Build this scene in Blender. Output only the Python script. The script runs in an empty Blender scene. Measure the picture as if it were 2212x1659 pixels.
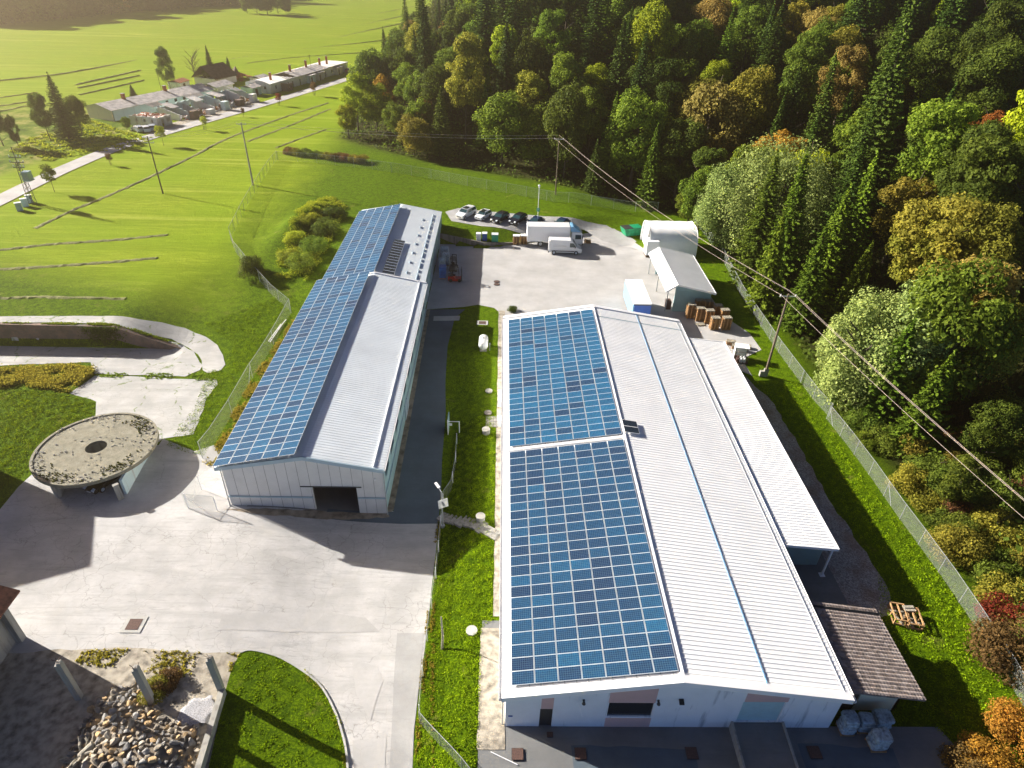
import bpy, bmesh, math, random
import numpy as np
from mathutils import Vector, Matrix
from mathutils.geometry import delaunay_2d_cdt
random.seed(7); RS = np.random.RandomState(7)
SC = bpy.context.scene; COL = SC.collection
R_ = math.radians; PI = math.pi
# ------------------------------------------------------------------ camera frame (survey of the photograph)
FOC = 1403.8; CX, CY, CAMH = 1106.0, 829.5, 45.0
def nrm(v): v = np.array(v, float); return v/np.linalg.norm(v)
_dn = nrm((1040-CX, 2908-CY, FOC)); _Y = nrm((1091-CX, -119-CY, FOC)); _Z = -_dn
_Y = nrm(_Y-_Z*np.dot(_Y, _Z)); _X = np.cross(_Y, _Z); RM = np.array([_X, _Y, _Z])
def ray(px, py): return RM@nrm((px-CX, py-CY, FOC))
def P(px, py, z=0.0):
    d = ray(px, py); t = (z-CAMH)/d[2]; return (d[0]*t, d[1]*t, z)
def proj(p):
    c = RM.T@(np.array(p, float)-np.array([0, 0, CAMH])); return (CX+FOC*c[0]/c[2], CY+FOC*c[1]/c[2], c[2])
# ------------------------------------------------------------------ terrain height
def ss(a, b, v):
    t = np.clip((v-a)/(b-a), 0, 1); return t*t*(3-2*t)
def lerp(a, b, t): return a+(b-a)*t
PITW = [(-90, 74.9), (-50, 75.0), (-41.8, 74.4)]
BACKW = [(-12, 112.0), (-10.5, 111.8), (-2.9, 110.1), (2.5, 111.9), (9, 114.4), (14.9, 117.9), (24, 122), (30, 124)]
FEDGE = [(-45, 480), (-42.8, 175), (-28.7, 163), (-8.8, 152.5), (12, 142), (37.6, 129), (42.5, 109), (41.5, 86), (40.5, 66), (41, 55), (41.3, 41), (41.5, 26), (42, -60)]
def interp(poly, x):
    return np.interp(x, [p[0] for p in poly], [p[1] for p in poly])
def fdist(x, y):
    """distance inside the forest edge (positive within the wood)"""
    x = np.asarray(x, float); y = np.asarray(y, float)
    best = np.full(x.shape, 1e9); sgn = np.ones(x.shape)
    for (x0, y0), (x1, y1) in zip(FEDGE[:-1], FEDGE[1:]):
        dx, dy = x1-x0, y1-y0; L = dx*dx+dy*dy
        t = np.clip(((x-x0)*dx+(y-y0)*dy)/L, 0, 1)
        d = np.hypot(x-x0-t*dx, y-y0-t*dy)
        s = np.sign(dx*(y-y0)-dy*(x-x0)); s = np.where(s == 0, 1, s)
        m = d < best-1e-9
        best = np.where(m, d, best); sgn = np.where(m, s, sgn)
    return best*sgn
def terr(x, y):
    x = np.asarray(x, float); y = np.asarray(y, float)
    near = -1.5+0.9*(1-ss(-26, -11, x))
    D = np.where(x > -12, lerp(-1.5, 0, ss(50, 90, y)), lerp(near, 0, ss(50, 90, y)))
    Dn = lerp(near, 0, ss(50, 90, y))
    xe = -5.6-0.9*ss(60, 76, y)
    plat = lerp(Dn, 0, ss(xe, xe+4.2, x))
    # yard back: bank and parking
    yw = interp(BACKW, x); beh = y-yw
    jump = np.clip((2.5-x)/13, 0, 1)*1.1
    fade = np.clip((27-x)/12, 0, 1)
    hb = np.where(beh > 0, jump+(1.7-jump)*ss(0, 5.5, beh)*fade, 0)
    fl = 1.7*ss(6, 40, beh)*(1-fade); hb = np.where(beh > 0, np.maximum(hb, fl), 0)
    B = plat+hb
    # field
    T = np.clip((-41.0-x)/11, 0, 1)
    wall = interp(PITW, x)
    tt = np.where(y > wall, ss(0, 1, T)*ss(-0.01, 0.02, y-wall), 0); sy = ss(68, 104, y)
    F = -0.6+3.0*(1-(1-sy)*(1-tt))
    F = np.where((x < -41.5) & (y < wall) & (y > 50), -0.6, F)
    F = F+2.3*np.exp(-(((x+35.6-(y-112)*0.15)/2.6)**2+((y-113)/9.5)**2))
    h = lerp(F, B, ss(-27, -14, x))
    d = fdist(x, y)
    hill = 0.40*np.maximum(0, d-2)*ss(0, 30, d)*ss(-60, -20, x+0.0*y)
    hill = np.where(hill > 45, 45+20*(1-np.exp(-(hill-45)/20)), hill)
    hill = hill*ss(30, 90, y+0.4*x)
    return h+hill
def H(x, y): return float(terr(np.array([x]), np.array([y]))[0])
def G(px, py, dz=0.0):
    """the place on the ground that the pixel shows"""
    d = ray(px, py); t = np.linspace(20, 900, 3500)
    X = d[0]*t; Y = d[1]*t; Zr = CAMH+d[2]*t
    hh = terr(X, Y)+dz; k = np.argmax(Zr < hh)
    if k == 0: return P(px, py, 0)
    a = (Zr[k-1]-hh[k-1])/((Zr[k-1]-hh[k-1])+(hh[k]-Zr[k])); tt = t[k-1]+a*(t[k]-t[k-1])
    x, y = d[0]*tt, d[1]*tt
    return (x, y, H(x, y)+dz)
# ------------------------------------------------------------------ materials
MATS = {}
class NT:
    def __init__(s, name):
        s.m = bpy.data.materials.new(name); s.m.use_nodes = True; s.t = s.m.node_tree; s.t.nodes.clear()
        s.out = s.t.nodes.new('ShaderNodeOutputMaterial')
    def n(s, typ, props=None, **ins):
        nd = s.t.nodes.new('ShaderNode'+typ)
        if props:
            for k, v in props.items(): setattr(nd, k, v)
        for k, v in ins.items():
            key = int(k[1:]) if k[0] == '_' and k[1:].isdigit() else k.replace('_', ' ')
            s.set(nd.inputs[key], v)
        return nd
    def set(s, sock, v):
        if hasattr(v, 'bl_idname') and hasattr(v, 'outputs'): v = v.outputs[0]
        if isinstance(v, bpy.types.NodeSocket): s.t.links.new(v, sock)
        elif isinstance(v, (tuple, list)) and len(v) == 3 and sock.type == 'RGBA': sock.default_value = (*v, 1)
        else: sock.default_value = v
    def coord(s): return s.n('NewGeometry').outputs['Position']
    def obj(s): return s.n('TexCoord').outputs['Object']
    def noise(s, vec, scale, detail=4, rough=0.55, dist=0.0):
        return s.n('TexNoise', Vector=vec, Scale=scale, Detail=detail, Roughness=rough, Distortion=dist).outputs[0]
    def ramp(s, fac, stops, interp='LINEAR'):
        r = s.n('ValToRGB', _0=fac); cr = r.color_ramp; cr.interpolation = interp
        while len(cr.elements) < len(stops): cr.elements.new(0.5)
        for e, (p, c) in zip(cr.elements, stops):
            e.position = p; e.color = (c, c, c, 1) if isinstance(c, (int, float)) else (*c, 1)
        return r.outputs[0]
    def mix(s, fac, a, b, mode='MIX'):
        nd = s.n('Mix', dict(data_type='RGBA', blend_type=mode)); s.set(nd.inputs[0], fac); s.set(nd.inputs[6], a); s.set(nd.inputs[7], b); return nd.outputs[2]
    def math(s, op, a, b=0.0):
        nd = s.n('Math', dict(operation=op)); s.set(nd.inputs[0], a); s.set(nd.inputs[1], b); return nd.outputs[0]
    def bump(s, h, strength=0.4, dist=0.05):
        return s.n('Bump', Height=h, Strength=strength, Distance=dist).outputs[0]
    def bsdf(s, col, rough=0.7, metal=0.0, normal=None, spec=None, **kw):
        b = s.n('BsdfPrincipled'); s.set(b.inputs['Base Color'], col); s.set(b.inputs['Roughness'], rough); s.set(b.inputs['Metallic'], metal)
        if normal is not None: s.set(b.inputs['Normal'], normal)
        if spec is not None: s.set(b.inputs['Specular IOR Level'], spec)
        for k, v in kw.items(): s.set(b.inputs[k.replace('_', ' ')], v)
        return b
    def done(s, shader):
        s.t.links.new(shader.outputs[0], s.out.inputs[0]); MATS[s.m.name] = s.m; return s.m
def simple(name, col, rough=0.6, metal=0.0, var=0.12, scale=3.0, spec=None, bump=0.0, bscale=20.0):
    k = NT(name); c = k.coord()
    f = k.noise(c, scale, 5)
    dk = tuple(x*(1-var*2.2) for x in col); lt = tuple(min(1, x*(1+var)) for x in col)
    cc = k.ramp(f, [(0.25, dk), (0.55, col), (0.8, lt)])
    nn = k.bump(k.noise(c, bscale, 4), bump, 0.05) if bump else None
    return k.done(k.bsdf(cc, rough, metal, nn, spec))
def leafmat(name, c1, c2, hue=0.03, trans=0.45):
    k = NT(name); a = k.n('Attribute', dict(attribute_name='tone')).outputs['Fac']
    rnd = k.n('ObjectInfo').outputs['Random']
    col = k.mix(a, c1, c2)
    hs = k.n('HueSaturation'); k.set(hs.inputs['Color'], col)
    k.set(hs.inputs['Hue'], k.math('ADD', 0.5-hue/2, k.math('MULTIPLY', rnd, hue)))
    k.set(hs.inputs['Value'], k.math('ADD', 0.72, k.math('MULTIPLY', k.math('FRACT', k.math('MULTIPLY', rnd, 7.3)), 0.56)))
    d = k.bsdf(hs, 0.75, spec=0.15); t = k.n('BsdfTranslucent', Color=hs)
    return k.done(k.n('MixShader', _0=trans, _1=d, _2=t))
def makemats():
    # --- grass terrain
    k = NT('grass'); c = k.coord()
    xyz = k.n('SeparateXYZ', _0=c)
    fine = k.noise(c, 6.5, 8, 0.85); med = k.noise(c, 1.3, 6, 0.72); big = k.noise(c, 0.06, 3)
    lawn = k.ramp(fine, [(0.36, (0.018, 0.038, 0.002)), (0.48, (0.090, 0.165, 0.001)), (0.62, (0.28, 0.42, 0.002))])
    lawn = k.mix(k.ramp(med, [(0.38, 0.75), (0.55, 0.0)]), lawn, (0.045, 0.095, 0.002))
    lawn = k.mix(k.ramp(med, [(0.60, 0.0), (0.74, 0.35)]), lawn, (0.26, 0.33, 0.012))
    mp = k.n('Mapping', Vector=c, Rotation=(0, 0, R_(-22)), Scale=(0.16, 2.6, 1.0))
    streak = k.noise(mp, 1.6, 6, 0.7, 0.4)
    mown = k.ramp(streak, [(0.34, (0.15, 0.23, 0.004)), (0.5, (0.28, 0.38, 0.008)), (0.66, (0.46, 0.54, 0.06))])
    mown = k.mix(0.45, mown, k.ramp(fine, [(0.38, (0.08, 0.14, 0.003)), (0.62, (0.44, 0.54, 0.03))]))
    mp2 = k.n('Mapping', Vector=c, Rotation=(0, 0, R_(-14)), Scale=(0.012, 0.30, 1.0)); band = k.noise(mp2, 1.0, 5, 0.6, 0.6)
    mown = k.mix(k.ramp(band, [(0.40, 0.0), (0.52, 0.5), (0.60, 0.0)]), mown, (0.17, 0.26, 0.004)); mown = k.mix(k.ramp(band, [(0.56, 0.0), (0.68, 0.45)]), mown, (0.50, 0.52, 0.10))
    mown = k.mix(k.ramp(big, [(0.4, 0.0), (0.65, 0.4)]), mown, (0.20, 0.34, 0.006))
    # mown hay field to the left of the fence and beyond, lawn by the sheds
    fx = k.math('ADD', xyz.outputs[0], k.math('MULTIPLY', k.noise(c, 0.25, 3), 8))
    fieldm = k.math('MULTIPLY', k.n('MapRange', _0=fx, _1=-33.0, _2=-44.0).outputs[0], k.n('MapRange', _0=k.math('ADD', xyz.outputs[1], k.math('MULTIPLY', xyz.outputs[0], 0.35)), _1=62.0, _2=72.0).outputs[0])
    col = k.mix(fieldm, lawn, mown)
    # rough meadow round the ruined houses
    s1 = k.math('ADD', k.math('MULTIPLY', xyz.outputs[0], 0.977), k.math('MULTIPLY', xyz.outputs[1], -0.213))
    rough = k.math('MULTIPLY', k.n('MapRange', _0=s1, _1=-130.0, _2=-134.0).outputs[0], k.n('MapRange', _0=xyz.outputs[1], _1=215.0, _2=190.0).outputs[0])
    rcol = k.ramp(k.noise(c, 0.22, 6, 0.7), [(0.34, (0.05, 0.10, 0.008)), (0.5, (0.13, 0.21, 0.015)), (0.62, (0.36, 0.32, 0.10)), (0.8, (0.16, 0.24, 0.02))])
    col = k.mix(rough, col, rcol)
    # worn earth patches
    wn = k.ramp(k.noise(c, 0.33, 6, 0.7), [(0.60, 0.0), (0.72, 0.6)])
    col = k.mix(k.math('MULTIPLY', wn, k.math('SUBTRACT', 1.0, fieldm)), col, (0.30, 0.27, 0.07))
    # woodland floor
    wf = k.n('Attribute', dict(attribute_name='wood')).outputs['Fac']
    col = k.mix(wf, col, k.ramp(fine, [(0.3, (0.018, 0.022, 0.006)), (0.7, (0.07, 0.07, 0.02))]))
    hh = k.math('ADD', k.math('MULTIPLY', fine, 0.6), k.math('MULTIPLY', med, 0.5))
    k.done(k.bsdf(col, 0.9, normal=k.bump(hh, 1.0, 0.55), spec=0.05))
    # --- cracked concrete
    def concrete(name, base, crack=0.5, weeds=0.0, dark=0.6, scale=1.0):
        k = NT(name); c = k.coord()
        n1 = k.noise(c, 0.35*scale, 6, 0.6); n2 = k.noise(c, 3.0, 5, 0.7); mp = k.n('Mapping', Vector=c, Rotation=(0, 0, R_(8)), Scale=(0.25, 1.4, 1.0))
        n3 = k.noise(mp, 0.5, 6, 0.65, 0.5)
        col = k.ramp(n1, [(0.3, tuple(x*0.74 for x in base)), (0.6, base), (0.8, tuple(min(1, x*1.1) for x in base))])
        col = k.mix(k.ramp(n3, [(0.50, 0.0), (0.70, 0.75)]), col, tuple(x*dark for x in base))
        col = k.mix(k.ramp(n2, [(0.3, 0.35), (0.55, 0.0)]), col, tuple(x*0.8 for x in base))
        wv = k.n('VectorMath', dict(operation='ADD')); k.set(wv.inputs[0], c)
        nc = k.n('TexNoise', Vector=c, Scale=0.8, Detail=5.0); sc = k.n('VectorMath', dict(operation='SCALE'), _0=nc.outputs[1]); sc.inputs[3].default_value = 1.4; k.set(wv.inputs[1], sc)
        v = k.n('TexVoronoi', dict(feature='DISTANCE_TO_EDGE'), Vector=wv, Scale=0.75*scale)
        v2 = k.n('TexVoronoi', dict(feature='DISTANCE_TO_EDGE'), Vector=wv, Scale=0.14*scale)
        reg = k.ramp(k.noise(c, 0.16*scale, 4), [(0.46, 0.0), (0.56, 1.0)]); v3 = k.n('TexVoronoi', dict(feature='DISTANCE_TO_EDGE'), Vector=wv, Scale=2.6*scale)
        cr = k.math('MULTIPLY', k.ramp(v.outputs[0], [(0.0, crack*0.8), (0.022, 0.0)]), reg)
        cr2 = k.math('MULTIPLY', k.ramp(v2.outputs[0], [(0.0, crack*0.7), (0.0045, 0.0)]), k.ramp(k.noise(c, 0.3, 4), [(0.45, 0.1), (0.6, 1.0)]))
        al = k.math('MAXIMUM', k.math('MAXIMUM', cr, cr2), k.math('MULTIPLY', k.ramp(v3.outputs[0], [(0.0, crack*0.5), (0.04, 0.0)]), k.ramp(k.noise(c, 0.27*scale, 5), [(0.57, 0.0), (0.66, 1.0)])))
        mt = k.n('Mapping', Vector=c, Rotation=(0, 0, R_(-6)), Scale=(0.03, 1.1, 1.0)); col = k.mix(k.math('MULTIPLY', k.ramp(k.noise(mt, 1.3, 6, 0.75, 0.8), [(0.54, 0.0), (0.66, 0.6)]), min(1.0, crack*1.4)), col, tuple(x*0.66 for x in base)); col = k.mix(al, col, (0.13, 0.12, 0.11)); col = k.mix(k.math('MULTIPLY', k.ramp(k.noise(mp, 2.2, 7, 0.7, 1.2), [(0.55, 0.0), (0.70, 0.9)]), crack), col, tuple(x*0.5 for x in base))
        if weeds: col = k.mix(k.math('MULTIPLY', k.ramp(v2.outputs[0], [(0.0, 1.0), (0.02, 0.0)]), k.ramp(k.noise(c, 1.4, 5), [(0.48, 0.0), (0.55, weeds)])), col, (0.09, 0.17, 0.01))
        k.done(k.bsdf(col, 0.85, normal=k.bump(k.math('SUBTRACT', n2, al), 0.35, 0.05), spec=0.2))
    concrete('yard_concrete', (0.51, 0.505, 0.495), 0.6, 0.0, 0.68)
    concrete('clean_concrete', (0.48, 0.475, 0.465), 0.12, 0, 0.86, 0.7)
    concrete('slab_concrete', (0.50, 0.50, 0.485), 0.5, 0.8, 0.7)
    concrete('apron_asphalt', (0.20, 0.205, 0.205), 0.25, 0.0, 0.75)
    concrete('shade_and_patch_asphalt', (0.11, 0.145, 0.175), 0.15, 0, 0.85); concrete('worn_asphalt', (0.40, 0.40, 0.395), 0.15, 0, 0.82)  # shade over the driveway is put into the first colour; apron patches share it
    concrete('road_asphalt', (0.50, 0.49, 0.48), 0.06, 0, 0.9)
    concrete('pale_strip', (0.50, 0.50, 0.47), 0.1, 0, 0.85)
    # old concrete disc with moss
    k = NT('mossy_concrete'); c = k.coord(); n = k.noise(c, 1.2, 8, 0.75); n2 = k.noise(c, 9, 5, 0.8)
    col = k.ramp(n, [(0.3, (0.13, 0.125, 0.09)), (0.5, (0.25, 0.235, 0.17)), (0.7, (0.33, 0.31, 0.24))])
    col = k.mix(k.ramp(n2, [(0.36, 0.8), (0.46, 0.0)]), col, (0.07, 0.065, 0.05)); col = k.mix(k.ramp(n2, [(0.64, 0.0), (0.7, 0.5)]), col, (0.5, 0.48, 0.43))
    k.done(k.bsdf(col, 0.9, normal=k.bump(n2, 0.6, 0.05)))
    # stained walls
    def plaster(name, base, stain=(0.25, 0.25, 0.24), amt=0.6, lo=0.62):
        k = NT(name); c = k.coord(); mp = k.n('Mapping', Vector=c, Scale=(1.6, 1.6, 0.16))
        n = k.noise(mp, 1.1, 5, 0.6); g = k.noise(c, 0.9, 5)
        col = k.mix(k.ramp(n, [(lo, 0.0), (lo+0.12, amt)]), base, stain); col = k.mix(k.ramp(g, [(0.35, 0.25), (0.6, 0.0)]), col, tuple(x*0.8 for x in base))
        k.done(k.bsdf(col, 0.8, normal=k.bump(k.noise(c, 30, 3), 0.15, 0.01)))
    plaster('white_plaster', (0.84, 0.86, 0.88), (0.25, 0.27, 0.29), 0.7, 0.585); plaster('pink_plaster', (0.68, 0.44, 0.40), (0.3, 0.2, 0.18), 0.3)
    plaster('cream_plaster', (0.80, 0.72, 0.50), (0.3, 0.25, 0.18), 0.5); plaster('grey_plaster', (0.66, 0.63, 0.57), (0.38, 0.20, 0.13), 0.7, 0.55)
    plaster('mint_plaster', (0.62, 0.76, 0.74), (0.35, 0.22, 0.15), 0.6, 0.58); plaster('pale_plaster', (0.82, 0.80, 0.75), (0.45, 0.30, 0.22), 0.5, 0.56)
    plaster('stained_concrete', (0.22, 0.20, 0.17), (0.07, 0.06, 0.05), 0.8, 0.48); plaster('old_concrete', (0.36, 0.35, 0.31), (0.14, 0.13, 0.11), 0.6, 0.5)
    k = NT('old_brick'); c = k.obj(); b = k.n('TexBrick', Vector=c, Scale=2.2, Color1=(0.30, 0.17, 0.12), Color2=(0.22, 0.16, 0.13), Mortar=(0.16, 0.15, 0.13)); b.inputs['Mortar Size'].default_value = 0.02
    mpb = k.n('Mapping', Vector=c, Rotation=(R_(90), 0, 0)); k.set(b.inputs['Vector'], mpb)
    col = k.mix(k.ramp(k.noise(c, 0.7, 6, 0.7), [(0.4, 0.75), (0.65, 0.0)]), b.outputs[0], (0.10, 0.085, 0.07)); k.done(k.bsdf(col, 0.9))
    # metal sheet / cladding
    simple('white_sheet', (0.89, 0.90, 0.90), 0.42, 0, 0.04, 0.4, 0.4)
    simple('silver_sheet', (0.78, 0.84, 0.87), 0.45, 0.0, 0.05, 0.3, 0.5)
    simple('bright_trim', (0.90, 0.90, 0.90), 0.4, 0, 0.03, 0.6); simple('grey_cladding', (0.66, 0.66, 0.65), 0.5, 0.1, 0.05, 0.8)
    simple('pale_blue_trim', (0.36, 0.48, 0.55), 0.45, 0.1, 0.06, 1.0); simple('guard_shadow_blue', (0.07, 0.24, 0.42), 0.5); simple('teal_cladding', (0.30, 0.47, 0.48), 0.55, 0, 0.06, 0.7)
    simple('panel_frame', (0.68, 0.71, 0.73), 0.4, 0.2, 0.05, 1.0); simple('galvanised', (0.50, 0.52, 0.52), 0.45, 0.5, 0.1, 4); simple('dark_metal', (0.05, 0.055, 0.06), 0.45, 0.3, 0.2, 4)
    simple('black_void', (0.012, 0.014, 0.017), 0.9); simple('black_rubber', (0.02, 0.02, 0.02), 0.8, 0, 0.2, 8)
    simple('door_black', (0.035, 0.035, 0.035), 0.5); simple('roller_white', (0.45, 0.64, 0.66), 0.5, 0, 0.04)
    simple('white_tarp', (0.86, 0.87, 0.88), 0.6, 0, 0.03, 0.7, 0.3); simple('cyan_wrap', (0.40, 0.50, 0.55), 0.28, 0, 0.35, 5, 0.6, 0.7, 9); simple('blue_wrap', (0.03, 0.14, 0.42), 0.4, 0, 0.2, 2)
    simple('green_plastic', (0.01, 0.38, 0.20), 0.45, 0, 0.12, 2); simple('skip_green', (0.006, 0.30, 0.13), 0.5, 0, 0.2, 2)
    simple('blue_paint', (0.01, 0.09, 0.42), 0.4, 0, 0.1, 2); simple('pale_blue_paint', (0.20, 0.46, 0.72), 0.45, 0, 0.08, 2)
    simple('red_paint', (0.45, 0.015, 0.012), 0.4); simple('rust', (0.11, 0.06, 0.048), 0.85, 0, 0.3, 12)
    simple('pallet_wood', (0.46, 0.27, 0.12), 0.85, 0, 0.25, 5); simple('grey_wood', (0.36, 0.33, 0.26), 0.9, 0, 0.25, 4); simple('dark_wood', (0.11, 0.075, 0.05), 0.85, 0, 0.3, 4)
    simple('bark', (0.085, 0.065, 0.045), 0.95, 0, 0.3, 5); simple('pale_bark', (0.36, 0.32, 0.26), 0.9, 0, 0.4, 3)
    simple('pole_wood', (0.17, 0.13, 0.09), 0.9, 0, 0.2, 4); simple('pole_concrete', (0.42, 0.38, 0.31), 0.85, 0, 0.12, 2)
    simple('paving', (0.30, 0.29, 0.26), 0.9, 0, 0.25, 4, None, 0.5); simple('dirt', (0.30, 0.25, 0.19), 0.95, 0, 0.35, 1.2, None, 0.7, 12); simple('pale_dirt', (0.40, 0.36, 0.29), 0.95, 0, 0.35, 1.6, None, 0.7, 9)
    k = NT('gravel'); c = k.coord(); v = k.n('TexVoronoi', Vector=c, Scale=9.0)
    col = k.ramp(v.outputs[1], [(0.0, (0.16, 0.15, 0.15)), (0.6, (0.36, 0.34, 0.32)), (1.0, (0.55, 0.52, 0.48))]); col = k.mix(k.ramp(k.noise(c, 0.4, 5), [(0.45, 0.0), (0.62, 0.6)]), col, (0.20, 0.13, 0.09))
    k.done(k.bsdf(col, 0.9, normal=k.bump(v.outputs[0], 0.9, 0.08)))
    simple('white_gravel', (0.52, 0.52, 0.54), 0.9, 0, 0.35, 14, None, 1.0, 30)
    simple('hay', (0.20, 0.21, 0.06), 0.95, 0, 0.35, 5, None, 1.0, 12); simple('hay_dark', (0.20, 0.20, 0.06), 0.95, 0, 0.35, 5, None, 1.0, 12)
    simple('slate_roof', (0.60, 0.56, 0.53), 0.85, 0, 0.25, 0.9); simple('brown_roof', (0.10, 0.06, 0.045), 0.9, 0, 0.3, 1.0); simple('old_tile', (0.20, 0.075, 0.045), 0.9, 0, 0.35, 3); simple('red_tile', (0.42, 0.13, 0.06), 0.85, 0, 0.3, 2)
    k = NT('clay_tile'); c = k.coord(); v = k.n('TexVoronoi', Vector=c, Scale=3.2)
    k.done(k.bsdf(k.ramp(v.outputs[1], [(0.0, (0.12, 0.10, 0.09)), (0.5, (0.24, 0.195, 0.175)), (1.0, (0.36, 0.31, 0.28))]), 0.9))
    for i, cc in enumerate([(0.42, 0.37, 0.29), (0.31, 0.30, 0.28), (0.48, 0.33, 0.17), (0.23, 0.20, 0.16)]): simple('stone_%d' % i, cc, 0.9, 0, 0.25, 3, None, 0.6, 8)
    for n, cc, r in (('car_white', (0.80, 0.81, 0.82), 0.25), ('car_black', (0.012, 0.012, 0.014), 0.2), ('car_navy', (0.012, 0.03, 0.08), 0.2), ('car_silver', (0.45, 0.50, 0.55), 0.3), ('car_red', (0.35, 0.02, 0.02), 0.3)):
        k = NT(n); k.done(k.bsdf(cc, r, Coat_Weight=0.6, Coat_Roughness=0.08))
    k = NT('glass'); k.done(k.bsdf((0.02, 0.055, 0.065), 0.08, spec=0.8)); k = NT('window_dark'); k.done(k.bsdf((0.015, 0.022, 0.028), 0.15, spec=0.6))
    k = NT('headlight'); k.done(k.bsdf((0.75, 0.8, 0.8), 0.1)); k = NT('tank_white'); k.done(k.bsdf((0.82, 0.83, 0.82), 0.3, Coat_Weight=0.3))
    k = NT('wire'); k.done(k.bsdf((0.72, 0.58, 0.50), 0.4, 0.3)); simple('sign_face', (0.75, 0.75, 0.72), 0.5)
    # chain link: woven wire drawn as a diamond grid with open gaps
    k = NT('chain_link'); uv = k.n('UVMap'); s = k.n('SeparateXYZ', _0=uv)
    u, v = s.outputs[0], s.outputs[1]
    def line(a): return k.math('LESS_THAN', k.math('FRACT', a), 0.10)
    f = k.math('MAXIMUM', line(k.math('MULTIPLY', k.math('ADD', u, v), 7.0)), line(k.math('ADD', k.math('MULTIPLY', k.math('SUBTRACT', u, v), 7.0), 500.0)))
    w = k.bsdf((0.40, 0.43, 0.40), 0.5, 0.3); tr = k.n('BsdfTransparent')
    k.done(k.n('MixShader', _0=f, _1=tr, _2=w))
    # solar cells: 10 x 6 cells with silver grid lines
    for nm, c1, c2 in (('solar_cells', (0.002, 0.024, 0.085), (0.002, 0.105, 0.24)), ('solar_black', (0.006, 0.010, 0.022), (0.012, 0.022, 0.05))):
        k = NT(nm); uv = k.n('UVMap'); s = k.n('SeparateXYZ', _0=uv); tone = k.n('Attribute', dict(attribute_name='tone')).outputs['Fac']
        def gl(a, nn, w): return k.math('LESS_THAN', k.math('FRACT', k.math('ADD', k.math('MULTIPLY', a, nn), w/2)), w)
        g = k.math('MAXIMUM', gl(s.outputs[0], 10.0, 0.10), gl(s.outputs[1], 6.0, 0.10))
        mp = k.n('Mapping', Vector=uv, Scale=(10, 6, 1)); cell = k.n('TexWhiteNoise', dict(noise_dimensions='2D'), Vector=k.n('VectorMath', dict(operation='FLOOR'), _0=mp))
        base = k.mix(tone, c1, c2); base = k.mix(k.math('MULTIPLY', cell.outputs[0], 0.35), base, tuple(x*0.35 for x in c1))
        col = k.mix(k.math('MULTIPLY', g, 0.5 if nm == 'solar_cells' else 0.3), base, (0.26, 0.35, 0.34))
        k.done(k.bsdf(col, 0.25, spec=0.18))
    # leaves
    leafmat('leaf_green', (0.055, 0.105, 0.008), (0.25, 0.33, 0.028)); leafmat('leaf_dark', (0.038, 0.070, 0.008), (0.16, 0.21, 0.022))
    leafmat('leaf_lime', (0.13, 0.20, 0.008), (0.50, 0.55, 0.02)); leafmat('leaf_olive', (0.12, 0.12, 0.012), (0.40, 0.36, 0.045), 0.04)
    leafmat('leaf_gold', (0.20, 0.15, 0.025), (0.46, 0.35, 0.09), 0.04); leafmat('leaf_orange', (0.16, 0.08, 0.012), (0.46, 0.22, 0.03), 0.05); leafmat('leaf_red', (0.08, 0.02, 0.01), (0.34, 0.05, 0.025), 0.02)
    leafmat('leaf_willow', (0.09, 0.14, 0.03), (0.36, 0.43, 0.12), 0.02, 0.3); leafmat('leaf_rust', (0.09, 0.05, 0.02), (0.24, 0.13, 0.045), 0.05)
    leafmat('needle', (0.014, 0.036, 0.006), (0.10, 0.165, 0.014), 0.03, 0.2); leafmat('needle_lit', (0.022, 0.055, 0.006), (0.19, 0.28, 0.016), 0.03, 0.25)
    leafmat('grass_blade', (0.06, 0.115, 0.001), (0.36, 0.50, 0.004), 0.02, 0.35); leafmat('grass_tall', (0.14, 0.24, 0.008), (0.56, 0.58, 0.04), 0.03, 0.4)
makemats(); M = MATS
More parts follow.
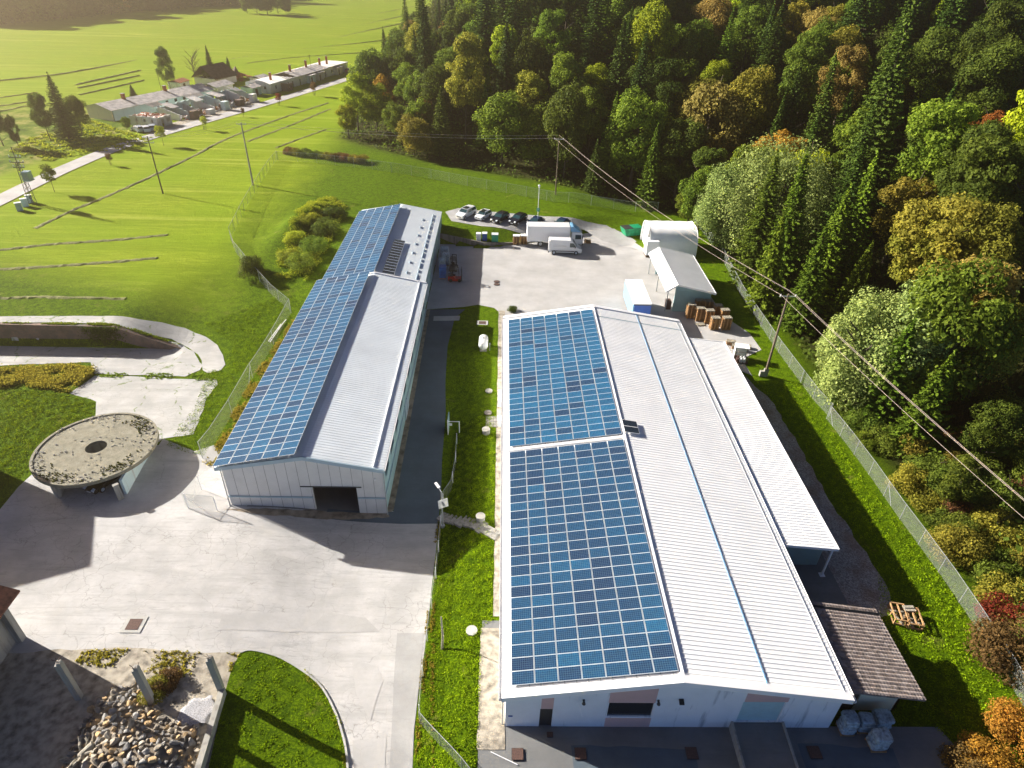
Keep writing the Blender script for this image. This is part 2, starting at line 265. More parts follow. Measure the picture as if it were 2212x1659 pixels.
# ------------------------------------------------------------------ mesh helper
def empty(name, loc, rz=0, label=None, cat=None, group=None):
    o = bpy.data.objects.new(name, None); COL.objects.link(o); o.location = loc; o.rotation_euler = (0, 0, rz); o.empty_display_size = 0.2
    tag(o, label, cat, group); return o
def tag(o, label=None, cat=None, group=None, kind=None):
    if label: o['label'] = label
    if cat: o['category'] = cat
    if group: o['group'] = group
    if kind: o['kind'] = kind
    return o
class MB:
    def __init__(s): s.v = []; s.f = []; s.mi = []; s.uv = {}; s.tone = []; s.m = 0; s.t = 0.5; s.smooth = False
    def face(s, idx, uv=None):
        if uv: s.uv[len(s.f)] = uv
        s.f.append(tuple(idx)); s.mi.append(s.m); s.tone.append(s.t)
    def poly(s, pts, uv=None):
        b = len(s.v); s.v += [tuple(p) for p in pts]; s.face(range(b, b+len(pts)), uv); return b
    def box(s, lo, hi, M4=None):
        x0, y0, z0 = lo; x1, y1, z1 = hi
        c = [(x0, y0, z0), (x1, y0, z0), (x1, y1, z0), (x0, y1, z0), (x0, y0, z1), (x1, y0, z1), (x1, y1, z1), (x0, y1, z1)]
        if M4 is not None: c = [tuple(M4@Vector(p)) for p in c]
        b = len(s.v); s.v += c
        for q in ((0, 3, 2, 1), (4, 5, 6, 7), (0, 1, 5, 4), (1, 2, 6, 5), (2, 3, 7, 6), (3, 0, 4, 7)): s.face([b+i for i in q])
        return s
    def cbox(s, c, size, rz=0, rx=0, ry=0):
        m = Matrix.Translation(c)@Matrix.Rotation(rz, 4, 'Z')@Matrix.Rotation(ry, 4, 'Y')@Matrix.Rotation(rx, 4, 'X'); h = [q/2 for q in size]
        return s.box((-h[0], -h[1], -h[2]), (h[0], h[1], h[2]), m)
    def cyl(s, a, b, r0, r1=None, n=8, caps=True):
        r1 = r0 if r1 is None else r1; a = Vector(a); b = Vector(b); d = (b-a).normalized()
        u = d.orthogonal().normalized(); w = d.cross(u); k = len(s.v)
        for (c, r) in ((a, r0), (b, r1)):
            for i in range(n):
                t = 2*PI*i/n; s.v.append(tuple(c+u*(r*math.cos(t))+w*(r*math.sin(t))))
        for i in range(n): j = (i+1) % n; s.face((k+i, k+j, k+n+j, k+n+i))
        if caps: s.face([k+i for i in range(n)][::-1]); s.face([k+n+i for i in range(n)])
        return s
    def tube(s, pts, r, n=5):
        for a, b in zip(pts[:-1], pts[1:]): s.cyl(a, b, r, r, n, False)
        return s
    def prism(s, poly, z0, z1):
        n = len(poly); b = len(s.v); s.v += [(x, y, z0) for x, y in poly]+[(x, y, z1) for x, y in poly]
        for i in range(n): j = (i+1) % n; s.face((b+i, b+j, b+n+j, b+n+i))
        s.face([b+n+i for i in range(n)]); s.face([b+i for i in range(n)][::-1]); return s
    def extr(s, prof, ax, a, b, wfun=None):
        """profile of (u, z) swept across axis ax ('x' or 'y') from a to b"""
        n = len(prof); k = len(s.v)
        for q in (a, b):
            for u, z in prof:
                qq = q*(wfun(u, z) if wfun else 1); s.v.append((u, qq, z) if ax == 'y' else (qq, u, z))
        for i in range(n): j = (i+1) % n; s.face((k+i, k+j, k+n+j, k+n+i))
        s.face([k+i for i in range(n)][::-1]); s.face([k+n+i for i in range(n)]); return s
    def wall(s, a, b, z0, z1, th=0.25, holes=(), top=None):
        """wall from a to b (xy) with rectangular holes (u0,u1,h0,h1) as separate solid pieces; top(u) gives the crest"""
        a = Vector((a[0], a[1])); b = Vector((b[0], b[1])); L = (b-a).length; d = (b-a)/L; n = Vector((-d.y, d.x))*th
        us = sorted(set([0.0, L]+[h[0] for h in holes]+[h[1] for h in holes]))
        if top:
            m = max(3, int(L/0.6)); us = sorted(set(us+[L*i/m for i in range(m+1)]))
        for u0, u1 in zip(us[:-1], us[1:]):
            if u1-u0 < 1e-4: continue
            mid = (u0+u1)/2; spans = [(z0, None)]
            for h in holes:
                if h[0]-1e-6 <= mid <= h[1]+1e-6:
                    spans = [(z0, h[2]), (h[3], None)]; break
            for lo, hi in spans:
                t0 = (top(u0) if top else z1) if hi is None else hi; t1 = (top(u1) if top else z1) if hi is None else hi
                if max(t0, t1)-lo < 0.02: continue
                t0 = max(t0, lo+0.01); t1 = max(t1, lo+0.01)
                p0 = a+d*u0; p1 = a+d*u1; k = len(s.v)
                s.v += [(p0.x, p0.y, lo), (p1.x, p1.y, lo), (p1.x+n.x, p1.y+n.y, lo), (p0.x+n.x, p0.y+n.y, lo), (p0.x, p0.y, t0), (p1.x, p1.y, t1), (p1.x+n.x, p1.y+n.y, t1), (p0.x+n.x, p0.y+n.y, t0)]
                for q in ((0, 3, 2, 1), (4, 5, 6, 7), (0, 1, 5, 4), (1, 2, 6, 5), (2, 3, 7, 6), (3, 0, 4, 7)): s.face([k+i for i in q])
        return s
    def mesh(s, name, mats):
        me = bpy.data.meshes.new(name); me.from_pydata(s.v, [], s.f)
        mats = mats if isinstance(mats, (list, tuple)) else [mats]
        for m in mats: me.materials.append(M[m] if isinstance(m, str) else m)
        if len(mats) > 1: me.polygons.foreach_set('material_index', s.mi)
        if s.smooth: me.polygons.foreach_set('use_smooth', [True]*len(s.f))
        if s.uv:
            uv = me.uv_layers.new(name='UVMap').data
            for fi, q in s.uv.items():
                p = me.polygons[fi]
                for li, c in zip(p.loop_indices, q): uv[li].uv = c
            at = me.attributes.new('tone', 'FLOAT', 'FACE'); at.data.foreach_set('value', s.tone)
        me.update(); return me
    def build(s, name, mats, parent=None, label=None, cat=None, group=None, kind=None, bevel=0, loc=None):
        if parent is not None and parent.type == 'EMPTY' and loc is None and getattr(s, 'world', False):
            off = Matrix.Translation(parent.location)@Matrix.Rotation(parent.rotation_euler.z, 4, 'Z'); inv = off.inverted(); s.v = [tuple(inv@Vector(p)) for p in s.v]
        o = bpy.data.objects.new(name, s.mesh(name, mats)); COL.objects.link(o)
        if parent is not None: o.parent = parent
        if loc is not None: o.location = loc
        if bevel: b = o.modifiers.new('b', 'BEVEL'); b.width = bevel; b.segments = 2; b.limit_method = 'ANGLE'
        return tag(o, label, cat, group, kind)
def W(): m = MB(); m.world = True; return m
def solo(mb, name, mats, label, cat, group=None, kind=None, loc=None, bevel=0):
    """a thing that is one mesh, its origin at its base"""
    xs = [p[0] for p in mb.v]; ys = [p[1] for p in mb.v]; zs = [p[2] for p in mb.v]
    if loc is None: loc = ((min(xs)+max(xs))/2, (min(ys)+max(ys))/2, min(zs)); mb.v = [(x-loc[0], y-loc[1], z-loc[2]) for x, y, z in mb.v]
    return mb.build(name, mats, None, label, cat, group, kind, bevel, loc)
def kids(o): return [c for c in bpy.data.objects if c.parent == o]
def copy_tree(root, loc, rz=0, label=None, scale=None, mat=None):
    kd = root['_k'] if '_k' in root else None
    def cp(o, parent):
        c = o.copy(); COL.objects.link(c)
        if parent is not None: c.parent = parent
        for ch in KIDS.get(o.name, []): cp(ch, c)
        return c
    c = cp(root, None); c.location = loc; c.rotation_euler = (0, 0, rz)
    if scale: c.scale = scale if isinstance(scale, (tuple, list)) else (scale,)*3
    if label: c['label'] = label
    return c
KIDS = {}
def index(root):
    ks = kids(root); KIDS[root.name] = ks
    for k in ks: index(k)
    return root
# ------------------------------------------------------------------ setting: ground
def build_ground():
    xs = np.concatenate([np.arange(-760, -120, 16), np.arange(-120, -72, 3), np.arange(-72, 46, 0.8), np.arange(46, 130, 3), np.arange(130, 700, 20)])
    ys = np.concatenate([np.arange(-60, 12, 6), np.arange(12, 135, 0.8), np.arange(135, 200, 2.5), np.arange(200, 1200, 18)])
    Xg, Yg = np.meshgrid(xs, ys); Zg = terr(Xg, Yg)
    d = fdist(Xg, Yg); nx, ny = len(xs), len(ys)
    Zg = Zg+np.where((Yg > 200), 1.5*np.sin(Xg*0.013+1)*np.sin(Yg*0.011)*ss(200, 320, Yg), 0)*(d < -15)
    v = np.stack([Xg, Yg, Zg], -1).reshape(-1, 3)
    i = np.arange((ny-1)*(nx-1)); r = i//(nx-1); c = i % (nx-1); a = r*nx+c
    f = np.stack([a, a+1, a+nx+1, a+nx], -1)
    me = bpy.data.meshes.new('ground'); me.from_pydata(v.tolist(), [], f.tolist()); me.materials.append(M['grass'])
    me.polygons.foreach_set('use_smooth', [True]*len(f))
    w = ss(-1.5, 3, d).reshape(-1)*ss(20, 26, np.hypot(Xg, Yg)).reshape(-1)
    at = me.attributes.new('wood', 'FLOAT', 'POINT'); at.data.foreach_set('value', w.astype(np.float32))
    o = bpy.data.objects.new('grass_ground', me); COL.objects.link(o); tag(o, kind='structure')
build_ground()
def sheet(name, poly, mat, dz=0.03, step=1.0, kind='structure', jag=0.0, label=None, skirt=0.0):
    """a paved surface: polygon (world xy) draped over the ground"""
    pts = [Vector((p[0], p[1])) for p in poly]
    ed = []
    for a, b in zip(pts, pts[1:]+pts[:1]):
        n = max(1, int((b-a).length/(step*0.8)))
        for i in range(n):
            q = a+(b-a)*(i/n)
            if jag and i: q = q+Vector((random.uniform(-jag, jag), random.uniform(-jag, jag)))
            ed.append(q)
    n0 = len(ed); xs = [p.x for p in ed]; ys = [p.y for p in ed]; extra = []
    def inside(x, y):
        r = False; j = n0-1
        for i in range(n0):
            if (ed[i].y > y) != (ed[j].y > y) and x < (ed[j].x-ed[i].x)*(y-ed[i].y)/(ed[j].y-ed[i].y)+ed[i].x: r = not r
            j = i
        return r
    x = min(xs)+step/2
    while x < max(xs):
        y = min(ys)+step/2
        while y < max(ys):
            if inside(x, y): extra.append(Vector((x, y)))
            y += step
        x += step
    vv, ee, ff, _, _, _ = delaunay_2d_cdt(ed+extra, [(i, (i+1) % n0) for i in range(n0)], [list(range(n0))], 1, 1e-4)
    z = terr(np.array([p.x for p in vv]), np.array([p.y for p in vv]))
    me = bpy.data.meshes.new(name); me.from_pydata([(p.x, p.y, zz+dz) for p, zz in zip(vv, z)], [], [tuple(f) for f in ff])
    me.materials.append(M[mat]); o = bpy.data.objects.new(name, me); COL.objects.link(o)
    return tag(o, label, None, None, kind)
def GG(pl, dz=0.0): return [G(*p, dz)[:2] for p in pl]
def PP(pl, z): return [P(*p, z)[:2] for p in pl]
def ribbon(px, w):
    c = [Vector(p) for p in px]; L = []; R = []
    for i, p in enumerate(c):
        d = (c[min(i+1, len(c)-1)]-c[max(i-1, 0)]).normalized(); n = Vector((-d.y, d.x))*w/2; L.append(p+n); R.append(p-n)
    return [tuple(p) for p in L+R[::-1]]
def smooth_line(pts, n=6):
    out = []
    for i in range(len(pts)-1):
        p0, p1, p2, p3 = (np.array(pts[max(i-1, 0)]), np.array(pts[i]), np.array(pts[i+1]), np.array(pts[min(i+2, len(pts)-1)]))
        for k in range(n):
            t = k/n; out.append(tuple(0.5*((2*p1)+(-p0+p2)*t+(2*p0-5*p1+4*p2-p3)*t*t+(-p0+3*p1-3*p2+p3)*t**3)))
    out.append(tuple(pts[-1])); return out
# front yard
sheet('yard_concrete', GG([(-300, 1900), (-300, 1200), (0, 1101), (40, 1052), (76, 1019), (120, 985), (200, 960), (343, 962), (352, 948), (420, 975), (462, 962), (500, 985), (560, 1100), (700, 1110), (838, 1105), (905, 1100), (948, 1070), (944, 1170), (930, 1290), (918, 1400), (905, 1490), (895, 1580), (888, 1750)]), 'yard_concrete', 0.03, 1.3)
sheet('slab_court', GG([(150, 850), (205, 812), (300, 814), (400, 819), (468, 818), (470, 832), (445, 862), (440, 885), (418, 938), (352, 948), (343, 955), (205, 905), (208, 868)]), 'slab_concrete', 0.03, 1.2, jag=0.12)
sheet('pit_slab', PP([(-60, 744), (212, 744), (390, 748), (420, 762), (438, 790), (432, 800), (400, 814), (205, 808), (196, 783), (-60, 792)], -0.6), 'slab_concrete', 0.04, 1.2, jag=0.1)
sheet('curved_path', GG([(-60, 684), (0, 684), (100, 683), (230, 683), (300, 690), (350, 697), (400, 709), (445, 728), (470, 746), (482, 768), (487, 788), (476, 801), (448, 806), (438, 800), (436, 780), (428, 766), (408, 752), (372, 733), (300, 716), (212, 699), (100, 697), (0, 698), (-60, 698)]), 'slab_concrete', 0.04, 1.0, jag=0.05)
# driveway and lower road strip
sheet('driveway', [(-10.05, 46.0), (-10.1, 60), (-10.15, 86), (-5.0, 86.2), (-6.4, 83.5), (-6.9, 76), (-6.6, 68), (-6.1, 62), (-5.9, 54), (-5.6, 49), (-5.5, 44.5), (-9.0, 44.4), (-16.4, 44.7), (-16.4, 46.0)], 'shade_and_patch_asphalt', 0.05, 1.2)
sheet('hall_floor', [(-24, 55), (-10.8, 55), (-10.8, 45.6), (-24, 45.6)], 'apron_asphalt', 0.04, 1.5)
sheet('hall_front_ground', [(-26.5, 46.5), (-16.4, 46.5), (-16.4, 42), (-26.5, 42)], 'yard_concrete', 0.035, 1.2)
sheet('wall_foot', [(-10.72, 45), (-10.06, 46.3), (-10.1, 86), (-10.72, 86)], 'dirt', 0.04, 1.0)
sheet('drain_threshold', GG([(937, 684), (994, 683), (992, 693), (936, 694)]), 'pale_strip', 0.07, 0.8)
sheet('road_strip', GG([(858, 1368), (916, 1368), (904, 1490), (894, 1580), (887, 1750), (836, 1750), (846, 1580), (852, 1450)]), 'worn_asphalt', 0.05, 1.2)
for i, pl in enumerate([[(700, 1320), (790, 1335), (820, 1365), (470, 1362), (480, 1330)], [(760, 1425), (815, 1440), (828, 1470), (800, 1560), (770, 1500)], [(762, 1600), (835, 1595), (832, 1690), (765, 1690)]]):
    sheet('asphalt_patch', GG(pl), 'clean_concrete', 0.045, 1.5, jag=0.06)
# back yard
sheet('back_yard', [(-10.75, 86), (-10.75, 111.7), (-2.9, 110.0), (2.5, 111.8)]+[(7.5, 113.3), (14.9, 117.4), (22, 121)]+[P(*q, 0)[:2] for q in [(1362, 518), (1402, 545)]]+[(34.8, 108.6), (33.2, 100), (33.4, 86), (35.8, 80.5), (36.0, 76)]+[P(*q, 0)[:2] for q in [(1602, 776), (1625, 812)]]+[(31, 71), (24, 70), (24, 60), (0.9, 60), (0.9, 84), (-0.7, 86.8), (-3.2, 87.8), (-5.2, 87.0)], 'clean_concrete', 0.03, 1.4)
sheet('parking_lot', GG([(962, 458), (990, 450), (1010, 453), (1100, 461), (1180, 468), (1262, 478), (1310, 487), (1350, 505), (1375, 522), (1365, 530), (1340, 532), (1300, 520), (1275, 505), (1262, 497), (1230, 494), (1150, 505), (1120, 503), (1040, 489), (975, 478)]), 'worn_asphalt', 0.06, 1.0, jag=0.05)
# front apron and strips round the right shed
sheet('front_apron', [(-0.9, 32.6), (1.2, 32.6), (1.2, 24.2), (31.5, 24.2), (33, 20), (33, 5), (-0.9, 5), (-0.9, 20)], 'apron_asphalt', 0.05, 2.0)
sheet('asphalt_patch', [(5.4, 22.8), (13.8, 22.6), (13.6, 20.2), (5.6, 20.0)], 'shade_and_patch_asphalt', 0.056, 1.5, jag=0.08)
sheet('asphalt_patch', [(21.0, 23.0), (27.5, 22.7), (27.0, 19.2), (21.2, 19.4)], 'shade_and_patch_asphalt', 0.056, 1.5, jag=0.12)
sheet('shed_kerb', [(-0.05, 33), (0.9, 33), (0.9, 86), (-0.05, 86)], 'pale_dirt', 0.05, 2.0, jag=0.05)
sheet('side_path', [(-1.0, 22.5), (0.9, 22.5), (0.9, 31.9), (-1.0, 31.9)], 'pale_dirt', 0.08, 1.0, jag=0.04)
sheet('gravel_strip', [(29.5, 71), (31.2, 71), (33.2, 64), (33.4, 56), (33.2, 48), (33.6, 41), (33.9, 37), (33.0, 33.5), (31.0, 33.0), (24, 33), (24, 71)], 'gravel', 0.05, 1.2, jag=0.18)
sheet('canopy_floor', [(24, 70), (29.4, 70), (29.6, 45), (29.6, 33.6), (24, 33.2)], 'apron_asphalt', 0.09, 1.5)
sheet('bare_earth', GG([(560, 1100), (838, 1108), (842, 1118), (690, 1122), (560, 1112), (480, 1100)]), 'dirt', 0.06, 0.8, jag=0.1)
# bottom left: bare ground round the stone heap, grass plot with kerb
sheet('bare_ground', GG([(-80, 1420), (100, 1405), (240, 1400), (420, 1410), (520, 1408), (500, 1470), (486, 1500), (440, 1750), (-80, 1750)]), 'pale_dirt', 0.05, 1.0, jag=0.12)
PLOT = GG([(520, 1411), (545, 1406), (600, 1420), (650, 1448), (690, 1480), (715, 1520), (735, 1570), (750, 1640), (752, 1760), (430, 1760), (486, 1500), (500, 1450)])
sheet('grass_plot', PLOT, 'grass', 0.12, 0.6)
def kerb(name, pts, w, h, mat, label, cat, dz=0.0):
    m = MB(); c = [Vector(p[:2]) for p in pts]
    for a, b in zip(c[:-1], c[1:]):
        d = (b-a).normalized(); n = Vector((-d.y, d.x))*w/2; za = H(a.x, a.y)+dz; zb = H(b.x, b.y)+dz; k = len(m.v)
        for p, z in ((a, za), (b, zb)):
            for sgn in (1, -1): q = p+n*sgn; m.v += [(q.x, q.y, z-0.3), (q.x, q.y, z+h)]
        m.face((k+1, k+3, k+7, k+5)); m.face((k, k+1, k+5, k+4)); m.face((k+2, k+6, k+7, k+3)); m.face((k, k+2, k+3, k+1)); m.face((k+4, k+5, k+7, k+6))
    return solo(m, name, mat, label, cat) if label else m.build(name, mat, kind='structure')
kerb('plot_kerb', smooth_line([p[:2] for p in PLOT[:9]], 4), 0.14, 0.16, 'pale_strip', None, None)
# far road
ROAD = smooth_line(GG([(-60, 462), (0, 433), (60, 403), (150, 361), (260, 317), (400, 274), (560, 228), (700, 186), (760, 168), (830, 148)]), 8)
sheet('far_road', ribbon(ROAD, 4.4), 'road_asphalt', 0.10, 2.2)
sheet('house_forecourt', GG([(330, 290), (400, 272), (560, 226), (560, 215), (400, 258), (310, 285)]), 'pale_dirt', 0.07, 1.5, jag=0.3)
# manhole frames etc. set into paving
def cover(px, py, w, d, rim, z=None, rz=0, label='', round_=False, grp=None):
    p = G(px, py) if z is None else P(px, py, z); r = empty('manhole_cover', (p[0], p[1], p[2]+0.05), rz, label, 'manhole cover', grp)
    a = MB(); b = MB()
    if round_:
        a.cyl((0, 0, 0), (0, 0, 0.03), w*0.62, n=20); b.cyl((0, 0, 0.035), (0, 0, 0.05), w*0.5, n=20)
    else:
        if rim: a.box((-w*0.8, -d*0.75, 0), (w*0.8, d*0.75, 0.03))
        else: a.box((-w*0.54, -d*0.54, 0), (w*0.54, d*0.54, 0.02))
        b.box((-w/2, -d/2, 0.034), (w/2, d/2, 0.05))
    a.build('frame', 'pale_strip' if rim else 'dark_metal', r); b.build('cover_plate', 'rust', r)
cover(290, 1350, 1.0, 1.0, True, label='rusty square drain cover in a white concrete frame on the cracked yard')
cover(1118, 1630, 0.75, 0.75, False, 0.06, label='rust red square cover on the sunlit corner of the front apron')
cover(1254, 1629, 0.75, 0.75, False, 0.06, label='dark square cover on the front apron below the broad shed window')
cover(1494, 1628, 0.75, 0.75, False, 0.06, label='dark square cover on the front apron just left of the loading ramp')
cover(1759, 1626, 0.8, 0.8, False, 0.06, label='dark square cover on the front apron right of the loading ramp')
cover(1188, 1588, 0.4, 0.35, False, 0.06, label='small dark drain grate by the foot of the black side door')
cover(1073, 609, 0.8, 0.8, False, 0, label='round rusty cover on the back yard, nearer the parking bays', round_=True)
cover(1073, 615, 0.8, 0.8, False, 0, label='round rusty cover on the back yard, nearer the white shed', round_=True)
cover(1042, 698, 1.0, 0.8, True, label='square grated cover in a pale frame on the shaded grass strip')
# ------------------------------------------------------------------ roofs and solar arrays
def rib_roof(m, x0, z0, x1, z1, ya, yb, pitch=0.34, rib=0.024, th=0.08):
    """ribbed sheet from eave (x0,z0) to ridge (x1,z1), ribs running up the slope"""
    prof = []; y = ya
    while y < yb-1e-6:
        p = min(pitch, yb-y)
        prof += [(y, 0), (y+p*0.62, 0), (y+p*0.70, rib), (y+p*0.88, rib), (y+p*0.96, 0)]; y += p
    prof.append((yb, 0)); k = len(m.v); n = len(prof)
    m.v += [(x0, y, z0+h) for y, h in prof]+[(x1, y, z1+h) for y, h in prof]
    up = x1 > x0
    for i in range(n-1): m.face((k+i, k+n+i, k+n+i+1, k+i+1) if up else (k+i, k+i+1, k+n+i+1, k+n+i))
    b = len(m.v); m.v += [(x0, ya, z0-th), (x0, yb, z0-th), (x1, yb, z1-th), (x1, ya, z1-th)]; m.face((b, b+1, b+2, b+3))
    m.face((k, b, b+3, k+n)); m.face((k+n-1, k+2*n-1, b+2, b+1)); m.face((b, k, k+n-1, b+1)) if False else None
PU, PV = 1.51, 0.968
def panel_shape(m, o, u, v, n, pu, pv, tone):
    """one module: frame and cell face; o = corner, u up the slope, v along, n normal"""
    o = Vector(o); th = 0.04; fr = 0.02; m.t = tone
    def q(a, b, h): return tuple(o+u*a+v*b+n*h)
    k = len(m.v); m.v += [q(0, 0, 0), q(pu, 0, 0), q(pu, pv, 0), q(0, pv, 0), q(0, 0, th), q(pu, 0, th), q(pu, pv, th), q(0, pv, th), q(fr, fr, th), q(pu-fr, fr, th), q(pu-fr, pv-fr, th), q(fr, pv-fr, th)]
    flip = (u.cross(v)).dot(n) < 0
    def F(i, uv=None):
        if flip: i = i[::-1]; uv = uv[::-1] if uv else None
        m.face([k+j for j in i], uv)
    m.m = 0; F((0, 3, 2, 1))
    for i in range(4): j = (i+1) % 4; F((i, j, 4+j, 4+i)); F((4+i, 4+j, 8+j, 8+i))
    m.m = 1; F((8, 9, 10, 11), [(0, 0), (1, 0), (1, 1), (0, 1)]); m.m = 0
def solar_array(root, sections, label_all, nmax=100, cellmat='solar_cells'):
    """sections: (O, u, v, cols, rows, gapu, gapv, lift). nearest panels are single parts, the rest one part"""
    items = []
    for (O, u, v, cols, rows, gu, gv, mean) in sections:
        n = u.cross(v); n = n if n.z > 0 else -n
        for r in range(rows):
            for c in range(cols):
                o = Vector(O)+u*(c*(PU+gu))+v*(r*(PV+gv)); t = min(1, max(0, random.gauss(mean, 0.17)))
                if random.random() < 0.10: t = random.uniform(0, 0.2)
                items.append(((o-Vector((0, 0, CAMH))).length, o, u, v, n, t))
    items.sort(key=lambda q: q[0]); protos = {}
    for it in items[:nmax]:
        _, o, u, v, n, t = it; key = (round(t*9), round(n.x, 3), round(o.z*0))
        if key not in protos:
            m = MB(); panel_shape(m, (0, 0, 0), u, v, n, PU, PV, key[0]/9); protos[key] = m.mesh('solar_panel', ['panel_frame', cellmat])
        ob = bpy.data.objects.new('solar_panel', protos[key]); COL.objects.link(ob); ob.parent = root; ob.location = o-root.location
    rest = items[nmax:]
    if rest:
        m = W()
        for _, o, u, v, n, t in rest: panel_shape(m, o, u, v, n, PU, PV, t)
        m.build('solar_panel_rows', ['panel_frame', cellmat], root, kind='stuff')
def snow_guard(m, x, z, ya, yb, h=0.26, w=0.05):
    m.box((x-w/2, ya, z), (x+w/2, yb, z+h))
# ------------------------------------------------------------------ right-hand shed
SUNX = 0
def right_shed():
    r = empty('warehouse', (0.9, 24.1, 0), 0, 'white-roofed warehouse with solar panels on its left slope and a pink and white gable', 'warehouse')
    x0, x1, y0, y1, ze, xr, zr = 0.9, 23.62, 24.1, 75.7, 4.3, 12.2, 6.25
    sl = (zr-ze)/(xr-x0)
    # gable front with openings, between z=0 and the roof line
    def top(u): return ze+sl*u-0.06 if u < xr-x0 else zr-(zr-ze)/(x1-xr)*(u-(xr-x0))-0.06
    door = (2.35, 3.22, 0.0, 2.25); win = (6.95, 10.0, 1.35, 3.05); roll = (16.0, 18.9, 0.75, 3.25)
    m = W(); m.wall((x0, y0), (x1, y0), -0.3, 0, 0.3, [door, win, roll], top); wl = m.build('front_wall', 'white_plaster', r)
    m = W()
    m.wall((x0, y1), (x1, y1), -0.3, 0, 0.3, [], top); m.wall((x0, y0+0.31), (x0, y1-0.01), -0.3, ze-0.05, -0.3); m.wall((x1, y0+0.31), (x1, y1-0.01), -0.3, ze-0.05, 0.3)
    m.build('side_wall', 'white_plaster', r)
    def pink(u0, u1, lo, hi=None, f=0.012):
        m = W(); n = 5
        for i in range(n):
            a = u0+(u1-u0)*i/n; b = u0+(u1-u0)*(i+1)/n
            k = len(m.v); ta = (top(a) if hi is None else hi)-0.01; tb = (top(b) if hi is None else hi)-0.01
            m.v += [(x0+a, y0-f, lo), (x0+b, y0-f, lo), (x0+b, y0+0.02, lo), (x0+a, y0+0.02, lo), (x0+a, y0-f, ta), (x0+b, y0-f, tb), (x0+b, y0+0.02, tb), (x0+a, y0+0.02, ta)]
            for q in ((0, 1, 5, 4), (3, 7, 6, 2), (0, 4, 7, 3), (1, 2, 6, 5), (4, 5, 6, 7), (0, 3, 2, 1)): m.face([k+j for j in q])
        m.build('pink_panel', 'pink_plaster', r)
    pink(2.4, 3.22, 2.27); pink(6.9, 10.05, 3.07); pink(6.9, 10.05, 0.02, 1.2); pink(16.05, 19.0, 3.27)
    for u in (5.1, 10.1, 15.9, 19.05):
        pass
    m = W(); m.box((x0+win[0]+0.003, y0+0.12, 1.35), (x0+win[1]-0.003, y0+0.16, 3.05)); w = m.build('window', 'window_dark', r)
    m = W()
    for i in range(10): u = x0+win[0]+0.04+i*(win[1]-win[0]-0.08)/9; m.box((u-0.018, y0+0.06, 1.36), (u+0.018, y0+0.117, 3.04))
    m.box((x0+win[0]+0.01, y0+0.05, 2.98), (x0+win[1]-0.01, y0+0.115, 3.045)); m.build('mullion', 'dark_metal', w)
    m = W(); m.box((x0+win[0]-0.05, y0-0.20, 1.22), (x0+win[1]+0.03, y0+0.11, 1.345)); m.build('sill', 'pale_strip', w)
    m = W(); m.box((x0+door[0]+0.004, y0+0.1, 0.02), (x0+door[1]-0.004, y0+0.15, 2.24)); d = m.build('door', 'door_black', r)
    m = W(); m.cbox((x0+3.08, y0+0.07, 1.05), (0.05, 0.06, 0.14)); m.build('handle', 'galvanised', d)
    m = W(); a, b = x0+roll[0]+0.004, x0+roll[1]-0.004
    for i in range(10): z = 0.77+i*0.247; m.box((a, y0+0.12-(i % 2)*0.0, z), (b, y0+0.16, z+0.237))
    m.box((a, y0+0.135, 0.76), (b, y0+0.165, 3.24)); g = m.build('roller_door', 'roller_white', r)
    m = W(); m.cbox((a+0.2, y0+0.10, 1.05), (0.1, 0.05, 0.08)); m.cbox((a+0.5, y0+0.10, 1.05), (0.12, 0.05, 0.05)); m.build('handle', 'black_rubber', g)
    # roof
    ya, yb = 23.55, 76.1; ex0, ex1 = 0.62, 23.82
    m = W(); rib_roof(m, ex0, ze, xr, zr, ya+0.5, yb-0.55); rib_roof(m, ex1, ze, xr, zr, ya+0.5, yb-0.55, 0.36); rf = m.build('roof', 'white_sheet', r)
    s2 = (zr-ze)/(ex1-xr); s1 = (zr-ze)/(xr-ex0)
    for (a, b) in ((ya, ya+0.56), (yb-0.56, yb)):
        m = W()
        for xe, s in ((ex0-0.02, 1), (ex1+0.02, -1)):
            k = len(m.v); t = 0.13
            m.v += [(xe, a, ze-0.32), (xe, b, ze-0.32), (xr, b, zr-0.32), (xr, a, zr-0.32), (xe, a, ze+t), (xe, b, ze+t), (xr, b, zr+t), (xr, a, zr+t)]
            for q in ((0, 1, 2, 3), (4, 7, 6, 5), (0, 3, 7, 4), (1, 5, 6, 2), (0, 4, 5, 1)): m.face([k+j for j in (q if s > 0 else q[::-1])])
        m.build('verge_flashing', 'bright_trim', r)
    m = W()
    for i in range(int((23.2)/0.42)):
        x = ex0+0.2+i*0.42; z = (ze+s1*(x-ex0)) if x < xr else (zr-s2*(x-xr)); m.box((x, ya-0.01, z-0.20), (x+0.35, ya-0.002, z-0.02))
    m.build('soffit_board', 'pale_blue_trim', r) if False else None
    m = W(); m.box((xr-0.16, ya+0.5, zr+0.03), (xr+0.16, yb-0.5, zr+0.10)); m.build('ridge_cap', 'bright_trim', r)
    # snow guards on the right slope: one mid-slope, one above the gutter; one short cross flashing near the back
    for x in (18.0, 23.45):
        m = W(); z = zr-s2*(x-xr)-(0.03 if x > 20 else 0); y = ya+0.6
        while y < yb-0.6: m.box((x-0.018, y, z+0.03), (x+0.018, y+0.30, z+0.085)); m.box((x-0.012, y+0.29, z+0.04), (x+0.012, y+0.37, z+0.07)); y += 0.36
        m.build('snow_guard', 'guard_shadow_blue' if x < 20 else 'galvanised', r)  # mid-slope guard carries its blue shadow line as its own colour
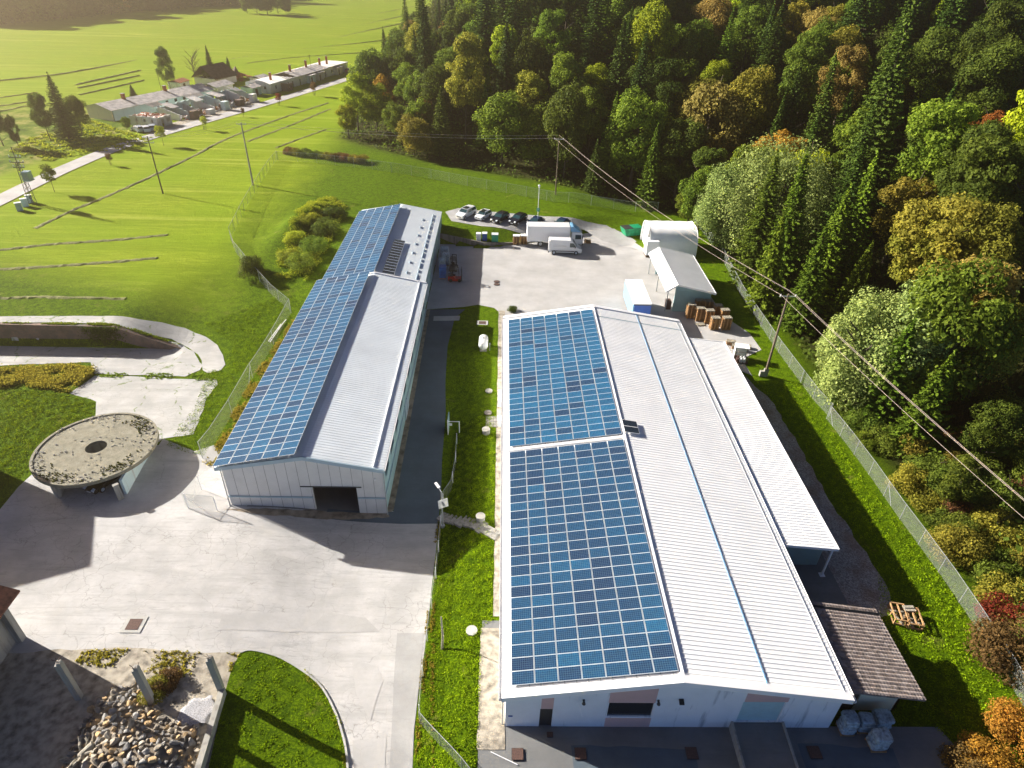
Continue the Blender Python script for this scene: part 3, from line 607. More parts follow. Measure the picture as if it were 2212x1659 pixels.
    m = W(); k = len(m.v); yy = 73.0; m.v += [(xr+0.2, yy, zr+0.075-s2*0.2), (ex1-0.2, yy, ze+0.075+s2*0.2), (ex1-0.2, yy+0.14, ze+0.12+s2*0.2), (xr+0.2, yy+0.14, zr+0.12-s2*0.2)]; m.face((k, k+1, k+2, k+3)); m.face((k+3, k+2, k+1, k)); m.build('lap_flashing', 'pale_blue_trim', r)
    m = W()
    for x in (ex0-0.10, ex1+0.10): m.box((x-0.09, ya, ze-0.18), (x+0.09, yb, ze-0.14)); m.box((x-0.10, ya, ze-0.18), (x-0.08, yb, ze+0.01)); m.box((x+0.08, ya, ze-0.18), (x+0.10, yb, ze+0.01))
    m.build('gutter', 'bright_trim', r)
    for (x, y) in ((0.72, 24.25), (0.75, 50)):
        m = W(); m.cyl((x, y, 0), (x, y, ze-0.2), 0.05); m.build('downpipe', 'galvanised', r)
    # lamps, sensor and aerial on the gable
    for px, py, dx in ((1260, 1503, 0), (1419, 1497, 0)):
        x = P(px, py, 3.4)[0]; m = W(); m.cbox((x, y0-0.05, 3.4), (0.14, 0.1, 0.1)); m.cyl((x, y0-0.2, 3.25), (x, y0-0.2, 3.45), 0.13, 0.07, 10); m.build('wall_lamp', 'dark_metal', r)
    x = P(1468, 1497, 3.5)[0]; m = W(); m.cbox((x, y0-0.18, 3.5), (0.32, 0.36, 0.10), 0, R_(20)); m.cyl((x, y0, 3.4), (x, y0-0.2, 3.45), 0.03); m.build('floodlight', 'black_rubber', r)
    x = P(1250, 1495, 3.6)[0]; m = W(); m.cyl((x, y0-0.02, 3.8), (x, y0-0.5, 3.5), 0.03); m.cyl((x-0.02, y0-0.5, 3.5), (x+0.25, y0-0.55, 2.3), 0.022); m.cyl((x-0.15, y0-0.35, 3.7), (x+0.15, y0-0.35, 3.7), 0.02); m.build('aerial', 'bright_trim', r)
    m = W(); m.cbox((x0+0.35, y0-0.02, 1.35), (0.3, 0.02, 0.14)); m.build('name_plate', 'blue_paint', r)
    # vent boxes on the left wall
    for y, z in ((58.5, 2.4), (56.5, 1.2)):
        m = W(); m.box((0.05, y, z), (0.58, y+2.2 if z > 2 else y+1.0, z+0.8)); m.build('vent_box', 'bright_trim', r)
    u = Vector((xr-ex0, 0, zr-ze)).normalized(); v = Vector((0, 1, 0)); n = u.cross(v); n = n if n.z > 0 else -n
    O = Vector((ex0, 0, ze))+u*0.68+n*0.16; g = (11.62-0.68-0.25-7*PU)/6*1.0; g = 0.055
    A = (tuple(O+v*24.35), u, v, 7, 24, g, 0.022, 0.30); B = (tuple(O+v*48.95), u, v, 7, 26, g, 0.022, 0.74)
    solar_array(r, [A, B], '')
    m = W()
    for sec, L in ((24.2, 24.0), (48.8, 26.1)):
        for c in range(7):
            for q in (0.35, 1.15):
                o = O+u*(c*(PU+g)+q)-n*0.11; m.cbox((o.x, sec+L/2, o.z), (0.05, L, 0.08))
    m.build('mounting_rail', 'galvanised', r)
    m = W()   # white capping between the two fields
    p0 = Vector((ex0, 0, ze))+u*0.3; p1 = Vector((xr, 0, zr)); k = len(m.v)
    m.v += [(p0.x, 48.42, p0.z+0.12), (p1.x, 48.42, p1.z+0.12), (p1.x, 48.80, p1.z+0.12), (p0.x, 48.80, p0.z+0.12)]; m.face((k, k+1, k+2, k+3)); m.face((k+3, k+2, k+1, k)); m.build('walkway_capping', 'bright_trim', r)
    # two black panels right of the ridge
    u2 = Vector((ex1-xr, 0, ze-zr)).normalized(); n2 = Vector((-u2.z, 0, u2.x)); n2 = n2 if n2.z > 0 else -n2
    for i in range(2):
        m = W(); panel_shape(m, Vector((xr+0.12, 49.2+i*1.0, zr+0.18)), u2, v, n2, 1.5, 0.96, 0.4); m.build('solar_panel', ['bright_trim', 'solar_black'], r, label='black solar panel on the far side of the ridge')
right_shed()
# canopy along its right side
def canopy():
    r = empty('canopy', (24.3, 37.3, 0), 0, 'long white metal canopy roof on posts along the right side of the warehouse', 'canopy')
    m = W(); rib_roof(m, 28.85, 3.62, 24.0, 4.12, 37.3, 71.6, 0.33, 0.03); m.build('roof', 'white_sheet', r)
    m = W(); m.box((28.86, 37.2, 3.45), (28.95, 71.7, 3.71)); k = len(m.v)
    for y in (37.2, 71.61):
        m.v += [(24.0, y, 3.92), (28.85, y, 3.42), (28.85, y, 3.69), (24.0, y, 4.18), (24.0, y+0.09, 3.92), (28.85, y+0.09, 3.42), (28.85, y+0.09, 3.69), (24.0, y+0.09, 4.18)]
        for q in ((0, 1, 2, 3), (7, 6, 5, 4), (3, 2, 6, 7), (0, 4, 5, 1)): m.face([k+j for j in q])
        k += 8
    m.build('edge_trim', 'bright_trim', r)
    for y in (37.5, 44.3, 51.1, 57.9, 64.7, 71.4):
        m = W(); m.cbox((28.6, y, 1.75), (0.14, 0.14, 3.6)); m.cbox((28.6, y, 0.08), (0.45, 0.45, 0.12)); m.build('post', 'bright_trim', r)
    m = W()
    for i in range(34): m.box((24.35+i*0.125, 38.6, 0), (24.35+i*0.125+0.08, 38.66, 3.4))
    m.box((24.3, 38.63, 0), (28.6, 38.70, 3.4)); m.build('end_cladding', 'teal_cladding', r)
canopy()
def tiled_leanto():
    r = empty('lean_to_shed', (24.2, 24.9, 0), 0, 'lean-to store with a weathered brown clay tile roof beside the warehouse front corner', 'lean-to')
    x0, x1, y0, y1, za, zb = 24.35, 29.7, 24.5, 31.9, 3.75, 2.85
    def zz(x): return za+(zb-za)*(x-x0)/(x1-x0)
    m = W(); nx, ny = 22, 24; dx = (x1-x0)/nx; dy = (y1-y0)/ny
    for j in range(ny):
        for i in range(nx):
            xa = x0+i*dx; sh = 0.0; y = y0+j*dy; w = random.uniform(-0.008, 0.008)
            k = len(m.v); hi, lo = 0.06+w, 0.015+w     # tiles lap along the slope, rolls across
            m.v += [(xa, y, zz(xa)+lo), (xa+dx*1.05, y, zz(xa+dx)+hi), (xa+dx*1.05, y+dy*0.5, zz(xa+dx)+hi+0.05), (xa, y+dy*0.5, zz(xa)+lo+0.05), (xa+dx*1.05, y+dy*0.93, zz(xa+dx)+hi), (xa, y+dy*0.93, zz(xa)+lo), (xa+dx*1.05, y, zz(xa+dx)-0.03), (xa+dx*1.05, y+dy*0.93, zz(xa+dx)-0.03)]
            m.face((k, k+1, k+2, k+3)); m.face((k+3, k+2, k+4, k+5)); m.face((k+1, k+6, k+7, k+4, k+2))
    k = len(m.v); m.v += [(x0, y0, za-0.02), (x1, y0, zb-0.02), (x1, y1, zb-0.02), (x0, y1, za-0.02), (x0, y0, za-0.12), (x1, y0, zb-0.12), (x1, y1, zb-0.12), (x0, y1, za-0.12)]
    for q in ((0, 1, 2, 3), (4, 7, 6, 5), (0, 4, 5, 1), (1, 5, 6, 2), (2, 6, 7, 3)): m.face([k+j for j in q])
    m.build('roof', 'clay_tile', r)
    m = W(); k = len(m.v); y = 31.3; m.v += [(x0, y, za+0.10), (x1, y, zb+0.10), (x1, y+0.16, zb+0.15), (x0, y+0.16, za+0.15)]; m.face((k, k+1, k+2, k+3)); m.face((k+3, k+2, k+1, k)); m.build('batten', 'dark_metal', r)
    m = W(); m.wall((25.9, 25.4), (28.9, 25.4), 0, 2.8, 0.2); m.wall((28.9, 25.4), (28.9, 31.4), 0, 2.45, 0.2); m.wall((24.2, 31.4), (28.9, 31.4), 0, 2.5, 0.2); m.build('wall', 'cream_plaster', r)
    m = W(); m.box((24.2, 25.5, 0), (25.88, 25.58, 2.6)); m.build('door', 'dark_wood', r)
tiled_leanto()
m = W(); x = P(1587, 1557, 0.8)[0]; xb = P(1672, 1557, 0.8)[0]; k = 0
m.v = [(16.7, 24.08, -0.1), (20.1, 24.08, -0.1), (20.1, 14, -0.1), (16.7, 14, -0.1), (16.7, 24.08, 0.74), (20.1, 24.08, 0.74), (20.1, 14, 0.075), (16.7, 14, 0.075)]
for q in ((4, 7, 6, 5), (0, 3, 7, 4), (1, 5, 6, 2), (3, 2, 6, 7), (0, 4, 5, 1)): m.face(q)
r = empty('loading_ramp', (18.4, 22, 0), 0, 'dark stained concrete ramp rising to the closed roller door', 'ramp'); m.build('deck', 'apron_asphalt', r)
m = W()
for xx in (16.55, 20.1): 
    k = len(m.v); m.v += [(xx, 24.07, -0.1), (xx+0.15, 24.07, -0.1), (xx+0.15, 14, -0.1), (xx, 14, -0.1), (xx, 24.07, 0.88), (xx+0.15, 24.07, 0.88), (xx+0.15, 14, 0.20), (xx, 14, 0.20)]
    for q in ((4, 7, 6, 5), (0, 3, 7, 4), (1, 5, 6, 2), (3, 2, 6, 7), (0, 4, 5, 1)): m.face([k+j for j in q])
m.build('ramp_kerb', 'old_concrete', r)
# ------------------------------------------------------------------ left-hand hall
def left_hall():
    r = empty('industrial_hall', (-25.5, 45.75, -1.5), 0, 'long grey clad hall with a dark open doorway and solar panels on one slope', 'hall')
    x0, x1, y0, ym, y1 = -25.5, -10.68, 45.75, 84.7, 116.8; ze, zr, xr = 4.75, 6.15, -17.6; zb = -1.7
    s1 = (zr-ze)/(xr-x0); s2 = (zr-ze)/(x1-xr)
    def top(u): x = x0+u; return (ze+s1*(x-x0) if x < xr else zr-s2*(x-xr))-0.08
    dx0, dx1 = P(684, 1111, -1.5)[0], P(778, 1108, -1.5)[0]
    op = (dx0-x0, dx1-x0, -1.6, 1.95)
    m = W(); m.wall((x0, y0), (x1, y0), zb, 0, 0.2, [op], top); m.build('front_wall', 'grey_cladding', r)
    m = W()   # cladding joints
    for i in range(1, 15):
        u = i*1.0-0.05
        if u > x1-x0-0.1: break
        lo = 1.98 if op[0]-0.05 < u < op[1]+0.05 else zb+0.2
        m.box((x0+u-0.012, y0-0.008, lo), (x0+u+0.012, y0+0.01, top(u)-0.1))
    m.build('cladding_joint', 'dark_metal', r)
    m = W(); zbelt = 0.62
    m.box((x0-0.12, y0-0.10, zbelt-0.07), (dx0-0.05, y0-0.003, zbelt+0.07)); m.box((dx1+0.05, y0-0.10, zbelt-0.07), (x1+0.12, y0-0.003, zbelt+0.07)); m.box((x1+0.003, y0+0.2, zbelt-0.07), (x1+0.12, ym, zbelt+0.07))
    m.box((x0-0.12, y0-0.05, -1.42), (dx0-0.05, y0-0.004, -1.30)); m.build('belt_rail', 'pale_blue_trim', r)
    m = W(); m.box((dx0-1.1, y0-0.08, 1.97), (dx1+0.5, y0-0.005, 2.05)); m.build('door_track', 'dark_metal', r)
    # interior behind the opening
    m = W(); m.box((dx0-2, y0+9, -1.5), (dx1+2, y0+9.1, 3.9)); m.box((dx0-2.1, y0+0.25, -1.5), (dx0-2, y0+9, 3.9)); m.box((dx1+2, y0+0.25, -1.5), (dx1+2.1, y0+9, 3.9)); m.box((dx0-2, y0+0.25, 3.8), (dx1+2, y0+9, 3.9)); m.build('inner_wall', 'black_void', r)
    # long walls
    m = W(); win = []
    for i in range(11): win.append((1.2+i*3.45, 3.4+i*3.45, 1.9, 3.4))
    m.wall((x1, y0+0.21), (x1, ym), zb, ze-0.05, 0.2, [w for w in win]); m.build('right_wall', 'teal_cladding', r)
    for w in win:
        m = W(); m.box((x1-0.13, y0+0.21+w[0]+0.003, w[2]), (x1-0.09, y0+0.21+w[1]-0.003, w[3])); q = m.build('window', 'window_dark', r)
        m = W(); m.box((x1-0.085, y0+0.21+(w[0]+w[1])/2-0.03, w[2]+0.005), (x1-0.05, y0+0.21+(w[0]+w[1])/2+0.03, w[3]-0.005)); m.build('mullion', 'dark_metal', q)
    m = W(); m.box((x0, y0+0.2, zb), (x0+0.2, ym, ze-0.05)); m.box((x0, ym+0.01, zb), (x0+0.25, y1, 3.8)); m.build('left_wall', 'grey_cladding', r)
    m = W(); m.box((x1-0.45, ym+0.01, -0.6), (x1-0.2, y1, 3.8)); m.box((x0+0.3, y1-0.2, -0.6), (x1-0.46, y1, 3.8)); m.build('rear_wall', 'teal_cladding', r)
    m = W()
    for y in (88.4, 95.2, 102, 109): m.box((x1-0.195, y, -0.1), (x1-0.12, y+2.8, 2.9))
    m.build('side_door', 'pale_blue_trim', r)
    # near roof
    ya, yb = y0-0.55, ym+0.15; a0, a1 = x0-0.25, x1+0.32; za0 = ze-s1*0.25; za1 = ze-s2*0.32
    m = W(); rib_roof(m, a0, za0, xr, zr, ya, yb, 0.37); rib_roof(m, a1, za1, xr, zr, ya, yb, 0.37); m.build('roof', 'silver_sheet', r)
    # far roof, a step lower
    fe, fr = 3.95, 5.25; b0, b1 = x0-0.0, x1-0.10; fxr = -18.0
    m = W(); rib_roof(m, b0, fe, fxr, fr, ym+0.16, y1+0.3, 0.37); rib_roof(m, b1, fe, fxr, fr, ym+0.16, y1+0.3, 0.37); m.build('far_roof', 'silver_sheet', r)
    m = W()   # gable trims
    def trim(y, e0, z0, xm, zm, e1, z1, lo=0.30, hi=0.09, t=0.16):
        for (xa, za, xb, zb_) in ((e0, z0, xm, zm), (xm, zm, e1, z1)):
            k = len(m.v); m.v += [(xa, y, za-lo), (xb, y, zb_-lo), (xb, y, zb_+hi), (xa, y, za+hi), (xa, y+t, za-lo), (xb, y+t, zb_-lo), (xb, y+t, zb_+hi), (xa, y+t, za+hi)]
            for q in ((0, 1, 2, 3), (7, 6, 5, 4), (3, 2, 6, 7), (0, 4, 5, 1), (0, 3, 7, 4), (1, 5, 6, 2)): m.face([k+j for j in q])
    trim(ya-0.17, a0, za0, xr, zr, a1, za1); m.build('front_verge', 'pale_blue_trim', r)
    m = W(); trim(yb+0.01, a0, za0, xr, zr, a1, za1, 0.45, 0.14, 0.22); m.build('step_flashing', 'bright_trim', r)
    m = W(); z = za1+s2*0.95; m.box((a1-0.98, ya+0.2, z+0.02), (a1-0.93, yb-0.1, z+0.13)); m.build('snow_guard', 'bright_trim', r)
    m = W(); m.box((a1+0.0, ya, za1-0.14), (a1+0.14, yb, za1-0.10)); m.box((a1+0.13, ya, za1-0.14), (a1+0.16, yb, za1+0.03)); m.build('gutter', 'bright_trim', r)
    m = W(); yy = 88.0; s3 = (fr-fe)/(b1-fxr)
    for i in range(7):   # short guards on the far roof
        for k2, L in ((0, 1.9), (2.4, 1.0)):
            y = 87.2+i*4.0+k2; x = b1-1.35; zt = fe+s3*1.35; m.box((x-0.03, y, zt), (x+0.03, y+L, zt+0.16))
        y = 88.6+i*3.7; x = b1-2.9; zt = fe+s3*2.9; m.box((x-0.03, y, zt), (x+0.03, y+0.8, zt+0.16))
    m.build('snow_catcher', 'pale_blue_trim', r)
    for x, y in ((x1+0.14, y0-0.12), (x0-0.10, y0-0.10)):
        m = W(); m.cyl((x, y, -1.5), (x, y, zbelt), 0.07); m.cyl((x, y, zbelt+0.08), (x, y+0.1, 4.1), 0.06); m.build('downpipe', 'galvanised', r)
    for y in (60.5,):
        m = W(); m.box((x1+0.005, y, -1.3), (x1+0.10, y+1.3, 0.9)); m.box((x1+0.005, y+1.5, -1.3), (x1+0.10, y+2.8, 0.9)); m.build('side_door', 'pale_blue_trim', r)
    m = W(); m.cbox((x1-0.7, y0-0.10, 3.1), (0.14, 0.12, 0.12)); m.build('camera', 'bright_trim', r)
    # panels
    v = Vector((0, 1, 0))
    u = Vector((xr-a0, 0, zr-za0+0.30)).normalized(); n = u.cross(v); n = n if n.z > 0 else -n
    O = Vector((a0-0.05, 0, za0))+Vector((0, 0, 0.26)); g = 0.07
    u2 = Vector((fxr-b0, 0, fr-fe+0.25)).normalized()
    O2 = Vector((b0-0.1, 0, fe+0.28))
    secs = [(tuple(O+v*(45.0)), u, v, 5, 40, g, 0.022, 0.55), (tuple(O2+v*85.8), u2, v, 5, 30, g*0.9, 0.022, 0.62)]
    solar_array(r, secs, '')
    m = W()
    for c in range(5):
        for q in (0.3, 1.15):
            o = O+u*(c*(PU+g)+q)-n*0.05; m.cbox((o.x, 64.9, o.z), (0.045, 39.6, 0.07))
            for y in (45.25, 55, 65, 75, 84.5): m.box((o.x-0.03, y-0.03, o.z-0.28), (o.x+0.03, y+0.03, o.z))
            o = O2+u2*(c*(PU+g)+q)-n*0.05; m.cbox((o.x, 101.2, o.z), (0.045, 29.8, 0.07))
    m.build('mounting_rail', 'galvanised', r)
    u3 = Vector((b1-fxr, 0, fe-fr)).normalized(); n3 = Vector((-u3.z, 0, u3.x)); m = W()
    for i in range(13): panel_shape(m, Vector((fxr+1.0, 86.9+i*1.0, fr+0.06)), u3, v, n3, 1.75, 0.96, random.random()); 
    m.build('black_solar_strip', ['bright_trim', 'solar_black'], r, label='single strip of black solar panels right of the ridge')
left_hall()
# ------------------------------------------------------------------ shed, tent, skip at the back yard
def store_shed():
    r = empty('storage_shed', (28, 94, 0), 0, 'open-fronted storage shed with a white corrugated roof and pale teal end wall', 'shed')
    c = [P(*q, z) for q, z in (((1402, 548), 3.3), ((1442, 632), 3.3), ((1548, 628), 3.3), ((1495, 545), 3.3), ((1430, 540), 4.7), ((1470, 623), 4.7))]
    xa, xb = 24.5, 31.9; ya, yb = 86.4, 100.6; xr, ze, zr = 26.1, 3.4, 4.6
    m = W(); rib_roof(m, xa, ze+0.1, xr, zr, ya, yb, 0.3, 0.04); rib_roof(m, xb, ze-0.1, xr, zr, ya, yb, 0.3, 0.04); m.build('roof', 'white_sheet', r)
    m = W()
    for y in (ya-0.08, yb):
        for (p, q) in (((xa, ze+0.1), (xr, zr)), ((xr, zr), (xb, ze-0.1))):
            k = len(m.v); m.v += [(p[0], y, p[1]-0.2), (q[0], y, q[1]-0.2), (q[0], y, q[1]+0.08), (p[0], y, p[1]+0.08), (p[0], y+0.08, p[1]-0.2), (q[0], y+0.08, q[1]-0.2), (q[0], y+0.08, q[1]+0.08), (p[0], y+0.08, p[1]+0.08)]
            for f in ((0, 1, 2, 3), (7, 6, 5, 4), (3, 2, 6, 7), (0, 4, 5, 1)): m.face([k+j for j in f])
    m.box((xb-0.02, ya, ze-0.3), (xb+0.06, yb, ze-0.05)); m.build('edge_trim', 'bright_trim', r)
    m = W(); w0 = 26.0
    for i in range(26): m.box((w0+i*0.21, ya+0.42, 0), (w0+i*0.21+0.13, ya+0.5, 3.35))
    m.wall((w0, ya+0.5), (31.4, ya+0.5), 0, 0, 0.1, [], lambda u: 4.5-(4.5-3.3)*(u/5.6)); m.wall((31.4, ya+0.5), (31.4, yb-0.5), 0, 3.3, 0.1); m.wall((w0, yb-0.5), (31.4, yb-0.5), 0, 3.3, 0.1); m.build('wall', 'teal_cladding', r)
    for y in (86.8, 93.5, 100.2): m = W(); m.cbox((24.9, y, 1.7), (0.14, 0.14, 3.4)); m.build('post', 'galvanised', r)
    m = W(); m.box((25.2, 87.4, 0), (25.9, 88.6, 1.3)); m.build('shelf_rack', 'rust', r)
store_shed()
def tent():
    r = empty('tunnel_tent', (30.5, 112, 0), 0, 'white rounded storage tent at the edge of the back yard', 'tent')
    y0, y1, x0, x1 = 107.6, 115.6, 26.2, 34.6; hh = 4.6
    def arch(n=20):
        out = []
        for i in range(n+1):
            t = PI*i/n; out.append(((y0+y1)/2-(y1-y0)/2*math.copysign(abs(math.cos(t))**0.55, math.cos(t)), hh*(math.sin(t)**0.75)))
        return out
    a = arch(); m = W(); m.smooth = True; n = len(a)
    nx = 9
    for i in range(nx):
        x = x0+(x1-x0)*i/(nx-1)
        for y, z in a: m.v.append((x, y, z*(1 if i % 2 == 0 else 0.985)))
    for i in range(nx-1):
        for j in range(n-1): k = i*n+j; m.face((k, k+1, k+n+1, k+n))
    m.build('cover', 'white_tarp', r)
    m = W(); m.poly([(x1, y, z) for y, z in a]); m.build('end_panel', 'white_tarp', r)
    m = W(); b = [(y, z) for y, z in a if y > (y0+y1)/2-1.0]; m.poly([(x0+0.3, y, z) for y, z in b]+[(x0+0.3, (y0+y1)/2-1, 0)]); m.box((x0-0.6, y0-0.6, 0.5), (x0+1.5, y0+1.6, 3.0)); m.build('door_flap', 'white_tarp', r)
    m = W()
    for x in (x0, x1): m.tube([(x, y, z) for y, z in a], 0.06)
    m.build('frame', 'bright_trim', r)
    m = W(); m.box((x0-0.5, y0-0.5, 0), (x0+1.4, y0+1.5, 0.49)); m.build('base_block', 'dark_wood', r)
tent()
def skip():
    p = G(1362, 507); r = empty('skip', p, R_(18), 'green metal skip with sloping ends and a dark lid on the grass by the tent', 'skip')
    m = MB(); m.extr([(-1.4, 0.15), (1.4, 0.15), (1.9, 1.55), (-1.9, 1.55)], 'y', -0.95, 0.95); m.build('body', 'skip_green', r)
    m = MB(); m.box((-1.85, -0.98, 1.56), (-0.1, 0.98, 1.64)); m.build('lid', 'black_rubber', r); m = MB(); m.box((-0.08, -0.98, 1.56), (1.88, 0.98, 1.63)); m.build('lid', 'skip_green', r)
    for x in (-1.1, 1.1): m = MB(); m.cyl((x, -0.9, 0.1), (x, 0.9, 0.1), 0.12); m.build('roller', 'black_rubber', r)
    m = MB()
    for x in (-1.2, -0.4, 0.4, 1.2): m.box((x-0.05, -1.0, 0.3), (x+0.05, -0.951, 1.5))
    m.build('rib', 'skip_green', r)
skip()
# retaining wall behind the hall
m = W(); bw = [(-10.9, 111.9), (-2.9, 110.2), (2.5, 111.95)]; hs = [1.75, 0.9, 0.3]
for (a, b), (h0, h1) in zip(zip(bw[:-1], bw[1:]), zip(hs[:-1], hs[1:])):
    L = math.hypot(b[0]-a[0], b[1]-a[1]); m.wall(a, b, -0.2, 0, 0.3, [], (lambda h0, h1, L: lambda u: h0+(h1-h0)*u/L)(h0, h1, L))
solo(m, 'retaining_wall', 'stained_concrete', 'dark stained retaining wall below the parking bays, tapering from the hall corner', 'wall')
kerb('kerb_line', [(2.6, 112.0), (9, 114.35), (14.6, 117.6), (15.6, 118.9)], 0.18, 0.18, 'old_concrete', 'low kerb edging the grass bank behind the box truck', 'kerb')
# pit wall on the left
m = W(); f = W()
tp = [(-95, 2.55), (-66, 2.55), (-55, 2.5), (-50.2, 2.45), (-41.9, -0.35)]
for a, b in zip(tp[:-1], tp[1:]):
    ya = float(interp(PITW, a[0]))-0.28; yb = float(interp(PITW, b[0]))-0.28; L = math.hypot(b[0]-a[0], yb-ya)
    m.wall((a[0], ya), (b[0], yb), -0.9, 0, 0.55, [], (lambda z0, z1, L: lambda u: z0+(z1-z0)*u/L)(a[1], b[1], L))
m.build('pit_wall', 'old_brick'); o = bpy.data.objects['pit_wall']; tag(o, 'old brick retaining wall with ivy beside the sunken concrete court', 'wall'); o.name = 'brick_wall'
# ------------------------------------------------------------------ round concrete shelter
def kiosk():
    cx, cy, zt = -40.75, 51.6, 1.62; R1 = 5.75
    r = empty('round_shelter', (cx, cy, -0.6), 0, 'round concrete canopy with a hole in the middle, littered with moss and rubble', 'shelter')
    m = MB(); n = 72; hr = 1.0; ofs = 0.0
    prof = [(hr, 1.87), (hr, 2.18), (R1-0.28, 2.16), (R1-0.26, 2.26), (R1, 2.26), (R1, 1.87)]
    for i in range(n):
        t = 2*PI*i/n; m.v += [(a*math.cos(t), a*math.sin(t), z+(0.0 if a < 2 else 0.02*math.sin(5*t))) for a, z in prof]
    q = len(prof)
    for i in range(n):
        j = (i+1) % n
        for k in range(q): l = (k+1) % q; m.face((i*q+k, j*q+k, j*q+l, i*q+l))
    m.build('roof_slab', 'mossy_concrete', r)
    for px, py, w, ang in ((262, 1078, 0.35, 0), (128, 1074, 0.35, 0), (318, 975, 0.3, 0)):
        x, y, z = P(px, py, -0.6); m = MB(); m.cbox((x-cx, y-cy, 0.95), (w, w+0.15, 1.9), math.atan2(y-cy, x-cx)); m.build('column', 'old_concrete', r)
    def fin(p0, p1, th=0.25):
        a = P(*p0, -0.6); b = P(*p1, -0.6); mm = MB(); mm.wall((a[0]-cx, a[1]-cy), (b[0]-cx, b[1]-cy), 0, 1.86, th); return mm
    fin((275, 1068), (322, 985)).build('side_wall', 'mint_plaster', r); fin((128, 1074), (160, 1035)).build('side_wall', 'old_concrete', r); fin((110, 1010), (300, 948)).build('back_wall', 'old_concrete', r)
    m = MB(); rs = random.Random(3)
    for i in range(520):   # loose rubble and moss cushions on the slab
        t = rs.uniform(0, 2*PI); a = rs.choice([rs.uniform(4.2, 5.65), rs.uniform(4.9, 5.7), rs.uniform(1.3, 5.5)])
        if (math.sin(t*1.5+0.7)+math.sin(4*t)) < 0.1 and rs.random() < 0.75: continue
        s = rs.uniform(0.03, 0.11); m.cbox((a*math.cos(t), a*math.sin(t), 2.20+s*0.3+(0.09 if a > R1-0.28 else 0)), (s*rs.uniform(1, 2.2), s*rs.uniform(0.6, 1.2), s*0.7), rs.uniform(0, 3), rs.uniform(-0.3, 0.3))
    m.build('rubble', 'stone_1', r, kind='stuff')
    m = MB()
    for i in range(320):
        t = rs.choice([rs.gauss(4.4, 0.25), rs.gauss(5.6, 0.22), rs.gauss(0.9, 0.3)]); a = rs.uniform(4.0, 5.6); s = rs.uniform(0.04, 0.12)
        m.cbox((a*math.cos(t), a*math.sin(t), 2.2+s*0.3), (s, s, s), rs.uniform(0, 3), rs.uniform(-.5, .5))
    m.build('moss_cushions', 'leaf_olive', r, kind='stuff')
kiosk()
# concrete columns and low wall round the stone heap
for (b, lean, lab) in (((172, 1508), 0.0, 'old square concrete column in the shade, leftmost of the three stumps'), ((330, 1518), 0, 'pale concrete column with broken rebar on top, beside the bush on the stone heap'), ((481, 1497), 0, 'tall concrete column standing on the end of the low wall')):
    x, y, z = G(*b); r = empty('concrete_column', (x, y, z-0.1), R_(10), lab, 'column', None); h = 4.3
    m = MB(); m.cbox((0, 0, h/2), (0.42, 0.42, h)); m.cbox((0.06, 0, h+0.09), (0.26, 0.36, 0.22)); m.build('shaft', 'old_concrete', r, bevel=0.02)
    m = MB()
    for i in range(6): m.cyl((random.uniform(-.15, .15), random.uniform(-.15, .15), h+0.1), (random.uniform(-.35, .35), random.uniform(-.35, .35), h+0.45), 0.015)
    m.build('rebar', 'rust', r)
a = G(478, 1500); b = G(400, 1760); m = W(); m.wall(a[:2], b[:2], H(*a[:2])-0.3, H(*a[:2])+0.75, 0.4); solo(m, 'low_wall', 'old_concrete', 'low concrete wall between the stone heap and the grass plot', 'wall')
# stones of the heap: single boulders
HEAP = [(120, 1700), (150, 1620), (175, 1570), (200, 1520), (240, 1490), (300, 1478), (335, 1520), (370, 1555), (440, 1565), (438, 1600), (415, 1690), (400, 1760), (100, 1760)]
hp = [Vector(G(*q)[:2]) for q in HEAP]
def inpoly(x, y, poly):
    r = False; j = len(poly)-1
    for i in range(len(poly)):
        if (poly[i][1] > y) != (poly[j][1] > y) and x < (poly[j][0]-poly[i][0])*(y-poly[i][1])/(poly[j][1]-poly[i][1])+poly[i][0]: r = not r
        j = i
    return r
def rock_mesh(seed, mat):
    rs = random.Random(seed); bm = bmesh.new(); bmesh.ops.create_icosphere(bm, subdivisions=2, radius=1)
    pl = [(Vector((rs.gauss(0, 1), rs.gauss(0, 1), rs.gauss(0, 1))).normalized(), rs.uniform(0.38, 0.78)) for _ in range(10)]
    for v in bm.verts:
        for n, d in pl:
            e = v.co.dot(n)-d
            if e > 0: v.co -= n*e*0.95
        v.co.x *= 1.25; v.co.z *= 0.8
    me = bpy.data.meshes.new('boulder'); bm.to_mesh(me); bm.free(); me.materials.append(M[mat]); return me
rocks = [rock_mesh(i, 'stone_%d' % (i % 4)) for i in range(16)]
def heap_h(x, y):
    d = min(((Vector((x, y))-(a+(b-a)*max(0, min(1, (Vector((x, y))-a).dot(b-a)/(b-a).length_squared)))).length) for a, b in zip(hp, hp[1:]+hp[:1]))
    return min(1.1, d*0.42)
cells = []; x = min(p.x for p in hp)
ymin = min(p.y for p in hp); rs = random.Random(11)
cand = [(rs.uniform(min(p.x for p in hp), max(p.x for p in hp)), rs.uniform(ymin, max(p.y for p in hp))) for _ in range(9000)]
placed = []
for (x, y) in cand:
    if not inpoly(x, y, hp): continue
    s = rs.choice([0.17, 0.2, 0.23, 0.26, 0.30]); 
    if any((x-a)**2+(y-b)**2 < ((s+c)*0.78)**2 for a, b, c in placed): continue
    if proj((x, y, 0))[1] > 1705: continue
    placed.append((x, y, s))
placed = placed[:290]
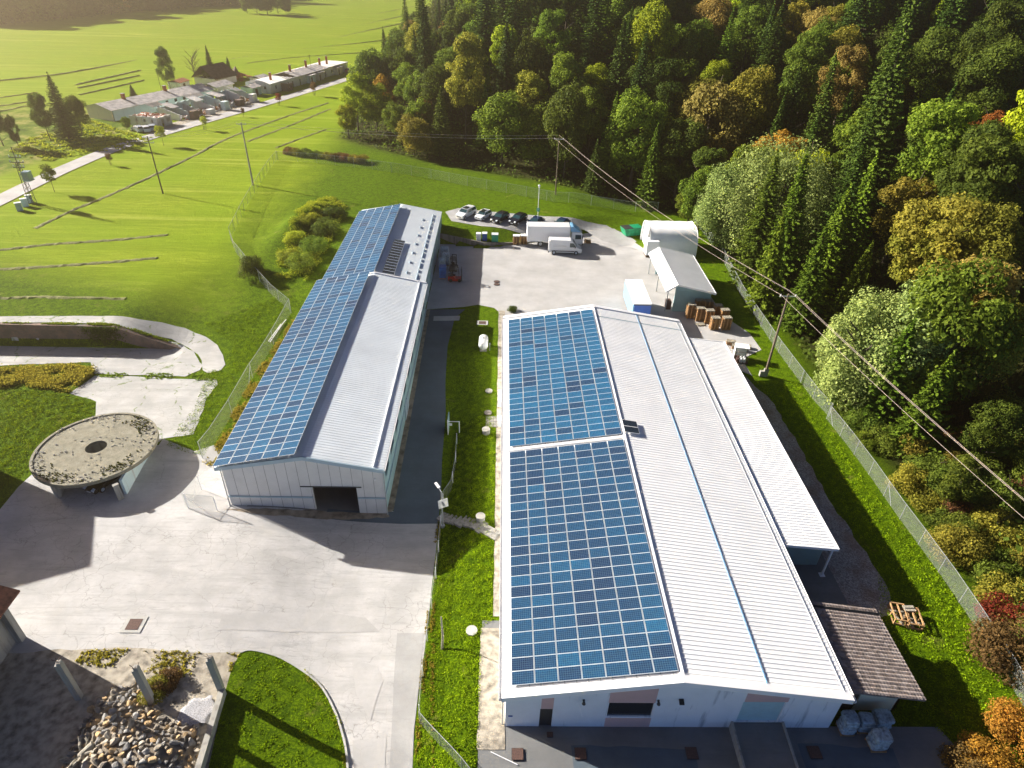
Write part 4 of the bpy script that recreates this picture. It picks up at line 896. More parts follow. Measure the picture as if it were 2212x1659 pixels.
for i, (x, y, s) in enumerate(placed):
    o = bpy.data.objects.new('boulder', rocks[rs.randrange(16)]); COL.objects.link(o); o.location = (x, y, H(x, y)+heap_h(x, y)+0.02); o.scale = (s*rs.uniform(0.9, 1.25), s, s*rs.uniform(0.8, 1.1)); o.rotation_euler = (rs.uniform(-.5, .5), rs.uniform(-.5, .5), rs.uniform(0, 6.3))
    tag(o, 'angular tan or grey boulder lying in the stone heap behind the low wall', 'boulder', 'boulders of the stone heap')
# earth core of the heap + pale gravel patch
def mound(name, poly, hf, mat, step=0.5, label=None, kind='structure', cat=None, base=-0.1):
    xs = [p[0] for p in poly]; ys = [p[1] for p in poly]; m = MB(); idx = {}; m.smooth = True
    nx = int((max(xs)-min(xs))/step)+1; ny = int((max(ys)-min(ys))/step)+1
    def vid(i, j):
        if (i, j) not in idx:
            x = min(xs)+i*step; y = min(ys)+j*step; idx[(i, j)] = len(m.v); m.v.append((x, y, H(x, y)+(hf(x, y) if inpoly(x, y, poly) else base)))
        return idx[(i, j)]
    for i in range(nx):
        for j in range(ny):
            if inpoly(min(xs)+(i+.5)*step, min(ys)+(j+.5)*step, poly): m.face((vid(i, j), vid(i+1, j), vid(i+1, j+1), vid(i, j+1)))
    return m.build(name, mat, None, label, cat, None, kind)
mound('heap_ground', [tuple(p) for p in hp], lambda x, y: heap_h(x, y)-0.08, 'dirt', 0.4)
gp = [tuple(G(*q)[:2]) for q in [(385, 1540), (420, 1510), (462, 1505), (470, 1530), (450, 1570), (440, 1568), (400, 1572), (380, 1560)]]
gravel = mound('gravel', gp, lambda x, y: 0.25+0.03*math.sin(x*9)*math.cos(y*8), 'white_gravel', 0.25, None, 'stuff')
# roots / dead branches beside the heap
x, y, z = G(185, 1640); r = empty('root_stump', (x, y, z+0.4), 0.4, 'uprooted grey tree stump with twisted roots at the shaded end of the stone heap', 'stump')
m = MB(); m.cyl((-0.2, 0, 0.1), (0.7, 0.3, 0.45), 0.22, 0.26, 10); m.build('trunk', 'grey_wood', r); m = MB(); rs = random.Random(5)
for i in range(14):
    t = rs.uniform(0, 6.28); p = [(-0.2, 0, 0.1)]; 
    for k in range(4): q = p[-1]; p.append((q[0]+math.cos(t)*0.3, q[1]+math.sin(t)*0.3, max(-0.1, q[2]+rs.uniform(-.15, .2)))); t += rs.uniform(-.7, .7)
    m.tube(p, 0.05+0.03*rs.random(), 6)
m.build('roots', 'grey_wood', r)
# barn on the left edge and the tall neighbour outside the frame that shades the yard
def barn():
    r = empty('old_barn', (-36.2, 25, -0.6), 0, 'corner of an old stone barn with a red tiled roof edge at the left border', 'barn')
    x1, y1 = -36.3, 31.2
    m = W(); m.wall((x1-0.5, y1), (x1-0.5, y1-14), -0.8, 4.2, -0.5, [(3.0, 6.0, -0.7, 2.2)]); m.wall((x1-10, y1), (x1, y1), -0.8, 4.2, -0.5); 
    m.build('wall', 'old_concrete', r)
    m = W(); m.box((x1-0.6, y1-6.0, -0.6), (x1-0.5, y1-3.0, 2.2)); m.build('door', 'dark_wood', r)
    m = W(); z0 = 4.0; 
    k = len(m.v); m.v += [(x1+0.9, y1+0.7, z0), (x1+0.9, y1-15, z0), (x1-4.8, y1-15, z0+2.6), (x1-4.8, y1+0.7, z0+2.6), (x1+0.9, y1+0.7, z0+.15), (x1+0.9, y1-15, z0+.15), (x1-4.8, y1-15, z0+2.75), (x1-4.8, y1+0.7, z0+2.75), (x1-10.5, y1-15, z0), (x1-10.5, y1+0.7, z0), (x1-10.5, y1-15, z0+.15), (x1-10.5, y1+0.7, z0+.15)]
    for q in ((0, 1, 2, 3), (4, 7, 6, 5), (0, 4, 5, 1), (0, 3, 7, 4), (3, 2, 8, 9), (7, 11, 10, 6), (3, 9, 11, 7)): m.face([k+j for j in q])
    m.build('roof', 'old_tile', r)
BARN = True
barn()
# ------------------------------------------------------------------ vehicles
def wheel(parent, x, y, rad, w=0.22, rim='car_silver'):
    m = MB(); m.cyl((x, y-w/2, rad), (x, y+w/2, rad), rad, n=18); t = m.build('wheel', 'black_rubber', parent)
    m = MB(); s = 1 if y > 0 else -1; m.cyl((x, y+s*(w/2+0.002), rad), (x, y+s*(w/2+0.02), rad), rad*0.62, n=12); m.build('rim', rim, t)
def shell(prof, L, hw, belt, roofz, inset, name, mat, r, bevel=0.05):
    """body side profile swept across, tumblehome above the belt line"""
    n = len(prof); m = MB(); m.smooth = False
    def w(z): return hw*(1-inset*max(0, (z-belt)/(roofz-belt))) if z > belt else hw*(1-0.06*max(0, (0.45-z)/0.45))
    for s in (-1, 1):
        for x, z in prof:
            e = min(1, (L/2-abs(x))/0.55) if abs(x) > L/2-0.55 else 1; m.v.append((x, s*w(z)*(0.86+0.14*max(0, e)**0.5), z))
    for i in range(n): j = (i+1) % n; m.face((i, j, n+j, n+i))
    m.face(list(range(n))[::-1]); m.face([n+i for i in range(n)]); return m.build(name, mat, r, bevel=bevel), w
def car(loc, rz, label, paint, L=4.4, Wd=1.8, Hh=1.5, kind='hatch', sunroof=False, group='parked cars', lights=True):
    r = empty('parked_car', loc, rz, label, 'car', group); hw = Wd/2; belt = 0.60*Hh
    if kind == 'mpv': gh = [(-L/2+0.15, belt+0.02), (-L/2+0.42, Hh*0.96), (-0.6, Hh), (0.55, Hh*0.975), (1.30, belt+0.06)]
    elif kind == 'estate': gh = [(-L/2+0.22, belt+0.02), (-L/2+0.65, Hh*0.95), (-0.5, Hh), (0.25, Hh*0.97), (1.05, belt+0.05)]
    elif kind == 'saloon': gh = [(-L/2+0.75, belt+0.06), (-1.05, Hh*0.95), (-0.3, Hh), (0.3, Hh*0.965), (1.1, belt+0.04)]
    else: gh = [(-L/2+0.12, belt+0.04), (-L/2+0.55, Hh*0.94), (-0.4, Hh), (0.3, Hh*0.97), (1.0, belt+0.06)]
    low = [(L/2-0.08, 0.24), (L/2, 0.45), (L/2-0.06, belt*0.78), (L/2-0.40, belt*0.92)]
    prof = [(-L/2+0.06, 0.25)]+low+[gh[4], gh[3], gh[2], gh[1], gh[0], (-L/2+0.02, belt*0.8), (-L/2, 0.5)]
    b, w = shell(prof, L, hw, belt, Hh, 0.22, 'body', paint, r)
    def P3(x, z, s, o=0.012): return (x, s*(w(z)+o), z)
    # side glass
    z0 = belt+0.05; zt = Hh*0.90; m = MB()
    def xat(i, j, z): (xa, za), (xb, zb) = gh[i], gh[j]; t = (z-za)/(zb-za); return xa+(xb-xa)*t
    for s in (-1, 1):
        xr0 = xat(0, 1, z0)+0.12; xr1 = xat(0, 1, zt)+0.10; xf0 = xat(4, 3, z0)-0.16; xf1 = xat(4, 3, zt)-0.12; mid = (xr0+xf0)/2+0.05
        for (a0, a1, c0, c1) in ((xr0, mid-0.04, xr1, mid-0.04), (mid+0.04, xf0, mid+0.04, xf1)):
            q = [P3(a0, z0, s), P3(a1, z0, s), P3(c1, zt, s), P3(c0, zt, s)]; m = MB(); m.poly(q if s < 0 else q[::-1]); m.build('side_window', 'glass', r)
    def screen(i, j, name, t0=0.10, t1=0.93, o=0.015):
        (xa, za), (xb, zb) = gh[i], gh[j]; d = Vector((xb-xa, zb-za)).normalized(); nx, nz = (d.y, -d.x); 
        if nz < 0: nx, nz = -nx, -nz
        pts = []
        for t in (t0, t1): x = xa+(xb-xa)*t; z = za+(zb-za)*t; pts.append((x+nx*o, z+nz*o, w(z)*0.90))
        (x0, zz0, w0), (x1, zz1, w1) = pts; mm = MB(); mm.poly([(x0, -w0, zz0), (x0, w0, zz0), (x1, w1, zz1), (x1, -w1, zz1)]); mm.build(name, 'glass', r)
    screen(4, 3, 'windscreen'); screen(0, 1, 'rear_window')
    for x in (-L/2+0.78, L/2-0.82):
        for s in (-1, 1): wheel(r, x, s*(hw-0.10), 0.32)
    for s in (-1, 1):
        m = MB(); m.cbox((L/2-0.16, s*(hw-0.33), belt*0.76), (0.34, 0.34, 0.14), 0, 0, R_(18)); m.build('headlight', 'headlight', r)
        m = MB(); m.cbox((1.0, s*(hw+0.06), belt+0.12), (0.12, 0.16, 0.12)); m.build('mirror', paint, r)
    m = MB(); m.cbox((L/2-0.005, 0, 0.42), (0.04, 0.52, 0.11)); m.build('number_plate', 'sign_face', r)
    m = MB(); m.cbox((L/2-0.03, 0, 0.60), (0.06, 0.85, 0.12)); m.build('grille', 'black_rubber', r)
    if sunroof: m = MB(); m.cbox((-0.1, 0, Hh+0.008), (1.3, Wd*0.55, 0.02)); m.build('sunroof', 'window_dark', r)
    return r
az = math.atan2(-1, -0.62)
CZ = 0.06
for px, py, lab, paint, L, Wd, Hh, kd, sr in ((1007, 468, 'white people carrier with a dark sunroof, first in the parking row by the hall', 'car_white', 4.8, 1.9, 1.72, 'mpv', True), (1044, 472, 'small white hatchback parked between the white people carrier and the black cars', 'car_white', 3.9, 1.7, 1.5, 'hatch', True),
        (1080, 477, 'black estate car with bright headlamps parked next to the small white hatchback', 'car_black', 4.6, 1.8, 1.5, 'estate', False), (1119, 480, 'black estate car parked two bays left of the lamp post', 'car_black', 4.6, 1.8, 1.48, 'estate', False),
        (1157, 486, 'dark navy saloon parked right by the lamp post, half hidden by the box truck', 'car_navy', 4.6, 1.8, 1.42, 'saloon', False), (1213, 489, 'dark blue car parked behind the box truck, only its roof showing', 'car_navy', 4.5, 1.8, 1.42, 'saloon', False)):
    g = G(px, py); car((g[0], g[1], g[2]+CZ), az, lab, paint, L, Wd, Hh, kd, sr)
g = P(207, 1063, -0.6); car((g[0]+0.5, g[1]+1.6, -0.57), R_(-112), 'dark car with its nose showing under the round concrete shelter', 'car_black', 4.4, 1.75, 1.42, 'saloon', False, None)
hz = math.atan2(ROAD[20][1]-ROAD[10][1], ROAD[20][0]-ROAD[10][0])
for px, py, rz, lab, paint in ((299, 284, 2.5, 'pale silver car parked furthest left beside the ruined house', 'car_silver'), (316, 284, 2.2, 'bluish white car parked nearest the sapling at the ruined house', 'car_white'), (331, 281, 2.0, 'grey car tucked against the ruined house wall', 'car_silver'), (753, 156, hz, 'dark red car parked past the far end of the row of houses', 'car_red')):
    g = G(px, py); car((g[0], g[1], g[2]+0.05), rz, lab, paint, group='cars by the far houses')
def truck():
    a = P(1150, 535, 0); g = P(1200, 533, 0); r = empty('box_truck', (g[0]-0.2, 112.3, 0.03), R_(1), 'white box truck with a blue-edged cab parked behind the white van', 'truck')
    m = MB(); m.box((-5.0, -1.25, 1.05), (2.6, 1.25, 3.75)); m.build('cargo_box', 'car_white', r, bevel=0.05)
    m = MB(); m.box((-5.02, -1.27, 0.98), (2.62, 1.27, 1.06)); m.box((-5.03, -1.28, 1.0), (-4.95, 1.28, 3.78)); m.build('box_frame', 'bright_trim', r)
    m = MB(); m.extr([(2.95, 0.5), (5.0, 0.5), (5.05, 1.3), (4.85, 2.5), (4.55, 2.75), (2.95, 2.8)], 'y', -1.2, 1.2); m.build('cab', 'car_white', r, bevel=0.08)
    m = MB(); m.extr([(2.75, 2.85), (4.5, 2.82), (3.2, 3.75), (2.75, 3.8)], 'y', -1.15, 1.15); m.build('air_deflector', 'pale_blue_paint', r, bevel=0.05)
    m = MB(); m.poly([(5.045, -1.08, 1.45), (5.045, 1.08, 1.45), (4.885, 1.05, 2.45), (4.885, -1.05, 2.45)]); m.build('windscreen', 'glass', r)
    for s in (-1, 1): m = MB(); q = [(3.6, s*1.215, 1.5), (4.75, s*1.215, 1.5), (4.6, s*1.215, 2.3), (3.6, s*1.215, 2.35)]; m.poly(q if s < 0 else q[::-1]); m.build('side_window', 'glass', r); m = MB(); m.cbox((4.9, s*1.42, 2.0), (0.12, 0.2, 0.6)); m.build('mirror', 'black_rubber', r)
    m = MB(); m.box((-4.9, -0.5, 0.72), (4.4, 0.5, 0.97)); m.build('chassis', 'dark_metal', r)
    for x in (-2.6, 4.0):
        for s in (-1, 1): wheel(r, x, s*1.0, 0.5, 0.35, 'galvanised')
    for s in (-1, 1): m = MB(); m.cbox((5.04, s*0.85, 0.8), (0.08, 0.35, 0.2)); m.build('headlight', 'headlight', r)
    m = MB(); m.cbox((5.0, 0, 0.55), (0.18, 2.3, 0.3)); m.build('bumper', 'dark_metal', r)
truck()
def van(loc, rz):
    r = empty('panel_van', loc, rz, 'white high-roofed panel van parked in front of the box truck', 'van'); L = 5.9
    prof = [(-2.92, 0.35), (2.85, 0.3), (2.95, 0.6), (2.88, 1.0), (2.10, 1.32), (1.35, 2.30), (0.95, 2.55), (-2.75, 2.6), (-2.93, 2.4)]
    shell(prof, L, 0.98, 1.3, 2.6, 0.12, 'body', 'car_white', r, 0.07)
    m = MB(); m.poly([(2.095, -0.85, 1.36), (2.095, 0.85, 1.36), (1.40, 0.8, 2.27), (1.40, -0.8, 2.27)]); m.build('windscreen', 'glass', r)
    for s in (-1, 1):
        m = MB(); q = [(0.75, s*0.985, 1.4), (1.95, s*0.985, 1.4), (1.36, s*0.925, 2.15), (0.75, s*0.925, 2.15)]; m.poly(q if s < 0 else q[::-1]); m.build('side_window', 'glass', r)
        m = MB(); m.cbox((1.7, s*1.12, 1.5), (0.14, 0.2, 0.32)); m.build('mirror', 'black_rubber', r)
        m = MB(); m.cbox((-0.4, s*0.985, 0.66), (4.0, 0.03, 0.12)); m.build('rubbing_strip', 'black_rubber', r)
        m = MB(); m.cbox((-1.0, s*0.975, 1.55), (2.4, 0.02, 0.05)); m.build('door_rail', 'galvanised', r)
        m = MB(); m.cbox((2.8, s*0.72, 0.86), (0.3, 0.3, 0.24)); m.build('headlight', 'headlight', r)
        for x in (-1.95, 1.95): wheel(r, x, s*0.84, 0.36, 0.25)
    m = MB(); m.cbox((-2.93, 0, 0.45), (0.16, 1.9, 0.25)); m.build('bumper', 'black_rubber', r)
g = P(1220, 549, 0); van((g[0], g[1]+0.6, 0.03), R_(-1))
def trailer():
    a = P(1383, 662, 0); r = empty('swap_trailer', (21.4, 86.3, 0.03), R_(0), 'tall white-roofed blue curtain-sided trailer standing behind the warehouse', 'trailer')
    a = P(1362, 604, 3.6); b = P(1400, 604, 3.6); c = P(1408, 657, 3.6); d = P(1370, 657, 3.6)
    x0, x1 = d[0], c[0]; y0, y1 = c[1], a[1]; cx, cy = (x0+x1)/2, (y0+y1)/2; r.location = (cx, cy, 0.03); hx, hy = (x1-x0)/2, (y1-y0)/2
    m = MB(); m.box((-hx, -hy, 0.9), (hx, hy, 3.5)); m.build('curtain', 'pale_blue_paint', r)
    m = MB(); m.box((-hx-0.03, -hy-0.03, 3.5), (hx+0.03, hy+0.03, 3.6)); m.build('roof', 'white_sheet', r)
    m = MB(); m.box((-hx-0.04, -hy-0.05, 3.32), (hx+0.04, -hy-0.001, 3.49)); m.box((-hx-0.05, -hy-0.04, 0.9), (-hx-0.001, -hy+0.1, 3.31)); m.build('header_frame', 'car_navy', r)
    m = MB(); m.box((-hx+0.1, -hy-0.04, 0.9), (hx, -hy-0.002, 3.31)); m.build('rear_door', 'blue_paint', r)
    m = MB(); m.box((-hx*0.8, -hy, 0.6), (hx*0.8, hy, 0.89)); m.build('chassis', 'dark_metal', r)
    for y in (-hy+1.0, -hy+2.0):
        for s in (-1, 1): m = MB(); m.cyl((s*(hx-0.3), y, 0.45), (s*(hx-0.02), y, 0.45), 0.45, n=16); m.build('wheel', 'black_rubber', r)
trailer()
def forklift(loc, rz, label, paint, forks=True):
    r = empty('forklift', loc, rz, label, 'forklift', 'forklifts')
    m = MB(); m.extr([(-1.1, 0.25), (-0.9, 0.12), (0.9, 0.12), (0.95, 0.6), (0.1, 0.55), (-0.2, 0.95), (-1.1, 0.9)], 'y', -0.55, 0.55); m.build('body', paint, r, bevel=0.04)
    m = MB(); m.cbox((-0.75, 0, 1.0), (0.7, 1.0, 0.2)); m.build('counterweight', 'dark_metal', r)
    m = MB()
    for x in (-0.75, 0.65):
        for y in (-0.48, 0.48): m.cyl((x, y, 0.9), (x*0.85, y*0.95, 2.1), 0.04)
    for i in range(6): m.cbox((-0.6+i*0.23, 0, 2.12), (0.06, 1.0, 0.05))
    for y in (-0.47, 0.47): m.cbox((0, y, 2.12), (1.3, 0.06, 0.06))
    m.build('overhead_guard', 'dark_metal', r)
    m = MB(); m.cbox((-0.2, 0, 1.0), (0.5, 0.5, 0.14)); m.cbox((-0.45, 0, 1.3), (0.12, 0.5, 0.55)); m.build('seat', 'black_rubber', r)
    m = MB()
    for y in (-0.35, 0.35): m.box((1.0, y-0.06, 0.1), (1.12, y+0.06, 2.3))
    for z in (0.4, 1.2, 2.2): m.box((1.02, -0.35, z), (1.1, 0.35, z+0.1))
    m.build('mast', 'dark_metal', r)
    if forks:
        for y in (-0.25, 0.25): m = MB(); m.box((1.13, y-0.06, 0.06), (2.4, y+0.06, 0.11)); m.box((1.13, y-0.06, 0.06), (1.18, y+0.06, 0.7)); m.build('fork', 'galvanised', r)
    for x in (-0.7, 0.7):
        for y in (-0.5, 0.5): m = MB(); m.cyl((x, y-0.12, 0.27), (x, y+0.12, 0.27), 0.27, n=14); m.build('wheel', 'black_rubber', r)
g = P(983, 609, 0); forklift((g[0], g[1]+0.4, 0.03), 0, 'red forklift with its forks pointing into the shaded yard', 'red_paint')
g = P(980, 583, 0); forklift((g[0], g[1], 0.03), R_(85), 'black forklift standing behind the red one', 'dark_metal')
# wrapped goods on pallets along the hall wall
def wrapped(px, py, z, w, d, h, mat, lab, name='wrapped_pallet', cat='wrapped pallet', grp=None, seams=5, rz=0, z0=0.03, lumpy=False):
    x, y, _ = P(px, py, z); r = empty(name, (x, y, z0), rz, lab, cat, grp)
    m = MB()
    for yy in (-d*0.42, 0, d*0.42): m.box((-w/2, yy-0.05, 0), (w/2, yy+0.05, 0.1))
    m.box((-w/2, -d/2, 0.1), (w/2, d/2, 0.14)); m.build('pallet', 'pallet_wood', r)
    m = MB()
    if lumpy:
        rs = random.Random(int(px*7)); m.smooth = True
        for k in range(seams):
            z1 = 0.15+h*k/seams; bm = bmesh.new(); bmesh.ops.create_cube(bm, size=1); bmesh.ops.subdivide_edges(bm, edges=bm.edges[:], cuts=3, use_grid_fill=True)
            b = len(m.v); ww = w*rs.uniform(0.9, 1.1); dd = d*rs.uniform(0.88, 1.06); ox, oy = rs.uniform(-.05, .05), rs.uniform(-.05, .05)
            for v in bm.verts:
                c = v.co.copy(); rr = c.length/0.5; c = c*(0.80+0.20/rr); c += Vector((rs.uniform(-1, 1), rs.uniform(-1, 1), rs.uniform(-1, 1)))*0.045; m.v.append((ox+c.x*ww*1.08, oy+c.y*dd*1.08, z1+(c.z+0.5)*h/seams*1.2))
            bm.verts.index_update()
            for f in bm.faces: m.face([b+v.index for v in f.verts])
            bm.free()
    else:
        for k in range(seams): z1 = 0.15+h*k/seams; s = 0.012*(k % 2); m.box((-w/2+s, -d/2+s, z1), (w/2-s, d/2-s, z1+h/seams-0.01))
    lo_ = m.build('load', mat, r, bevel=0.0 if lumpy else 0.03)
    if lumpy: sb_ = lo_.modifiers.new('s', 'SUBSURF'); sb_.levels = 1; sb_.render_levels = 1
    return r
wrapped(957, 600, 0, 1.1, 1.2, 1.9, 'blue_wrap', 'dark blue wrapped pallet nearest the red forklift by the hall wall', grp='wrapped pallets along the hall')
wrapped(956, 583, 0, 1.1, 1.2, 1.8, 'cyan_wrap', 'pale blue wrapped pallet second from the dark blue one by the hall wall', grp='wrapped pallets along the hall')
wrapped(964, 572, 0, 1.1, 1.1, 1.9, 'cyan_wrap', 'pale wrapped pallet standing closest to the forklift mast', grp='wrapped pallets along the hall')
wrapped(961, 560, 0, 1.3, 1.2, 2.0, 'cyan_wrap', 'tallest pale ribbed load, furthest along the hall wall', grp='wrapped pallets along the hall', seams=8)
for px, py, w, mat, lab in ((1034, 527, 0.85, 'white_tarp', 'white wrapped pallet, left of the blue one by the retaining wall'), (1047, 526, 0.85, 'blue_paint', 'blue sided pallet box with a white top between the white and green ones'), (1069, 528, 1.15, 'green_plastic', 'tall green pallet box with a white top beside the yard wall')):
    r = wrapped(px, py, 0, w, 0.9, 1.75, mat, lab, grp='coloured pallet boxes'); m = MB(); m.box((-w/2-0.02, -0.47, 1.9), (w/2+0.02, 0.47, 2.02)); m.build('lid', 'white_tarp', r)
def pallet_mesh():
    m = MB()
    for yy in (-0.35, 0, 0.35): m.box((-0.6, yy-0.05, 0), (0.6, yy+0.05, 0.022)); [m.box((xx-0.07, yy-0.05, 0.022), (xx+0.07, yy+0.05, 0.10)) for xx in (-0.52, 0, 0.52)]
    for xx in (-0.52, 0, 0.52): m.box((xx-0.05, -0.4, 0.10), (xx+0.05, 0.4, 0.122))
    for i in range(7): y = -0.4+i*0.117; m.box((-0.6, y, 0.122), (0.6, y+0.095, 0.144))
    return m
PAL = [pallet_mesh().mesh('pallet', 'pallet_wood'), pallet_mesh().mesh('pallet', 'grey_wood')]
def stack(x, y, z0, n, lab, rz=0, grp='pallet stacks', top=None, sc=1.0):
    r = empty('pallet_stack', (x, y, z0), rz, lab, 'pallet stack', grp); rs = random.Random(int(x*100+y))
    for k in range(n):
        o = bpy.data.objects.new('pallet', PAL[1 if k >= n-1 else 0]); COL.objects.link(o); o.parent = r; o.location = (rs.uniform(-.03, .03), rs.uniform(-.03, .03), k*0.15); o.rotation_euler = (0, 0, rs.uniform(-.02, .02)); o.scale = (sc, sc, 1)
    if top: m = MB(); m.box((-0.6*sc, -0.45*sc, n*0.15+0.0), (0.6*sc, 0.45*sc, n*0.15+0.08)); m.build('cover_sheet', top, r)
    return r
for px, py, n, lab in ((1115, 528, 11, 'pallet stack with a white top sheet, left of the pair behind the truck'), (1131, 527, 11, 'pallet stack with a white top sheet, right of the pair next to the truck')):
    x, y, _ = P(px, py, 0); stack(x, y, 0.03, n, lab, R_(2), top='white_tarp', grp='pallet stacks by the truck')
x, y, _ = P(1269, 525, 0); stack(x, y, 0.03, 5, 'low pallet stack in front of the truck cab', R_(-12), grp=None)
# block of tall stacks beside the teal wall
q = P(1484, 684, 0); base = [(1489, 686, 15, 'tall pallet stack at the left end, close against the teal shed wall'), (1509, 692, 14, 'pallet stack second from the teal wall with one pallet fallen at its foot'), (1528, 697, 14, 'pallet stack in the middle of the block with a greyed top'), (1541, 711, 13, 'front left pallet stack of the block, nearest the warehouse'), (1566, 711, 13, 'front right pallet stack of the block'),
    (1506, 676, 15, 'pallet stack in the back row directly below the shed eave'), (1526, 678, 15, 'back row pallet stack, second from the shed eave corner'), (1546, 686, 14, 'grey topped pallet stack in the back row'), (1561, 696, 14, 'pallet stack at the grass side of the block')]
for px, py, n, lab in base: x, y, _ = P(px, py, 0); stack(x, y, 0.04, n, lab, R_(3), grp='block of tall pallet stacks')
x, y, _ = P(1513, 702, 0); stack(x, y, 0.04, 1, 'single pallet lying at the foot of the stacks', R_(10), grp=None)
x, y, _ = P(1473, 770, 0); stack(x+0.3, y+0.4, 0.04, 9, 'pallet stack between the warehouse and the canopy end', R_(2), grp=None, top='cyan_wrap')
for i, (px, py) in enumerate([(1590, 752), (1602, 758), (1612, 752), (1578, 744)]): x, y, z = G(px, py); stack(x, y, z+0.02, 3+i % 2, ['low weathered pallet pile nearest the gas cage', 'low weathered pallet pile touching the white cage roof', 'low pallet pile at the grass edge', 'low pallet pile nearest the paved yard'][i], R_(-15), grp='low pallet piles by the grass')
def cage():
    x, y, z = G(1598, 778); r = empty('gas_cage', (x, y, z+0.05), R_(-12), 'gas bottle cage with a white roof panel beside the canopy end', 'cage')
    m = MB(); m.box((-0.9, -0.1, 1.75), (0.9, 1.2, 1.85)); m.build('roof_panel', 'white_tarp', r)
    m = MB()
    for sx in (-0.85, 0.85):
        for sy in (-0.9, 0.55, 1.1): m.cbox((sx, sy, 0.85), (0.05, 0.05, 1.75))
    for zz in (0.1, 0.9, 1.7): m.cbox((0, -0.9, zz), (1.7, 0.03, 0.03)); m.cbox((0, 1.1, zz), (1.7, 0.03, 0.03))
    m.box((-0.9, -0.95, 0), (0.9, 1.15, 0.05)); m.build('frame', 'rust', r)
    m = MB(); m.box((-0.86, 0.1, 0.06), (-0.80, 1.1, 1.74)); m.box((-0.8, 0.95, 0.06), (0.8, 1.0, 1.74)); m.build('side_panel', 'white_tarp', r)
cage()
x, y, z = G(1598, 778)
for i in range(6):
    m = MB(); m.cyl((0, 0, 0), (0, 0, 0.55), 0.15, n=12); m.cyl((0, 0, 0.55), (0, 0, 0.68), 0.15, 0.06, 12); m.cyl((0, 0, 0.68), (0, 0, 0.8), 0.05, n=8)
    solo(m, 'gas_bottle', 'tank_white' if i % 3 else 'rust', 'small gas bottle standing in the front of the cage' if i % 3 else 'rusty gas bottle standing in the front of the cage', 'gas bottle', 'gas bottles in the cage', loc=(x-0.62+(i % 3)*0.42+0.1, y-0.75+(i//3)*0.42, z+0.1))
# wrapped sacks in the shade at the front right corner
for px, py, w, h, lab in ((1824, 1578, 1.15, 1.5, 'lumpy wrapped pallet closest to the warehouse corner'), (1859, 1574, 1.05, 1.25, 'lumpy wrapped pallet in the middle of the back row of three'), (1896, 1566, 1.3, 1.05, 'wide lumpy wrapped pallet at the store wall'), (1890, 1612, 1.25, 1.35, 'lumpy wrapped pallet standing alone in front of the others')):
    wrapped(px, py, 0, w*0.84, w*0.8, h, 'cyan_wrap', lab, grp='wrapped sacks by the lean-to', lumpy=True, seams=5, z0=0.06)
# wooden frame crates on the grass
for px, py, rz, lab in ((1938, 1332, -12, 'weathered open wooden frame crate lying on the grass, left one'), (1968, 1341, -12, 'weathered open wooden frame crate lying on the grass, right one with loose boards')):
    x, y, z = G(px, py); r = empty('frame_crate', (x, y, z), R_(rz), lab, 'crate', 'frame crates on the grass')
    m = MB()
    for sy in (-0.85, 0.85): m.cbox((0, sy, 0.1), (1.15, 0.1, 0.14)); m.cbox((0, sy, 0.62), (1.15, 0.1, 0.1))
    for sx in (-0.53, 0, 0.53): m.cbox((sx, 0, 0.62), (0.09, 1.7, 0.1)); m.cbox((sx, 0, 0.08), (0.09, 1.7, 0.08))
    for sx in (-0.53, 0.53):
        for sy in (-0.85, 0, 0.85): m.cbox((sx, sy, 0.34), (0.09, 0.09, 0.6))
    m.build('frame', 'pallet_wood', r); m = MB()
    for i in range(4): m.cbox((random.uniform(-.3, .3), random.uniform(-.5, .5), 0.16+i*0.06), (0.14, 1.2, 0.03), random.uniform(0, 3), 0.05)
    m.build('loose_board', 'grey_wood', r)
x, y, z = G(1957, 1326); m = MB(); m.cbox((0, 0, 0.72), (0.9, 0.55, 0.05)); m.cbox((0, 0.05, 0.78), (0.8, 0.12, 0.05)); r_ = solo(m, 'board_panel', 'grey_wood', 'grey board panel lying on top of the frame crates', 'board', loc=(x, y, z))
# propane tank, concrete well heads, paving by the shed
def tank():
    x, y, z = G(1044, 757); r = empty('gas_tank', (x, y+0.6, z), 0, 'white horizontal gas tank on the grass strip between the two buildings', 'tank')
    m = MB(); m.smooth = True; n = 18; R0 = 0.62; ring = []
    prof = [(-1.35, 0.02), (-1.32, 0.3), (-1.2, 0.5), (-1.0, R0), (1.0, R0), (1.2, 0.5), (1.32, 0.3), (1.35, 0.02)]
    for yy, rr in prof:
        for i in range(n): t = 2*PI*i/n; m.v.append((rr*math.cos(t), yy, 0.95+rr*math.sin(t)))
    for k in range(len(prof)-1):
        for i in range(n): j = (i+1) % n; m.face((k*n+i, k*n+j, (k+1)*n+j, (k+1)*n+i))
    m.face(range(n)); m.face(range((len(prof)-1)*n, len(prof)*n)); m.build('vessel', 'tank_white', r)
    m = MB(); m.cyl((0, 0, 1.5), (0, 0, 1.68), 0.16, n=10); m.build('valve_cover', 'galvanised', r)
    m = MB()
    for yy in (-0.8, 0.8): m.cbox((0, yy, 0.2), (0.9, 0.15, 0.5))
    m.build('saddle', 'old_concrete', r)
    m = MB(); m.cyl((0.85, -0.6, 0), (0.85, -0.6, 1.0), 0.04); m.cbox((0.85, -0.6, 1.05), (0.2, 0.12, 0.2)); m.build('regulator', 'galvanised', r)
tank()
